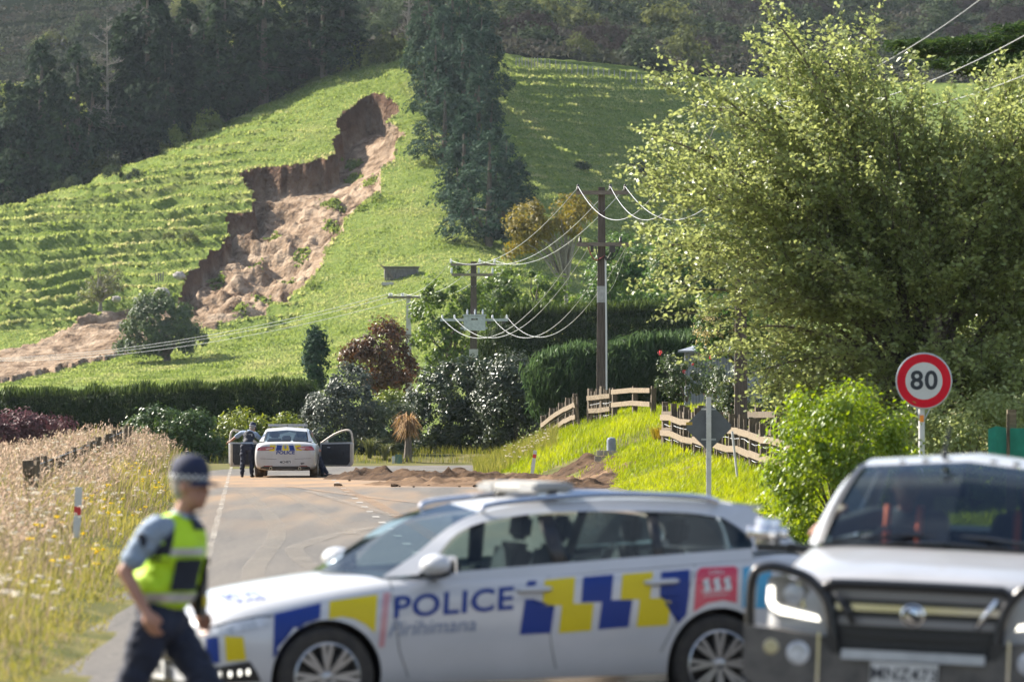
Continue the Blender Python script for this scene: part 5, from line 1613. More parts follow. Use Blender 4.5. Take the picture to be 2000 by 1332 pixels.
def diamond():
    d = 120.0; x = X(1384, d); zb = float(G(x, d))
    root = empty('diamond_sign', (x, d, zb), 0, 'grey back of a diamond road sign on a white post', 'road sign')
    zc = Z(833, d) - zb; h = 49.5 / F * d
    b = MB(); b.box((0, 0, 0), (h * 1.414 - .02, .012, h * 1.414 - .02)); 
    me = b.mesh('plate', MT['sign_back']); bm = bmesh.new(); bm.from_mesh(me)
    bmesh.ops.bevel(bm, geom=[e for e in bm.edges if abs(e.verts[0].co.y - e.verts[1].co.y) > .005], offset=.05, segments=4, affect='EDGES'); bm.to_mesh(me); bm.free()
    o = link('plate', me, None, root, (0, 0, zc)); o.rotation_euler = (0, R(45), 0)
    b = MB(); b.box((0, -.055, (Z(780, d) - zb) / 2 - .1), (.105, .08, Z(780, d) - zb + .3)); b.build('post', MT['white_post'], root)
    for py in (799, 858):
        b = MB(); b.box((0, -.010, Z(py, d) - zb), (.31, .008, .035)); b.build('bracket', MT['galv'], root)
    b = MB(); b.box((X(1346, d) - x, -.008, Z(827, d) - zb), (.13, .003, .055)); st = b.build('sticker', MT['yellow_tag'], root)
    text_on('lettering', 'JHAIN', 0.04, 'sign_back', st, (X(1346, d) - x, -.011, Z(827, d) - zb), (R(90), 0, 0))
    for py in (808, 860, 880, 896):
        b = MB(); b.lathe([(0, 0), (.012, 0), (.012, -.006), (0, -.008)], 8, 'Y', (0, -.0955, Z(py, d) - zb)); b.build('bolt', MT['galv'], root)
diamond()
def marker(px, d, top, lean, label, z_red=(0.72, 0.86)):
    x = X(px, d); zb = float(G(x, d)); h = Z(top, d) - zb
    root = empty('marker_post', (x, d, zb), 0, label, 'marker post', 'roadside marker posts')
    root.rotation_euler = (0, lean, 0)
    b = MB(); b.prism([(-.05, -.03), (.05, -.03), (.05, .02), (0, .035), (-.05, .02)], 'Z', -.25, h); b.build('post', MT['white_post'], root)
    b = MB(); b.box((0, -.031, h * (z_red[0] + z_red[1]) / 2), (.102, .012, h * (z_red[1] - z_red[0]))); b.build('red_band', MT['red_refl'], root)
marker(1038, 165, 879, R(8), 'leaning white marker post with a red band behind the mud')
marker(149, 80, 951, R(3), 'white marker post with a red band in the dry grass', (0.45, 0.62))
b = MB(); x = X(1443, 126.5); b.tube([(0, 0, -.2), (-.15, 0, 1.1)], .026, 8)
tag(b.build('stake', MT['white_post'], None, loc=(x, 126.5, float(G(x, 126.5)))), 'thin white stake leaning against the brown fence', 'stake')

# service pillar by the bend, culvert, windbreak cloth
MT['green_box'] = mat('green_pillar', (0.05, 0.12, 0.10), (0.08, 0.17, 0.14), 4, 0.5)
root = empty('service_pillar', (X(776, 204), 204, 0.0), 0, 'small green service pillar beside a white stub at the road bend', 'service pillar')
b = MB(); b.box((0.05, 0, .16), (.24, .2, .34)); b.build('cabinet', MT['green_box'], root)
b = MB(); b.box((-.14, 0, .13), (.11, .1, .28)); b.build('stub_post', MT['white_post'], root)
MT['pipe'] = mat('blue_grey_pipe', (0.16, 0.19, 0.24), (0.24, 0.27, 0.32), 6, 0.5)
x = X(1194, 160.0)
b = MB(); b.lathe([(.11, 0), (.13, 0), (.13, .55), (.11, .55)], 14, 'Z'); b.lathe([(0, .53), (.12, .53), (.10, .60), (0, .62)], 14, 'Z')
o = b.build('standpipe', MT['pipe'], None, smooth=True, loc=(x, 160, float(G(x, 160)) - .1)); tag(o, 'short blue grey standpipe in the grass above the gully', 'pipe')
MT['stone'] = mat('pale_headwall_stone', (0.26, 0.24, 0.20), (0.40, 0.37, 0.31), 5, 0.9, bump=.02)
x = X(1182, 158.0); root = empty('headwall', (x, 158, 0.2), 0, 'small pale stone headwall at the mouth of the gully', 'wall')
rs_ = random.Random(4)
for r0 in range(4):
    for c0 in range(3):
        b = MB(); b.box((-.2 + c0 * .2 + (r0 % 2) * .06, rs_.uniform(-.03, .03), .1 + r0 * .16), (.18, .2, .14)); b.build('stone', MT['stone'], root)
MT['cloth_green'] = mat('green_windbreak_cloth', (0.008, 0.16, 0.11), (0.012, 0.22, 0.15), 8, 0.8)
root = empty('windbreak', (X(1965, 90), 90, float(G(X(1965, 90), 90))), 0, 'green windbreak cloth on timber posts at the right edge', 'windbreak')
zb = root.location.z; x0 = root.location.x
b = MB()
q = [(1930, 838), (1945, 832), (1970, 836), (2000, 836), (2060, 830), (2120, 836)]
vs = [(X(px, 90) - x0, .04 * math.sin(px * .2), Z(py, 90) - zb) for px, py in q] + [(X(px, 90) - x0, .04 * math.sin(px * .2), Z(895, 90) - zb) for px, py in q]
b.add(vs, [(i, i + 1, i + 7, i + 6) for i in range(5)])
b.build('cloth', MT['cloth_green'], root)
for px, w, t in ((1968, .05, 814), (1977, .14, 806), (2060, .14, 806)):
    b = MB(); b.box((X(px, 90) - x0, -.1 if w < .1 else .12, (Z(t, 90) - zb) / 2), (w, w, Z(t, 90) - zb + .1)); b.build('post', MT['wood_rail'] if w > .1 else MT['wood_dark'], root)
# corrugated garden shed behind the blossom tree
MT['shed_iron'] = mat('grey_corrugated_iron', (0.16, 0.18, 0.21), (0.22, 0.24, 0.27), 2, 0.5, metal=.2)
x = X(1395, 180); zb = 1.9
root = empty('garden_shed', (x, 180, zb), R(-20), 'grey corrugated shed glimpsed between the roses and the dark pole', 'shed')
b = MB()
n = 60; vs = []
for k in range(n + 1):
    u = -1.0 + 2.0 * k / n; yo = .02 * math.cos(k * math.pi / 1.5)
    vs += [(u, yo, -.6), (u, yo, 1.95)]
b.add(vs, [(2 * i, 2 * i + 2, 2 * i + 3, 2 * i + 1) for i in range(n)])
b.build('wall', MT['shed_iron'], root)
b = MB(); b.box((0, 1.0, .65), (1.96, 1.9, 2.5)); b.build('side_walls', MT['shed_iron'], root)
b = MB(); b.box((0, .95, 2.02), (2.3, 2.3, .06), (R(6), 0, 0)); b.build('roof', MT['shed_iron'], root)

# ------------------------------------------------------------------ on the hill: hut, trough, boulders, fence
MT['old_wood'] = mat('old_black_timber', (0.07, 0.066, 0.064), (0.24, 0.22, 0.20), 3, 0.9, stretch=(8, 8, .6))
p = hill_at(784, 542)
root = empty('field_hut', p, R(4), 'dark old timber shelter on the green slope below the slip', 'hut')
w = 66 / F * p.y; h = 19 / F * p.y
n = 14
for k in range(n):
    b = MB(); b.box((-w / 2 + (k + .5) * w / n, .02 * (k % 2), h / 2 - .3), (w / n - .03, .06, h + .6)); b.build('plank', MT['old_wood'], root)
b = MB(); b.box((0, .9, h * .45), (w, .08, h * .9)); b.build('back_wall', MT['old_wood'], root)
b = MB(); b.box((0, .5, h + .06), (w + .3, 1.7, .08), (R(-4), 0, 0)); b.build('roof', MT['old_wood'], root)
for s in (-1, 1):
    b = MB(); b.box((s * w / 2 * .98, .5, h / 2), (.08, 1.1, h)); b.build('side_wall', MT['old_wood'], root)
b = MB(); b.beam((-w / 2 - .45, -.25, h + .35), (-w / 2 + 1.0, -.25, -.05), .12, .12); b.build('fallen_beam', MT['arm_wood'], root)
p = hill_at(757, 557)
b = MB(); tw_ = 23 / F * p.y; b.box((0, 0, .12), (tw_, .6, .34)); b.box((0, 0, .30), (tw_ * .9, .45, .03))
tag(b.build('trough', MT['concrete'], None, loc=p), 'low grey concrete trough below the timber shelter', 'trough')
MT['boulder'] = mat('pale_boulder', (0.20, 0.18, 0.17), (0.40, 0.37, 0.35), 1.2, 0.9, bump=.1, bscale=3)
for (px, py, s, lb) in [(351, 543, 1.0, 'pale boulder at the left edge of the slip above the terraces'), (227, 588, .75, 'pale boulder beside the small half bare tree'), (316, 578, 1.3, 'pale boulder behind the round field tree')]:
    p = hill_at(px, py); b = MB(); b.ball((0, 0, .25 * s), .62 * s, 10, 7, (1.2, 1, .75)); o = b.build('boulder', MT['boulder'], None, smooth=True, loc=p)
    rs_ = random.Random(px)
    for v_ in o.data.vertices: v_.co *= rs_.uniform(.82, 1.15)
    tag(o, lb, 'boulder', 'boulders on the hill')
def hill_fence(name, label, pts, n, h, m, seed):
    rs = random.Random(seed)
    p0 = hill_at(*pts[0], 640, 738); root = empty(name, p0, 0, label, 'fence')
    for k in range(n):
        t = k / (n - 1) * (len(pts) - 1); i = min(int(t), len(pts) - 2); f = t - i
        q = hill_at(pts[i][0] + (pts[i + 1][0] - pts[i][0]) * f, pts[i][1] + (pts[i + 1][1] - pts[i][1]) * f, 640, 738)
        b = MB(); b.box((0, 0, h / 2 - .1), (.13, .13, h * rs.uniform(.85, 1.15)))
        o = b.build('post', MT[m], root, loc=q - p0); o.rotation_euler = (0, rs.uniform(-.08, .08), 0)
MT['grey_post'] = mat('grey_hill_post', (0.22, 0.21, 0.20), (0.34, 0.33, 0.31), 3, .9)
hill_fence('hill_fence', 'line of grey posts along the top of the shaded right slope', [(1008, 130), (1060, 132), (1150, 148), (1240, 160), (1340, 176), (1400, 182)], 44, 1.25, 'grey_post', 3)
hill_fence('hill_fence', 'few old posts beside the round field tree', [(305, 700), (312, 705), (318, 708)], 4, 1.0, 'old_wood', 4)
# ------------------------------------------------------------------ vehicles
MT['car_white'] = mat('white_car_paint', (0.64, 0.65, 0.68), (0.57, 0.58, 0.60), 1.3, 0.28, spec=0.5, coat=0.6, detail=4)
MT['car_white2'] = mat('dusty_white_paint', (0.56, 0.56, 0.57), (0.46, 0.445, 0.42), 1.6, 0.35, coat=0.4, detail=6)
MT['ute_paint'] = mat('silver_white_paint', (0.50, 0.50, 0.52), (0.41, 0.405, 0.40), 1.6, 0.32, metal=0.15, coat=0.5, detail=6)
MT['black_trim'] = mat('black_trim', (0.012, 0.013, 0.016), rough=0.35)
MT['rubber'] = mat('tyre_rubber', (0.016, 0.016, 0.017), (0.045, 0.040, 0.034), 8, 0.85)
MT['rubber_mud'] = mat('muddy_tyre', (0.05, 0.038, 0.026), (0.16, 0.115, 0.07), 6, 0.9)
MT['alloy'] = mat('alloy_rim', (0.42, 0.43, 0.45), (0.34, 0.34, 0.34), 5, 0.3, metal=0.75)
MT['chrome'] = mat('chrome', (0.72, 0.73, 0.75), rough=0.12, metal=1.0)
MT['lens'] = mat('headlamp_lens', (0.30, 0.32, 0.35), (0.60, 0.62, 0.66), 18, 0.08, coat=1.0, detail=3)
MT['lamp_dark'] = mat('headlamp_shell', (0.10, 0.10, 0.11), (0.30, 0.30, 0.31), 14, 0.12, coat=1.0)
MT['led'] = mat('lit_lamp', (0.9, 0.9, 0.85), rough=0.3, emit=(1.0, 0.93, 0.78), estr=1.3)
MT['lamp_on'] = mat('small_lit_lamp', (0.9, 0.9, 0.85), rough=0.2, emit=(1.0, 0.95, 0.82), estr=0.7)
MT['interior'] = mat('dark_interior', (0.016, 0.018, 0.022), (0.032, 0.034, 0.04), 6, 0.8)
MT['seat'] = mat('seat_cloth', (0.018, 0.022, 0.032), rough=0.9)
MT['livery_blue'] = mat('livery_blue', (0.003, 0.026, 0.185), (0.004, 0.032, 0.21), 2, 0.45, spec=0.3)
MT['livery_yellow'] = mat('livery_yellow', (0.62, 0.49, 0.006), (0.56, 0.44, 0.006), 2, 0.45, spec=0.3)
MT['livery_red'] = mat('livery_red', (0.50, 0.018, 0.06), rough=0.35, coat=0.4)
MT['livery_pink'] = mat('livery_faded_red', (0.45, 0.22, 0.24), rough=0.35, coat=0.4)
MT['livery_cyan'] = mat('livery_cyan', (0.012, 0.26, 0.46), rough=0.35, coat=0.4)
MT['livery_grey'] = mat('livery_grey_blue', (0.16, 0.20, 0.29), rough=0.4)
MT['tail_red'] = mat('tail_lamp_red', (0.30, 0.008, 0.012), (0.16, 0.006, 0.01), 20, 0.1, coat=1.0)
MT['tail_clear'] = mat('tail_lamp_clear', (0.45, 0.30, 0.30), rough=0.1, coat=1.0)
MT['plate'] = mat('number_plate', (0.62, 0.62, 0.60), rough=0.4)
MT['steel_bar'] = mat('dark_steel_bumper', (0.060, 0.058, 0.056), (0.13, 0.12, 0.11), 6, 0.5, metal=0.3, detail=7)
MT['lightbar'] = mat('lightbar_housing', (0.50, 0.50, 0.48), (0.36, 0.35, 0.33), 8, 0.35)
MT['lightbar_blue'] = mat('pale_lens', (0.30, 0.31, 0.34), rough=0.2, coat=1.0)
MT['glass'] = glass_mat('side_glass', (0.62, 0.74, 0.71))
MT['glass_dark'] = glass_mat('privacy_glass', (0.22, 0.28, 0.30))
MT['screen_glass'] = glass_mat('windscreen_glass', (0.45, 0.52, 0.54))

def cr_resample(pts, n):
    """Catmull-Rom curve through pts, n points evenly by length"""
    p = [np.array(q, float) for q in pts]
    out = []
    m = 16
    for i in range(len(p) - 1):
        p0 = p[max(i - 1, 0)]; p1 = p[i]; p2 = p[i + 1]; p3 = p[min(i + 2, len(p) - 1)]
        for k in range(m):
            t = k / m
            out.append(0.5 * ((2 * p1) + (p2 - p0) * t + (2 * p0 - 5 * p1 + 4 * p2 - p3) * t * t + (3 * p1 - p0 - 3 * p2 + p3) * t ** 3))
    out.append(p[-1])
    out = np.array(out)
    seg = np.r_[0, np.cumsum(np.linalg.norm(np.diff(out, axis=0), axis=1))]
    s = np.linspace(0, seg[-1], n)
    return np.stack([np.interp(s, seg, out[:, k]) for k in range(3)], 1)

def apply_mods(o):
    dg = bpy.context.evaluated_depsgraph_get(); dg.update()
    me = bpy.data.meshes.new_from_object(o.evaluated_get(dg))
    return me

def loft_body(stations, name, parent, mats, arches, arch_r, arch_in, level=2):
    """stations: (x, [(y, z) x K]) half sections from bottom centre to top centre; closed and mirrored; wheel arches cut"""
    K = len(stations[0][1])
    vs = []; fs = []
    ring = 2 * K - 2
    for x, sec in stations:
        for (y, z) in sec: vs.append((x, y, z))
        for (y, z) in sec[-2:0:-1]: vs.append((x, -y, z))
    n = len(stations)
    for i in range(n - 1):
        for k in range(ring):
            a = i * ring + k; b2 = i * ring + (k + 1) % ring
            fs.append((a, b2, b2 + ring, a + ring))
    for i in (0, n - 1):
        o = i * ring
        for k in range(K - 1):
            a = o + k; b2 = o + k + 1
            c = o + (ring - k - 1) % ring; d = o + (ring - k) % ring
            q = (a, b2, c, d) if k > 0 else (a, b2, o + ring - 1)
            if k == K - 2: q = (a, b2, o + (ring - k))
            fs.append(q if i else tuple(reversed(q)))
    me = bpy.data.meshes.new(name); me.from_pydata(vs, [], fs)
    bm = bmesh.new(); bm.from_mesh(me); bmesh.ops.recalc_face_normals(bm, faces=bm.faces); bm.to_mesh(me); bm.free()
    o = bpy.data.objects.new(name, me); col.objects.link(o)
    sd = o.modifiers.new('s', 'SUBSURF'); sd.levels = level; sd.render_levels = level
    cutters = []
    for (ax, az, yy0, yy1) in arches:
        b = MB()
        prof = [(0, yy0), (arch_r, yy0), (arch_r, yy1), (0, yy1)]
        b.lathe([(1e-4, yy0), (arch_r, yy0), (arch_r, yy1), (1e-4, yy1)], 48, 'Y', (ax, 0, az))
        cm = b.mesh('cut'); bm = bmesh.new(); bm.from_mesh(cm); bmesh.ops.remove_doubles(bm, verts=bm.verts, dist=5e-4); bmesh.ops.recalc_face_normals(bm, faces=bm.faces); bm.to_mesh(cm); bm.free()
        c = bpy.data.objects.new('cut', cm); col.objects.link(c); cutters.append(c)
        bo = o.modifiers.new('b', 'BOOLEAN'); bo.operation = 'DIFFERENCE'; bo.solver = 'EXACT'; bo.object = c
    res = apply_mods(o)
    for c in cutters: bpy.data.objects.remove(c)
    bpy.data.objects.remove(o)
    res.name = name
    res.materials.clear()
    for m in mats: res.materials.append(m)
    mi = []
    for p in res.polygons:
        c = p.center; idx = 0
        for (ax, az, yy0, yy1) in arches:
            if math.hypot(c.x - ax, c.z - az) < arch_r + 0.004 and yy0 - .01 <= c.y <= yy1 + .01 and (abs(p.normal.y) > .9 or math.hypot(c.x - ax, c.z - az) < arch_r + .004):
                r = math.hypot(c.x - ax, c.z - az)
                if r < arch_r - .002 or abs((p.normal.x * (c.x - ax) + p.normal.z * (c.z - az))) > .5 * r:
                    if abs(p.normal.y) < .6 or abs(c.y) < max(abs(yy0), abs(yy1)) - .3: idx = 1
        mi.append(idx)
    res.polygons.foreach_set('material_index', mi)
    res.polygons.foreach_set('use_smooth', [True] * len(res.polygons))
    res.set_sharp_from_angle(angle=R(50))
    ob = link(name, res, None, parent)
    return ob

def strip3(name, A, B, n, m, parent, mirror=True, f0=0.0, f1=1.0, thick=0.0, flip=False, merge=False):
    """skin between two curves (n samples each), for |y| on both sides; separate objects per side unless merge"""
    a = cr_resample(A, 81); b2 = cr_resample(B, 81)
    i = np.linspace(f0 * 80, f1 * 80, n)
    def samp(c): return np.stack([np.interp(i, np.arange(81), c[:, k]) for k in range(3)], 1)
    a = samp(a); b2 = samp(b2)
    obs = []
    for s in ((-1, 1) if mirror else (-1,)):
        vs = np.concatenate([a, b2]); vs = vs * np.array([1, -s, 1])
        fs = [(k, k + 1, n + k + 1, n + k) for k in range(n - 1)]
        b = MB(); b.add([tuple(v) for v in vs], fs)
        o = b.build(name, m, parent, smooth='all')
        if thick:
            sm = o.modifiers.new('t', 'SOLIDIFY'); sm.thickness = thick; sm.offset = 0
        obs.append(o)
    return obs

def wheel(parent, c, r, w, spokes, side, m_tyre='rubber', m_rim='alloy', name='wheel'):
    """c: centre; side = +1/-1: which y the outer face looks to"""
    root = empty(name, c); root.parent = parent
    b = MB()
    hw = w / 2; rr = r * 0.70
    prof = [(rr, -hw * .9), (r * .82, -hw), (r * .95, -hw * .92), (r, -hw * .7), (r, hw * .7), (r * .95, hw * .92), (r * .82, hw), (rr, hw * .9)]
    b.lathe(prof, 40, 'Y'); b.build('tyre', MT[m_tyre], root, smooth=True)
    b = MB()
    b.lathe([(rr * 1.0, side * hw * .92), (rr * .95, side * hw * .98), (rr * .90, side * hw * .7), (rr * .88, -side * hw * .8)], 40, 'Y')
    for k in range(spokes):
        a = 2 * math.pi * k / spokes
        for da, wd in ((-.13, .028), (.13, .028)):
            p0 = Vector((math.cos(a) * r * .12, side * hw * .78, math.sin(a) * r * .12))
            p1 = Vector((math.cos(a + da) * rr * .95, side * hw * .9, math.sin(a + da) * rr * .95))
            b.beam(p0, p1, wd * r / .33, .03, (0, side, 0))
    b.lathe([(0, side * hw * .95), (r * .10, side * hw * .93), (r * .17, side * hw * .75), (r * .17, side * hw * .5)], 20, 'Y')
    b.build('rim', MT[m_rim], root, smooth=True)
    b = MB(); b.lathe([(0, side * hw * .2), (rr * .90, side * hw * .2), (rr * .90, side * hw * .1), (0, side * hw * .1)], 30, 'Y'); b.build('brake_disc', MT['black_trim'], root)
    return root

class Proj:
    """puts flat print onto a body where the photograph shows it: rays from the viewpoint meet the panel, the print lies 4 mm above"""
    def __init__(self, root, bodies):
        bpy.context.view_layer.update()
        self.M = root.matrix_world.copy(); self.Mi = self.M.inverted(); self.root = root
        vs = []; fs = []
        for o in bodies:
            L = self.Mi @ o.matrix_world; k = len(vs)
            vs += [L @ v.co for v in o.data.vertices]; fs += [tuple(k + i for i in p.vertices) for p in o.data.polygons]
        self.t = BVHTree.FromPolygons(vs, fs)
        self.cam = self.Mi @ Vector((0, 0, CAM_H))
    def hit(self, px, py, off=.004):
        d = (self.Mi @ P(px, py, 40.0) - self.cam).normalized()
        h, n, _, _ = self.t.ray_cast(self.cam, d)
        if h is None: return None
        if n.dot(d) > 0: n = -n
        return h + n * off
    def plane(self, px, py, axis, val):
        d = (self.Mi @ P(px, py, 40.0) - self.cam)
        t = (val - self.cam[axis]) / d[axis]
        return self.cam + d * t
    def decal(self, name, poly, m, parent=None, off=.004, sub=2, mirror=False):
        bm = bmesh.new()
        vv = [bm.verts.new((x, y, 0)) for x, y in poly]
        bm.faces.new(vv)
        bmesh.ops.triangulate(bm, faces=bm.faces)
        for _ in range(sub): bmesh.ops.subdivide_edges(bm, edges=bm.edges, cuts=1, use_grid_fill=True)
        return self._finish(name, bm, m, parent, off, mirror)
    def _finish(self, name, bm, m, parent, off, mirror):
        last = None; bad = []
        for v in bm.verts:
            h = self.hit(v.co.x, v.co.y, off)
            if h is None: bad.append(v)
            else: v.co = h
        bmesh.ops.delete(bm, geom=bad, context='VERTS')
        me = bpy.data.meshes.new(name); 
        bmesh.ops.recalc_face_normals(bm, faces=bm.faces)
        bm.to_mesh(me); bm.free()
        me.materials.append(MT[m])
        me.polygons.foreach_set('use_smooth', [True] * len(me.polygons))
        o = link(name, me, None, parent or self.root)
        if mirror:
            me2 = me.copy()
            for v in me2.vertices: v.co.y *= -1
            me2.flip_normals()
            link(name, me2, None, parent or self.root)
        return o
    def text(self, name, s, quad, m, parent=None, off=.005, bold=0.0, spacing=1.0, shear=0.0):
        """quad: TL, TR, BR, BL pixels of the lettering's box"""
        me = text_mesh(s, 1.0, bold, 0.0, spacing=spacing, shear=shear)
        bm = bmesh.new(); bm.from_mesh(me)
        xs = [v.co.x for v in bm.verts]; ys = [v.co.y for v in bm.verts]
        x0, x1, y0, y1 = min(xs), max(xs), min(ys), max(ys)
        TL, TR, BR, BL = [Vector(q) for q in quad]
        bmesh.ops.triangulate(bm, faces=bm.faces)
        for v in bm.verts:
            u = (v.co.x - x0) / (x1 - x0); w = (v.co.y - y0) / (y1 - y0)
            q = BL.lerp(BR, u).lerp(TL.lerp(TR, u), w)
            v.co = (q.x, q.y, 0)
        return self._finish(name, bm, m, parent, off, False)

def seat(parent, x, y, z, w=.5, h=.62, name='seat'):
    b = MB()
    b.box((x - .05, y, z), (.50, w, .16)); 
    b.box((x + .22, y, z + h / 2), (.14, w * .92, h), (0, R(14), 0))
    s = b.mesh(name, MT['seat']); bm = bmesh.new(); bm.from_mesh(s); bmesh.ops.bevel(bm, geom=list(bm.edges), offset=.045, segments=2, affect='EDGES'); bm.to_mesh(s); bm.free()
    o = link(name, s, None, parent)
    b = MB(); b.box((x + .34, y, z + h + .10), (.09, .27, .19), (0, R(10), 0))
    s = b.mesh('headrest', MT['seat']); bm = bmesh.new(); bm.from_mesh(s); bmesh.ops.bevel(bm, geom=list(bm.edges), offset=.035, segments=3, affect='EDGES'); bm.to_mesh(s); bm.free()
    link('headrest', s, None, o)
    return o

def sec(ys, zb, y1, ym, ysh, zsh, yt, zt, ztc, z1=.36, zm=.60, crown=.5):
    return [(0, zb), (ys * .85, zb), (ys, zb + .06), (y1, z1), (ym, zm), (ysh, zsh), (yt, zt), (yt * .5, zt + (ztc - zt) * .8), (0, ztc)]

# ---------------------------------------------------------------- police wagon across the road
def wagon():
    fx, fy = X(631, 38.0), 38.0
    root = empty('police_wagon', (fx, fy, 0.0), 0, 'white police station wagon with blue and yellow blocks parked across the road', 'car')
    # local x runs from front axle to rear; the rear stands a little higher on the road camber
    root.rotation_euler = Euler((0, R(-0.9), R(21.0)), 'XYZ')
    # place so that the front axle line centre is 0.80 m beyond the near wheel
    root.location = Vector((fx, fy, 0.0)) + Vector((-math.sin(R(21)), math.cos(R(21)), 0)) * 0.80 - Vector((0, 0, .015))
    ST = [
        (-.865, sec(.42, .24, .48, .50, .49, .62, .44, .685, .705)),
        (-.82, sec(.60, .21, .66, .68, .66, .635, .58, .725, .75)),
        (-.71, sec(.76, .19, .81, .83, .80, .67, .68, .785, .82)),
        (-.48, sec(.84, .18, .885, .90, .87, .735, .735, .86, .895)),
        (-.10, sec(.87, .18, .905, .922, .90, .80, .755, .925, .955)),
        (.25, sec(.875, .18, .905, .925, .91, .845, .775, .965, .995)),
        (.50, sec(.875, .18, .905, .926, .912, .88, .79, .995, 1.02)),
        (.75, sec(.875, .18, .905, .927, .912, .90, .815, 1.005, .95)),
        (.95, sec(.875, .18, .905, .927, .912, .915, .82, 1.015, .72)),
        (2.0, sec(.875, .18, .905, .927, .915, .945, .828, 1.06, .70)),
        (2.7, sec(.875, .18, .905, .927, .915, .975, .828, 1.095, .72)),
        (3.08, sec(.865, .19, .90, .922, .91, .985, .815, 1.115, .90)),
        (3.40, sec(.84, .21, .88, .90, .88, .985, .775, 1.115, 1.06)),
        (3.62, sec(.76, .24, .82, .845, .82, .95, .71, 1.07, 1.08)),
        (3.74, sec(.62, .28, .70, .74, .70, .88, .62, .97, .99)),
    ]
    wr, wb = .335, 2.84
    body = loft_body(ST, 'body', root, [MT['car_white'], MT['black_trim'], MT['interior']],
                     [(0, .335, .60, 1.2), (0, .335, -1.2, -.60), (wb, .335, .60, 1.2), (wb, .335, -1.2, -.60)], .385, .55)
    for p in body.data.polygons:
        c = p.center
        if .80 < c.x < 3.15 and abs(c.y) < .77 and c.z > .55 and p.normal.z > .2: p.material_index = 2
        if c.z < .215: p.material_index = 1
    belt = [(.80, .83, 1.00), (1.2, .835, 1.022), (2.0, .842, 1.062), (2.6, .842, 1.09), (3.12, .825, 1.112)]
    cant = [(.80, .82, 1.015), (.90, .745, 1.14), (1.04, .70, 1.255), (1.25, .665, 1.325), (1.6, .645, 1.368), (2.0, .64, 1.375), (2.4, .64, 1.366), (2.75, .645, 1.345), (2.95, .66, 1.31), (3.08, .70, 1.24), (3.13, .77, 1.16)]
    edge = [(.45, .74, .985), (.72, .70, 1.14), (.98, .64, 1.31), (1.22, .59, 1.40), (1.6, .56, 1.452), (2.1, .55, 1.472), (2.6, .55, 1.458), (3.0, .555, 1.425), (3.22, .56, 1.395)]
    cent = [(.28, .0, 1.02), (.60, .0, 1.19), (.95, .0, 1.37), (1.22, .0, 1.455), (1.6, .0, 1.49), (2.1, .0, 1.505), (2.6, .0, 1.492), (3.0, .0, 1.46), (3.25, .0, 1.43)]
    strip3('roof', edge[3:], cent[3:], 28, MT['car_white'], root)
    strip3('roof_side', edge[:8], [(.68, .83, 1.0), (.84, .775, 1.125), (1.0, .715, 1.262), (1.23, .675, 1.342), (1.6, .652, 1.386), (2.0, .645, 1.393), (2.4, .645, 1.384), (2.75, .65, 1.363), (2.98, .668, 1.325)], 40, MT['car_white'], root)
    strip3('quarter_pillar', [(3.13, .83, 1.09), (3.145, .775, 1.17), (3.09, .705, 1.25), (2.98, .668, 1.325)], [(3.58, .70, 1.07), (3.50, .65, 1.17), (3.37, .60, 1.28), (3.22, .56, 1.395)], 14, MT['car_white'], root)
    strip3('roof_corner', [(2.98, .668, 1.325), (2.86, .656, 1.348)], [(3.22, .56, 1.395), (3.0, .555, 1.425)], 6, MT['car_white'], root)
    strip3('windscreen', [(.45, .735, .985), (.72, .695, 1.14), (.98, .635, 1.31), (1.22, .585, 1.40)], [(.28, 0, 1.02), (.60, 0, 1.19), (.95, 0, 1.37), (1.22, 0, 1.455)], 14, MT['screen_glass'], root)
    strip3('rear_glass', [(3.22, .56, 1.395), (3.37, .60, 1.28), (3.50, .65, 1.17), (3.58, .70, 1.07)], [(3.27, 0, 1.43), (3.42, 0, 1.31), (3.56, 0, 1.19), (3.64, 0, 1.08)], 8, MT['glass_dark'], root)
    lowb = [(x, y, z - .03) for x, y, z in belt]
    strip3('front_window', lowb, cant, 16, MT['glass'], root, f0=.0, f1=.375)
    strip3('rear_window', lowb, cant, 12, MT['glass'], root, f0=.415, f1=.69)
    strip3('quarter_window', lowb, cant, 12, MT['glass_dark'], root, f0=.715, f1=1.0)
    strip3('centre_pillar', [(x, y + .004, z) for x, y, z in lowb], [(x, y + .004, z) for x, y, z in cant], 4, MT['black_trim'], root, f0=.372, f1=.418, thick=.01)
    strip3('rear_pillar', [(x, y + .004, z) for x, y, z in lowb], [(x, y + .004, z) for x, y, z in cant], 4, MT['black_trim'], root, f0=.687, f1=.718, thick=.01)
    strip3('window_sill', [(x, y + .030, z - .075) for x, y, z in belt], [(x, y + .006, z + .004) for x, y, z in belt], 20, MT['car_white'], root)
    # roof rails, light bar, spoiler
    for s in (-1, 1):
        b = MB(); b.tube(smooth_path([(1.22, s * .60, 1.41), (1.35, s * .60, 1.46), (2.1, s * .585, 1.502), (2.8, s * .585, 1.472), (2.98, s * .59, 1.43)], 6), .022, 8); b.build('roof_rail', MT['chrome'], root, smooth=True)
    b = MB(); b.box((1.78, 0, 1.555), (.30, 1.10, .075)); me = b.mesh('light_bar', MT['lightbar']); bm = bmesh.new(); bm.from_mesh(me); bmesh.ops.bevel(bm, geom=list(bm.edges), offset=.03, segments=3, affect='EDGES'); bm.to_mesh(me); bm.free()
    lb = link('light_bar', me, None, root)
    for s in (-1, 1):
        b = MB(); b.box((1.78, s * .40, 1.555), (.304, .26, .045)); b.build('blue_lens', MT['lightbar_blue'], lb)
        b = MB(); b.box((1.78, s * .50, 1.50), (.06, .06, .08)); b.build('foot', MT['black_trim'], lb)
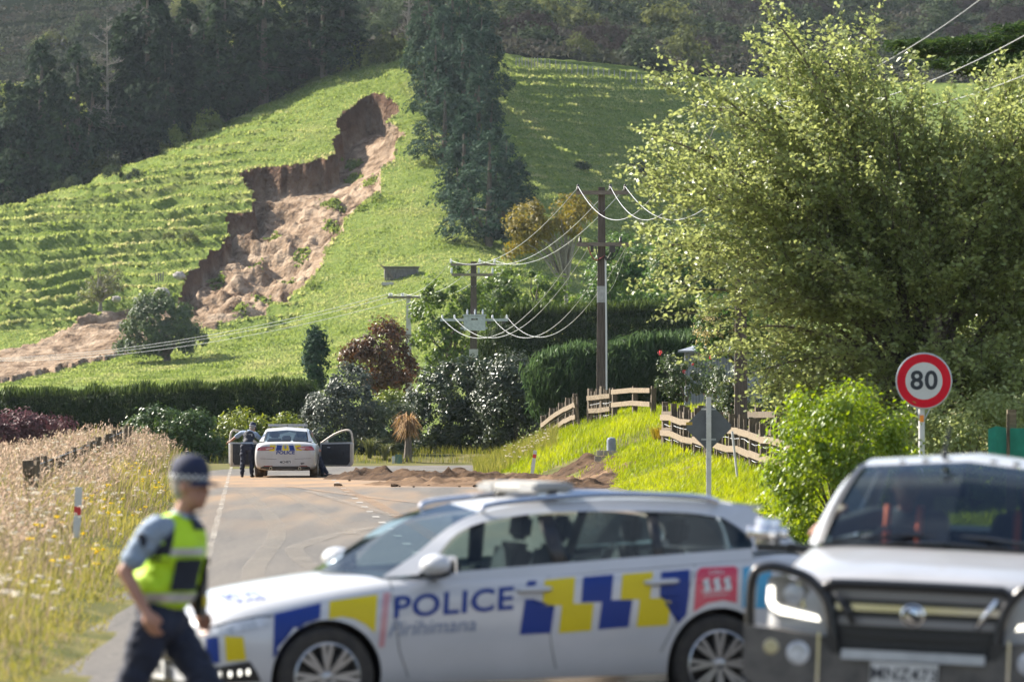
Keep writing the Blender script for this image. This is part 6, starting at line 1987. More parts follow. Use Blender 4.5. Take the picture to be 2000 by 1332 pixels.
    b = MB(); b.prism([(3.10, 1.425), (3.34, 1.40), (3.33, 1.375), (3.12, 1.385)], 'Y', -.54, .54); b.build('spoiler', MT['car_white'], root)
    # wheels
    for (x, s) in ((0, -1), (0, 1), (wb, -1), (wb, 1)):
        wheel(root, (x, s * .80, .335), .335, .235, 8, s)
    # cabin
    for y in (-.38, .38): seat(root, 1.55, y, .55)
    for y in (-.42, .42): seat(root, 2.40, y, .58, .55, .55)
    b = MB(); b.prism([(.55, .60), (1.02, .60), (1.0, .92), (.85, 1.0), (.55, .97)], 'Y', -.74, .74); b.build('dashboard', MT['interior'], root)
    b = MB(); b.lathe([(.165, -.01), (.185, 0), (.165, .01)], 24, 'X', (1.28, .38, .92)); b.build('steering_wheel', MT['interior'], root)
    b = MB(); b.box((1.30, 0, 1.335), (.04, .22, .06)); b.build('mirror_inside', MT['black_trim'], root)
    for s in (-1, 1):
        b = MB(); b.box((1.33, s * .20, .95), (.05, .10, .18)); b.build('screen', MT['black_trim'], root)
    # door mirrors
    for s in (-1, 1):
        r2 = empty('door_mirror'); r2.parent = root
        b = MB(); b.ball((.745, s * 1.0, 1.066), .125, 16, 10, (.85, 1.05, .62)); b.build('housing', MT['car_white'], r2, smooth='all')
        b = MB(); b.ball((.765, s * .98, 1.02), .105, 12, 8, (.95, 1.1, .45)); b.beam((.79, s * .82, .99), (.79, s * .95, 1.015), .08, .04); b.build('foot', MT['black_trim'], r2, smooth=True)
        b = MB(); b.box((.852, s * 1.005, 1.07), (.008, .19, .11)); b.build('mirror_glass', MT['chrome'], r2)
    pr = Proj(root, [body])
    # doors: shut lines as narrow dark gaps, handles
    def gap(pts): 
        q = []
        for (x, y) in pts: q.append((x - .9, y))
        for (x, y) in reversed(pts): q.append((x + .9, y))
        pr.decal('shut_line', q, 'black_trim', None, .002, 2)
    gap([(757, 1123), (766, 1150), (772, 1210), (780, 1270), (797, 1322)])
    gap([(1073, 1098), (1070, 1150), (1071, 1210), (1078, 1270), (1086, 1306)])
    gap([(1362, 1076), (1352, 1130), (1335, 1180), (1312, 1230), (1290, 1272)])
    for k, (px, py) in enumerate([(1045, 1151), (1294, 1136)]):
        h = pr.hit(px, py, 0)
        if h is None: continue
        b = MB(); b.tube([h + Vector((-.13, .01, -.002)), h + Vector((-.10, -.032, 0)), h + Vector((.08, -.035, .004)), h + Vector((.12, .01, .004))], [.018, .02, .02, .016], 8)
        o = b.build('door_handle', MT['car_white'], root, smooth='all')
        b = MB(); b.tube([Vector((q.x, -q.y, q.z)) for q in [h + Vector((-.13, .01, -.002)), h + Vector((-.10, -.032, 0)), h + Vector((.08, -.035, .004)), h + Vector((.12, .01, .004))]], [.018, .02, .02, .016], 8)
        b.build('door_handle', MT['car_white'], root, smooth='all')
    # livery
    c8 = lambda L: [(650 + u / 2.857, 866 + v / 2.857) for u, v in L]
    c5 = lambda L: [(360 + u / 3.3333, 940 + v / 3.3333) for u, v in L]
    c1 = lambda L: [(1300 + u / 2.857, 866 + v / 2.857) for u, v in L]
    D = lambda poly, m, sub=3: pr.decal('livery_block', poly, m, None, .004, sub)
    D(c5([(585, 862), (890, 790), (882, 905), (820, 930), (750, 985), (690, 1070), (650, 1180), (575, 1190)]), 'livery_blue')
    D(c5([(945, 780), (1258, 735), (1240, 985), (1180, 930), (1110, 895), (1030, 880), (940, 895)]), 'livery_yellow')
    D(c5([(140, 1015), (222, 1010), (232, 1180), (150, 1180)]), 'livery_blue')
    D(c5([(262, 1005), (385, 1012), (402, 1160), (275, 1170)]), 'livery_yellow')
    D(c5([(1295, 725), (1342, 722), (1302, 1075), (1264, 1078)]), 'livery_pink')
    D(c8([(1085, 768), (1137, 763), (1132, 790), (1080, 797)]), 'livery_blue', 2)
    D(c8([(1072, 868), (1116, 866), (1120, 912), (1238, 906), (1215, 1056), (1042, 1065)]), 'livery_blue')
    D(c8([(1182, 762), (1352, 745), (1341, 892), (1455, 890), (1440, 1042), (1260, 1056), (1278, 902), (1168, 906)]), 'livery_yellow')
    D(c8([(1396, 745), (1566, 730), (1553, 872), (1672, 870), (1650, 1022), (1480, 1036), (1502, 882), (1386, 886)]), 'livery_blue')
    D(c8([(1616, 730), (1786, 715), (1770, 862), (1888, 858), (1870, 1012), (1694, 1022), (1712, 868), (1604, 870)]), 'livery_yellow')
    D(c8([(1832, 716), (1992, 703), (1988, 842), (1972, 955), (1926, 1002), (1936, 842), (1824, 848)]), 'livery_blue')
    D(c1([(180, 705), (200, 692), (385, 684), (402, 700), (396, 888), (320, 872), (230, 890), (155, 940), (170, 730)]), 'livery_red')
    D(c1([(432, 690), (590, 676), (590, 920), (425, 915)]), 'livery_cyan')
    for k in range(3):
        u0 = 206 + 58 * k; v0 = 752 - 5 * k
        pr.decal('numeral', c1([(u0, v0 + 16), (u0 + 18, v0), (u0 + 34, v0), (u0 + 31, v0 + 64), (u0 + 44, v0 + 63), (u0 + 43, v0 + 76), (u0 - 4, v0 + 78), (u0 - 3, v0 + 66), (u0 + 13, v0 + 65), (u0 + 15, v0 + 20), (u0, v0 + 28)]), 'sign_white', None, .007, 1)
    pr.text('lettering', 'CALL', c1([(243, 708), (330, 703), (328, 724), (240, 730)]), 'sign_white', None, .007, .01)
    pr.text('lettering', 'EMERGENCY', c1([(215, 838), (355, 830), (352, 846), (212, 856)]), 'sign_white', None, .007, .0)
    pr.text('lettering', 'POLICE', [(771, 1164), (1004, 1144), (1002, 1190), (768, 1208)], 'livery_blue', None, .006, .022, 1.06)
    pr.text('lettering', 'Pirihimana', [(764, 1213), (931, 1203), (929, 1231), (758, 1243)], 'livery_grey', None, .006, .006, 1.0, .15)
    pr.text('lettering', 'POLICE', [(428, 1162), (500, 1156), (520, 1170), (452, 1180)], 'livery_blue', None, .006, .01)
    # lamps, grille, plate
    hl = pr.decal('headlight', c5([(150, 962), (330, 915), (470, 888), (575, 880), (545, 935), (440, 965), (300, 990), (160, 1008)]), 'lens', None, .006, 3, True)
    pr.decal('headlight_brow', c5([(150, 952), (330, 904), (470, 878), (580, 870), (575, 880), (470, 888), (330, 915), (150, 963)]), 'black_trim', None, .008, 2, True)
    pr.decal('lamp_recess', c5([(170, 1215), (425, 1168), (470, 1235), (500, 1300), (180, 1316)]), 'black_trim', None, .005, 3, True)
    for (u, v) in ((235, 1252), (300, 1250), (362, 1243), (415, 1237)):
        h = pr.hit(360 + u / 3.333, 940 + v / 3.333, .012)
        if h is None: continue
        for s in (1, -1):
            b = MB(); b.ball((h.x, h.y * s, h.z), .022, 8, 6, (.5, 1, 1)); b.build('fog_lamp', MT['lamp_on'], root, smooth='all')
    b = MB()
    b.prism([(-.42, .44), (.42, .44), (.50, .60), (.44, .66), (-.44, .66), (-.50, .60)], 'X', -.89, -.80); gr = b.build('grille', MT['black_trim'], root)
    for k in range(19):
        b = MB(); b.box((-.894, -.40 + .8 * k / 18, .55), (.012, .012, .20)); b.build('slat', MT['chrome'], gr)
    b = MB(); b.lathe([(0, -.90), (.05, -.90), (.055, -.885)], 20, 'X', (0, 0, .675)); b.build('badge', MT['chrome'], root)
    b = MB(); b.box((-.905, 0, .385), (.012, .36, .125)); pl = b.build('number_plate', MT['plate'], root)
    text_on('lettering', 'MYF381', .095, 'sign_black', pl, (-.9125, 0, .385), (R(90), 0, R(-90)))
    b = MB(); b.prism([(-.55, .20), (.55, .20), (.50, .32), (-.50, .32)], 'X', -.875, -.80); b.build('lower_intake', MT['black_trim'], root)
    for s in (-1, 1):
        b = MB(); b.box((3.66, s * .60, .93), (.10, .30, .15)); b.build('tail_lamp', MT['tail_red'], root)
        b = MB(); b.beam((.55, s * .893, .245), (2.45, s * .893, .255), .02, .055); b.build('sill_trim', MT['chrome'], root)
    return root
wagon()

# ---------------------------------------------------------------- silver white ute facing the camera
def ute():
    a = R(79.0)
    root = empty('ute', (0, 0, 0), 0, 'white ute with black bull bar and lit headlights facing the camera', 'car')
    root.rotation_euler = Euler((R(2.4), 0, a), 'XYZ')
    root.location = Vector((2.276, 32.5, 0)) + .95 * Vector((math.cos(a), math.sin(a), 0))
    def s2(ys, zb, y1, ym, ysh, zsh, yt, zt, ztc): return sec(ys, zb, y1, ym, ysh, zsh, yt, zt, ztc, .55, .82)
    ST = [
        (-.93, s2(.62, .46, .74, .78, .72, 1.02, .60, 1.085, 1.10)),
        (-.86, s2(.76, .44, .86, .88, .82, 1.06, .66, 1.13, 1.155)),
        (-.66, s2(.84, .42, .91, .925, .88, 1.10, .70, 1.175, 1.20)),
        (-.2, s2(.88, .40, .93, .945, .91, 1.15, .72, 1.225, 1.25)),
        (.30, s2(.89, .40, .935, .95, .925, 1.18, .75, 1.265, 1.29)),
        (.60, s2(.89, .40, .935, .95, .93, 1.20, .80, 1.285, 1.27)),
        (.85, s2(.89, .40, .935, .95, .93, 1.20, .83, 1.285, 1.0)),
        (2.0, s2(.89, .40, .935, .95, .93, 1.22, .84, 1.295, .98)),
        (2.75, s2(.89, .40, .935, .95, .93, 1.22, .84, 1.30, 1.0)),
        (3.1, s2(.89, .44, .935, .95, .93, 1.22, .86, 1.30, 1.25)),
        (4.2, s2(.88, .50, .93, .94, .92, 1.22, .86, 1.30, 1.28)),
        (4.35, s2(.80, .55, .86, .88, .86, 1.18, .78, 1.26, 1.26)),
    ]
    wb = 3.10
    body = loft_body(ST, 'body', root, [MT['ute_paint'], MT['black_trim'], MT['interior']],
                     [(0, .39, .60, 1.3), (0, .39, -1.3, -.60), (wb, .39, .60, 1.3), (wb, .39, -1.3, -.60)], .46, .55)
    for p in body.data.polygons:
        c = p.center
        if .80 < c.x < 3.0 and abs(c.y) < .80 and c.z > .8 and p.normal.z > .2: p.material_index = 2
    belt = [(.72, .85, 1.27), (1.2, .855, 1.28), (2.0, .86, 1.29), (2.85, .86, 1.30)]
    cant = [(.72, .845, 1.28), (1.05, .79, 1.50), (1.35, .73, 1.64), (1.8, .70, 1.69), (2.4, .70, 1.685), (2.72, .74, 1.60), (2.85, .83, 1.38)]
    edge = [(.50, .80, 1.265), (.80, .76, 1.47), (1.10, .70, 1.65), (1.35, .665, 1.735), (1.8, .65, 1.775), (2.4, .65, 1.765), (2.85, .67, 1.70)]
    cent = [(.36, 0, 1.30), (.70, 0, 1.50), (1.04, 0, 1.69), (1.32, 0, 1.79), (1.8, 0, 1.835), (2.4, 0, 1.825), (2.9, 0, 1.755)]
    roof = strip3('roof', edge[3:], cent[3:], 20, MT['ute_paint'], root)
    strip3('roof_side', edge[:6], [(.62, .86, 1.27), (.95, .80, 1.49), (1.30, .74, 1.655), (1.78, .71, 1.71), (2.4, .71, 1.705)], 24, MT['ute_paint'], root)
    strip3('rear_pillar', [(2.4, .65, 1.765), (2.85, .67, 1.70), (2.98, .80, 1.29)], [(2.4, .705, 1.69), (2.74, .745, 1.60), (2.87, .85, 1.29)], 10, MT['ute_paint'], root)
    strip3('windscreen', [(.50, .79, 1.265), (.80, .75, 1.47), (1.10, .69, 1.65), (1.35, .655, 1.735)], [(.36, 0, 1.30), (.70, 0, 1.50), (1.04, 0, 1.69), (1.32, 0, 1.79)], 14, MT['glass_ute'], root)
    strip3('screen_surround', [(.49, .80, 1.262), (.79, .762, 1.472), (1.09, .702, 1.655), (1.34, .668, 1.742)], [(.47, .755, 1.285), (.78, .715, 1.487), (1.08, .655, 1.668), (1.33, .62, 1.752)], 14, MT['black_trim'], root)
    b = MB(); b.beam((.44, -.76, 1.277), (.34, 0, 1.312), .10, .012); b.beam((.34, 0, 1.312), (.44, .76, 1.277), .10, .012); b.build('cowl', MT['black_trim'], root)
    strip3('rear_glass', [(2.86, .66, 1.68), (2.99, .78, 1.30)], [(2.92, 0, 1.74), (3.05, 0, 1.30)], 6, MT['glass_dark'], root)
    strip3('side_window', [(x, y, z - .03) for x, y, z in belt], cant, 16, MT['glass'], root)
    for k in range(4):
        for s in (-1, 1):
            b = MB(); b.beam((1.45, s * (.14 + .14 * k), 1.79 - .006 * k * k), (2.7, s * (.14 + .14 * k), 1.785 - .006 * k * k), .035, .03); b.build('roof_rib', MT['car_white2'], root)
    for (x, s) in ((0, -1), (0, 1), (wb, -1), (wb, 1)):
        wheel(root, (x, s * .80, .39), .39, .26, 6, s, 'rubber_mud')
    for y in (-.40, .40): seat(root, 1.55, y, .82)
    b = MB(); b.prism([(.55, .9), (.98, .9), (.98, 1.20), (.85, 1.285), (.55, 1.25)], 'Y', -.78, .78); b.build('dashboard', MT['interior'], root)
    b = MB(); b.tube([(1.16 + .06 * math.sin(t), .40 + .19 * math.cos(t), 1.20 + .18 * math.sin(t)) for t in np.linspace(0, 6.283, 26)], .015, 6); b.build('steering_wheel', MT['black_trim'], root)
    b = MB(); b.box((1.05, .09, 1.615), (.03, .25, .075)); b.box((1.08, .09, 1.66), (.06, .05, .07)); b.build('mirror_inside', MT['black_trim'], root)
    b = MB(); b.box((3.65, 0, 1.31), (1.35, 1.72, .03)); b.build('tray_cover', MT['black_trim'], root)
    for s in (-1, 1):
        r2 = empty('door_mirror'); r2.parent = root
        me = MB(); me.box((.88, s * 1.15, 1.315), (.13, .25, .17)); m_ = me.mesh('housing', MT['chrome']); bm = bmesh.new(); bm.from_mesh(m_); bmesh.ops.bevel(bm, geom=list(bm.edges), offset=.05, segments=4, affect='EDGES'); bm.to_mesh(m_); bm.free()
        m_.polygons.foreach_set('use_smooth', [True] * len(m_.polygons)); link('housing', m_, None, r2)
        b = MB(); b.box((.89, s * 1.09, 1.225), (.10, .24, .05)); b.beam((.88, s * .88, 1.22), (.88, s * 1.02, 1.235), .08, .05); b.build('foot', MT['black_trim'], r2)
        b = MB(); b.tube([(.42, s * .70, 1.30), (.47, s * .25, 1.345), (.48, s * .05, 1.35)], .012, 5); b.build('wiper', MT['black_trim'], root)
    b = MB(); b.tube([(1.30, .145, 1.80), (1.31, .14, 1.86)], .018, 8); b.tube([(1.31, .14, 1.86), (1.36, .125, 2.0)], .009, 6); b.build('antenna', MT['black_trim'], root)
    # grille with slats and badge
    b = MB(); b.prism([(-.56, 1.085), (.56, 1.085), (.44, .70), (-.44, .70)], 'X', -.955, -.86); gr = b.build('grille', MT['black_trim'], root)
    for (z, h, w, m, dx) in ((1.040, .050, .50, 'grille_grey', .012), (.968, .038, .50, 'chrome', .03), (.888, .045, .455, 'grille_grey', .018), (.815, .030, .43, 'black_trim', .018), (.755, .030, .40, 'black_trim', .018)):
        b = MB()
        n = 8
        for k in range(n):
            y0 = -w + 2 * w * k / n; y1 = -w + 2 * w * (k + 1) / n
            b.beam((-.955 - dx + .05 * (y0 / w) ** 2 * .4, y0, z), (-.955 - dx + .05 * (y1 / w) ** 2 * .4, y1, z), .03, h)
        b.build('slat', MT[m], gr)
    bd = MB(); bd.lathe([(0, -1.008), (.060, -1.008), (.070, -1.0), (.070, -.975), (0, -.975)], 28, 'X', (0, .02, .935)); bg_ = bd.build('badge', MT['chrome'], gr, smooth=True)
    b = MB(); b.lathe([(.045, -1.0105), (.058, -1.0105)], 28, 'X', (0, .02, .935)); b.box((-1.0105, .035, .945), (.004, .05, .022), (R(25), 0, 0)); b.box((-1.0105, .005, .925), (.004, .045, .03), (R(-20), 0, 0)); b.lathe([(0, -1.0125), (.016, -1.0125)], 14, 'X', (0, -.012, .915)); b.build('emblem', MT['black_trim'], bg_)
    # lamps
    for s in (-1, 1):
        hp = [(.872, 1.112), (.82, 1.125), (.663, 1.102), (.585, .992), (.55, .901), (.59, .868), (.831, .887), (.88, .946)]
        b = MB(); b.prism([(y * s, z) for y, z in hp], 'X', -.905, -.70); hl = b.build('headlight', MT['lamp_dark'], root)
        led = [(.872, 1.06), (.838, 1.06), (.833, .975), (.80, .948), (.578, .905), (.562, .872), (.80, .905), (.855, .935), (.875, .975)]
        b = MB(); b.prism([(y * s, z) for y, z in led], 'X', -.917, -.906); b.build('running_light', MT['led'], hl)
        b = MB(); b.lathe([(0, -.93), (.055, -.925), (.062, -.908)], 18, 'X', (0, s * .72, 1.02)); b.build('projector', MT['lens'], hl, smooth=True)
        b = MB(); b.beam((-.912, s * .70, 1.085), (-.912, s * .655, .94), .012, .02); b.build('trim_strip', MT['chrome'], hl)
    # bull bar and steel bumper
    for s in (-1, 1):
        pts = [(-1.00, .955, .80), (-1.01, .955, 1.03), (-1.02, .935, 1.137), (-1.02, .873, 1.172), (-1.02, .79, 1.172), (-1.02, .643, 1.13), (-1.02, .568, 1.072), (-1.02, .513, .992), (-1.02, .49, .90), (-1.02, .47, .78)]
        b = MB(); b.tube([(x, y * s, z) for x, y, z in smooth_path(pts, 5)], .030, 10); b.build('bull_bar_loop', MT['bar_black'], root, smooth='all')
        b = MB(); b.beam((-1.03, s * .50, .80), (-1.03, s * .46, .56), .05, .10, (0, 1, 0)); b.build('bull_bar_upright', MT['bar_black'], root)
    b = MB(); b.tube(smooth_path([(-1.02, .555, 1.05), (-1.03, .50, 1.092), (-1.035, .44, 1.10), (-1.045, 0, 1.104), (-1.035, -.44, 1.10), (-1.03, -.50, 1.092), (-1.02, -.555, 1.05)], 5), .028, 10); b.build('bull_bar_hoop', MT['bar_black'], root, smooth='all')
    for s in (-1, 1):
        b = MB(); b.tube([(-1.06, s * .462, 1.05), (-1.06, s * .35, .876)], .016, 8); b.build('bar_tube', MT['chrome'] if s < 0 else MT['bar_black'], root, smooth='all')
    b = MB(); b.prism([(-.98, .84), (-.98, .56), (-.86, .44), (.86, .44), (.98, .56), (.98, .84), (.56, .80), (.47, .70), (-.47, .70), (-.56, .80)], 'X', -1.06, -.80)
    bm_ = b.build('steel_bumper', MT['steel_bar'], root)
    b = MB(); b.box((-1.075, 0, .702), (.03, .82, .055)); b.build('bumper_trim', MT['galv'], root)
    for s in (-1, 1):
        for (y, z, r, m) in ((.818, .722, .035, 'lamp_yel'), (.662, .694, .052, 'lens')):
            b = MB(); b.lathe([(0, -1.072), (r, -1.072), (r * 1.15, -1.064), (r * 1.3, -1.061)], 20, 'X', (0, s * y, z)); b.build('fog_lamp', MT[m], bm_, smooth=True)
        b = MB(); b.box((-1.065, s * .545, .64), (.012, .016, .36)); b.build('seam', MT['chrome'], bm_)
    b = MB(); b.box((-1.082, .046, .60), (.012, .385, .13)); pl = b.build('number_plate', MT['plate'], root)
    text_on('lettering', 'MNZ473', .105, 'sign_black', pl, (-1.0895, .046, .598), (R(90), 0, R(-90)), offset=.001)
    return root
MT['glass_ute'] = glass_mat('dusty_windscreen', (0.42, 0.46, 0.48))
MT['bar_black'] = mat('satin_black_tube', (0.014, 0.014, 0.016), rough=0.3)
MT['grille_grey'] = mat('grille_grey', (0.20, 0.20, 0.21), rough=0.35, metal=0.5)
MT['lamp_yel'] = mat('amber_lamp', (0.45, 0.40, 0.24), rough=0.15, coat=1.0)
UTE = ute()

# ---------------------------------------------------------------- police sedan beyond the mud
def sedan():
    d = 165.2
    root = empty('police_sedan', (X(557, d), d, 0), R(-90), 'white police sedan with both front doors open on the muddy road', 'car')
    ST = [
        (-4.85, sec(.42, .24, .50, .54, .52, .60, .46, .68, .70)),
        (-4.72, sec(.68, .20, .74, .77, .74, .64, .62, .74, .77)),
        (-4.4, sec(.82, .19, .87, .89, .86, .70, .70, .83, .86)),
        (-3.88, sec(.86, .18, .90, .925, .90, .80, .74, .91, .94)),
        (-3.25, sec(.87, .18, .905, .935, .915, .88, .79, .98, 1.0)),
        (-2.95, sec(.87, .18, .905, .935, .915, .90, .81, .985, .75)),
        (-2.0, sec(.87, .18, .905, .935, .915, .92, .82, 1.0, .72)),
        (-1.3, sec(.87, .19, .905, .935, .92, .94, .83, 1.03, .80)),
        (-.9, sec(.865, .20, .90, .93, .91, .96, .80, 1.04, 1.02)),
        (-.35, sec(.84, .21, .885, .91, .885, .93, .72, 1.035, 1.06)),
        (-.10, sec(.80, .22, .86, .885, .85, .90, .68, 1.01, 1.045)),
        (0, sec(.72, .24, .80, .83, .78, .83, .62, .93, .965)),
    ]
    body = loft_body(ST, 'body', root, [MT['car_white2'], MT['black_trim'], MT['interior']],
                     [(-3.88, .335, .60, 1.2), (-3.88, .335, -1.2, -.60), (-1.05, .335, .60, 1.2), (-1.05, .335, -1.2, -.60)], .375, .55)
    for p in body.data.polygons:
        c = p.center
        if -3.05 < c.x < -.95 and abs(c.y) < .77 and c.z > .5 and p.normal.z > .2: p.material_index = 2
    belt = [(-3.1, .83, .985), (-2.3, .84, .99), (-1.5, .84, 1.02), (-.78, .80, 1.05)]
    cant = [(-3.1, .82, .995), (-2.78, .73, 1.19), (-2.35, .655, 1.33), (-1.85, .63, 1.37), (-1.35, .64, 1.31), (-.98, .70, 1.18), (-.78, .79, 1.065)]
    edge = [(-3.35, .74, .99), (-2.92, .67, 1.2), (-2.47, .59, 1.375), (-2.05, .565, 1.425), (-1.55, .57, 1.415), (-1.15, .595, 1.33), (-.78, .63, 1.19), (-.42, .655, 1.045)]
    cent = [(-3.45, 0, 1.01), (-3.02, 0, 1.22), (-2.52, 0, 1.415), (-2.05, 0, 1.47), (-1.55, 0, 1.46), (-1.15, 0, 1.375), (-.78, 0, 1.235), (-.40, 0, 1.08)]
    strip3('roof', edge[2:6], cent[2:6], 16, MT['car_white2'], root)
    strip3('roof_side', edge, [(-3.2, .83, .985), (-2.85, .745, 1.19), (-2.38, .665, 1.345), (-1.87, .64, 1.385), (-1.33, .65, 1.325), (-.94, .71, 1.19), (-.70, .80, 1.06)], 30, MT['car_white2'], root)
    strip3('windscreen', [(x, y - .005, z) for x, y, z in edge[:3]], cent[:3], 8, MT['screen_glass'], root)
    strip3('rear_glass', [(x, y - .03, z + .006) for x, y, z in edge[5:]], [(x, y, z + .006) for x, y, z in cent[5:]], 8, MT['screen_glass'], root)
    strip3('side_window', [(x, y, z - .03) for x, y, z in belt], cant, 16, MT['glass'], root, f0=.42)
    b = MB(); b.box((-2.0, 0, 1.515), (.28, 1.15, .08)); lb = b.build('light_bar', MT['lightbar'], root)
    for s in (-1, 1):
        b = MB(); b.box((-2.0, s * .40, 1.517), (.285, .28, .05)); b.build('blue_lens', MT['lightbar_blue'], lb)
        b = MB(); b.box((-2.0, s * .5, 1.45), (.05, .05, .09)); b.build('foot', MT['black_trim'], lb)
    b = MB(); b.tube([(-1.75, 0, 1.45), (-1.66, 0, 1.53)], .008, 5); b.build('antenna', MT['black_trim'], root)
    for (x, s) in ((-3.88, -1), (-3.88, 1), (-1.05, -1), (-1.05, 1)):
        wheel(root, (x, s * .80, .335), .335, .24, 5, s, 'rubber_mud')
    for y in (-.38, .38): seat(root, -2.35, y, .52)
    seat(root, -1.45, 0, .52, 1.3, .5)
    b = MB(); b.prism([(-3.2, .6), (-2.85, .6), (-2.85, .9), (-3.2, .95)], 'Y', -.74, .74); b.build('dashboard', MT['interior'], root)
    pr = Proj(root, [body])
    q6 = lambda L: [(430 + u / 6.66, 800 + v / 6.66) for u, v in L]
    dd = lambda nm, L, m, off=.004: pr.decal(nm, q6(L), m, None, off, 2)
    dd('livery_block', [(652, 450), (728, 450), (705, 538), (640, 538)], 'livery_yellow')
    dd('livery_block', [(741, 448), (806, 448), (795, 530), (725, 530)], 'livery_blue')
    dd('livery_block', [(818, 447), (882, 447), (893, 530), (808, 530)], 'livery_yellow')
    dd('livery_block', [(892, 447), (948, 447), (972, 528), (906, 530)], 'livery_blue')
    dd('livery_block', [(966, 448), (1042, 450), (1066, 530), (990, 532)], 'livery_yellow')
    dd('crest', [(835, 470), (848, 462), (862, 470), (868, 495), (850, 515), (830, 495)], 'livery_grey', .008)
    dd('tail_lamp', [(482, 520), (500, 490), (600, 478), (700, 484), (706, 505), (640, 526), (560, 533), (488, 534)], 'tail_red', .010)
    dd('tail_lamp', [(990, 490), (1090, 474), (1185, 474), (1218, 505), (1226, 528), (1130, 530), (1060, 522), (1000, 508)], 'tail_red', .010)
    dd('lamp_strip', [(588, 506), (690, 492), (680, 506), (610, 520)], 'tail_clear', .014)
    dd('lamp_strip', [(1015, 494), (1110, 500), (1100, 515), (1050, 514)], 'tail_clear', .014)
    pr.text('lettering', 'POLICE', q6([(735, 534), (972, 530), (970, 578), (728, 580)]), 'livery_blue', None, .007, .03, 1.02)
    dd('diffuser', [(560, 735), (1130, 733), (1168, 745), (1172, 790), (1100, 802), (900, 815), (680, 815), (520, 795), (525, 748)], 'black_trim', .008)
    dd('red_strip', [(570, 728), (680, 727), (680, 733), (565, 736)], 'tail_red', .010)
    dd('red_strip', [(1030, 728), (1130, 727), (1135, 734), (1030, 733)], 'tail_red', .010)
    dd('plate_recess', [(740, 640), (960, 636), (1000, 660), (960, 712), (735, 716), (690, 668)], 'car_white2', .004)
    dd('number_plate', [(766, 656), (930, 652), (931, 700), (766, 704)], 'plate', .009)
    pr.text('lettering', 'MCH875', q6([(776, 664), (922, 660), (922, 694), (776, 698)]), 'sign_black', None, .013, .02)
    dd('scuff', [(1045, 690), (1100, 692), (1085, 704), (1052, 712)], 'black_trim', .006)
    dd('bumper_line', [(470, 632), (700, 640), (1000, 638), (1240, 628), (1240, 632), (1000, 642), (700, 644), (470, 636)], 'black_trim', .003)
    for s in (-.42, .42):
        b = MB(); b.lathe([(.035, -.05), (.045, -.05), (.045, .02), (.035, .02)], 14, 'X', (0, s, .27)); b.build('exhaust', MT['chrome'], root, smooth=True)
    # open doors: panel frame, window, inner trim
    def door(s, ang, hinge):
        r2 = empty('front_door', (hinge[0], s * hinge[1], 0)); r2.parent = root
        r2.rotation_euler = (0, 0, s * ang)
        # local: u runs along the door away from the hinge (+x), z up; outer skin on +y*s
        out = [(0.0, .30), (.98, .30), (1.05, .40), (1.06, .95), (1.02, 1.26), (.93, 1.375), (.72, 1.36), (.42, 1.24), (.12, 1.06), (0, .97)]
        win = [(.20, 1.03), (.98, 1.05), (.95, 1.24), (.90, 1.315), (.73, 1.30), (.45, 1.19)]
        n = len(out)
        b = MB(); b.prism([(0, .30), (.98, .30), (1.05, .40), (1.06, .95), (1.05, 1.02), (.0, .99)], 'Y', s * .0, s * .09); b.build('panel', MT['car_white2'], r2)
        fr = [(.0, .98), (.14, 1.07), (.42, 1.235), (.70, 1.345), (.90, 1.365), (1.0, 1.28), (1.045, 1.0)]
        b = MB()
        b.tube([(x, s * .045, z) for x, z in smooth_path(fr, 4)], .030, 8); b.build('window_frame', MT['door_edge'], r2, smooth='all')
        b = MB(); b.add([(x, s * .045, z) for x, z in win], [tuple(range(len(win)))]); b.build('window', MT['glass'], r2)
        b = MB(); b.prism([(.04, .36), (.90, .35), (.97, .45), (.98, .97), (.06, .95)], 'Y', -s * .035, s * .0); tr_ = b.build('inner_trim', MT['interior'], r2)
        b = MB(); b.box((.50, -s * .06, .68), (.55, .06, .07)); b.build('armrest', MT['interior'], tr_)
        b = MB(); b.box((.30, -s * .045, .86), (.10, .02, .025)); b.build('latch', MT['chrome'], tr_)
        b = MB(); b.box((1.02, -s * .006, .65), (.09, .012, .62)); b.build('edge_strip', MT['door_edge'], r2)
        b = MB(); b.lathe([(0, 0), (.055, 0), (.05, .02), (0, .02)], 14, 'Y', (.30, -s * .05, .48)); b.build('speaker', MT['black_trim'], tr_)
        b = MB(); b.ball((.10, s * .17, 1.02), .10, 10, 7, (.7, 1, .7)); b.build('door_mirror', MT['car_white2'], r2, smooth='all')
        return r2
    MT['door_edge'] = mat('dusty_door_edge', (0.50, 0.44, 0.36), (0.40, 0.35, 0.29), 5, .5)
    door(1, R(66), (-3.02, .92))
    door(-1, R(48), (-3.02, .92))
    return root
SEDAN = sedan()
# ------------------------------------------------------------------ people
MT['skin'] = mat('skin', (0.42, 0.22, 0.15), (0.36, 0.17, 0.115), 6, 0.5, bump=.002)
MT['shirt_blue'] = mat('light_blue_shirt', (0.22, 0.29, 0.40), (0.27, 0.34, 0.45), 8, 0.8, bump=.004, bscale=12)
MT['navy'] = mat('navy_cloth', (0.004, 0.008, 0.024), (0.008, 0.013, 0.034), 6, 0.8, bump=.006, bscale=9)
MT['navy_vest'] = mat('navy_vest_cloth', (0.005, 0.009, 0.022), rough=0.75)
MT['hivis'] = mat('hi_vis_yellow', (0.52, 0.80, 0.015), (0.44, 0.70, 0.012), 5, 0.7, bump=.004, bscale=10)
MT['silver_tape'] = mat('silver_tape', (0.50, 0.51, 0.52), (0.40, 0.41, 0.42), 20, 0.35, metal=.3)
MT['boot'] = mat('black_boot', (0.012, 0.012, 0.013), rough=0.45)
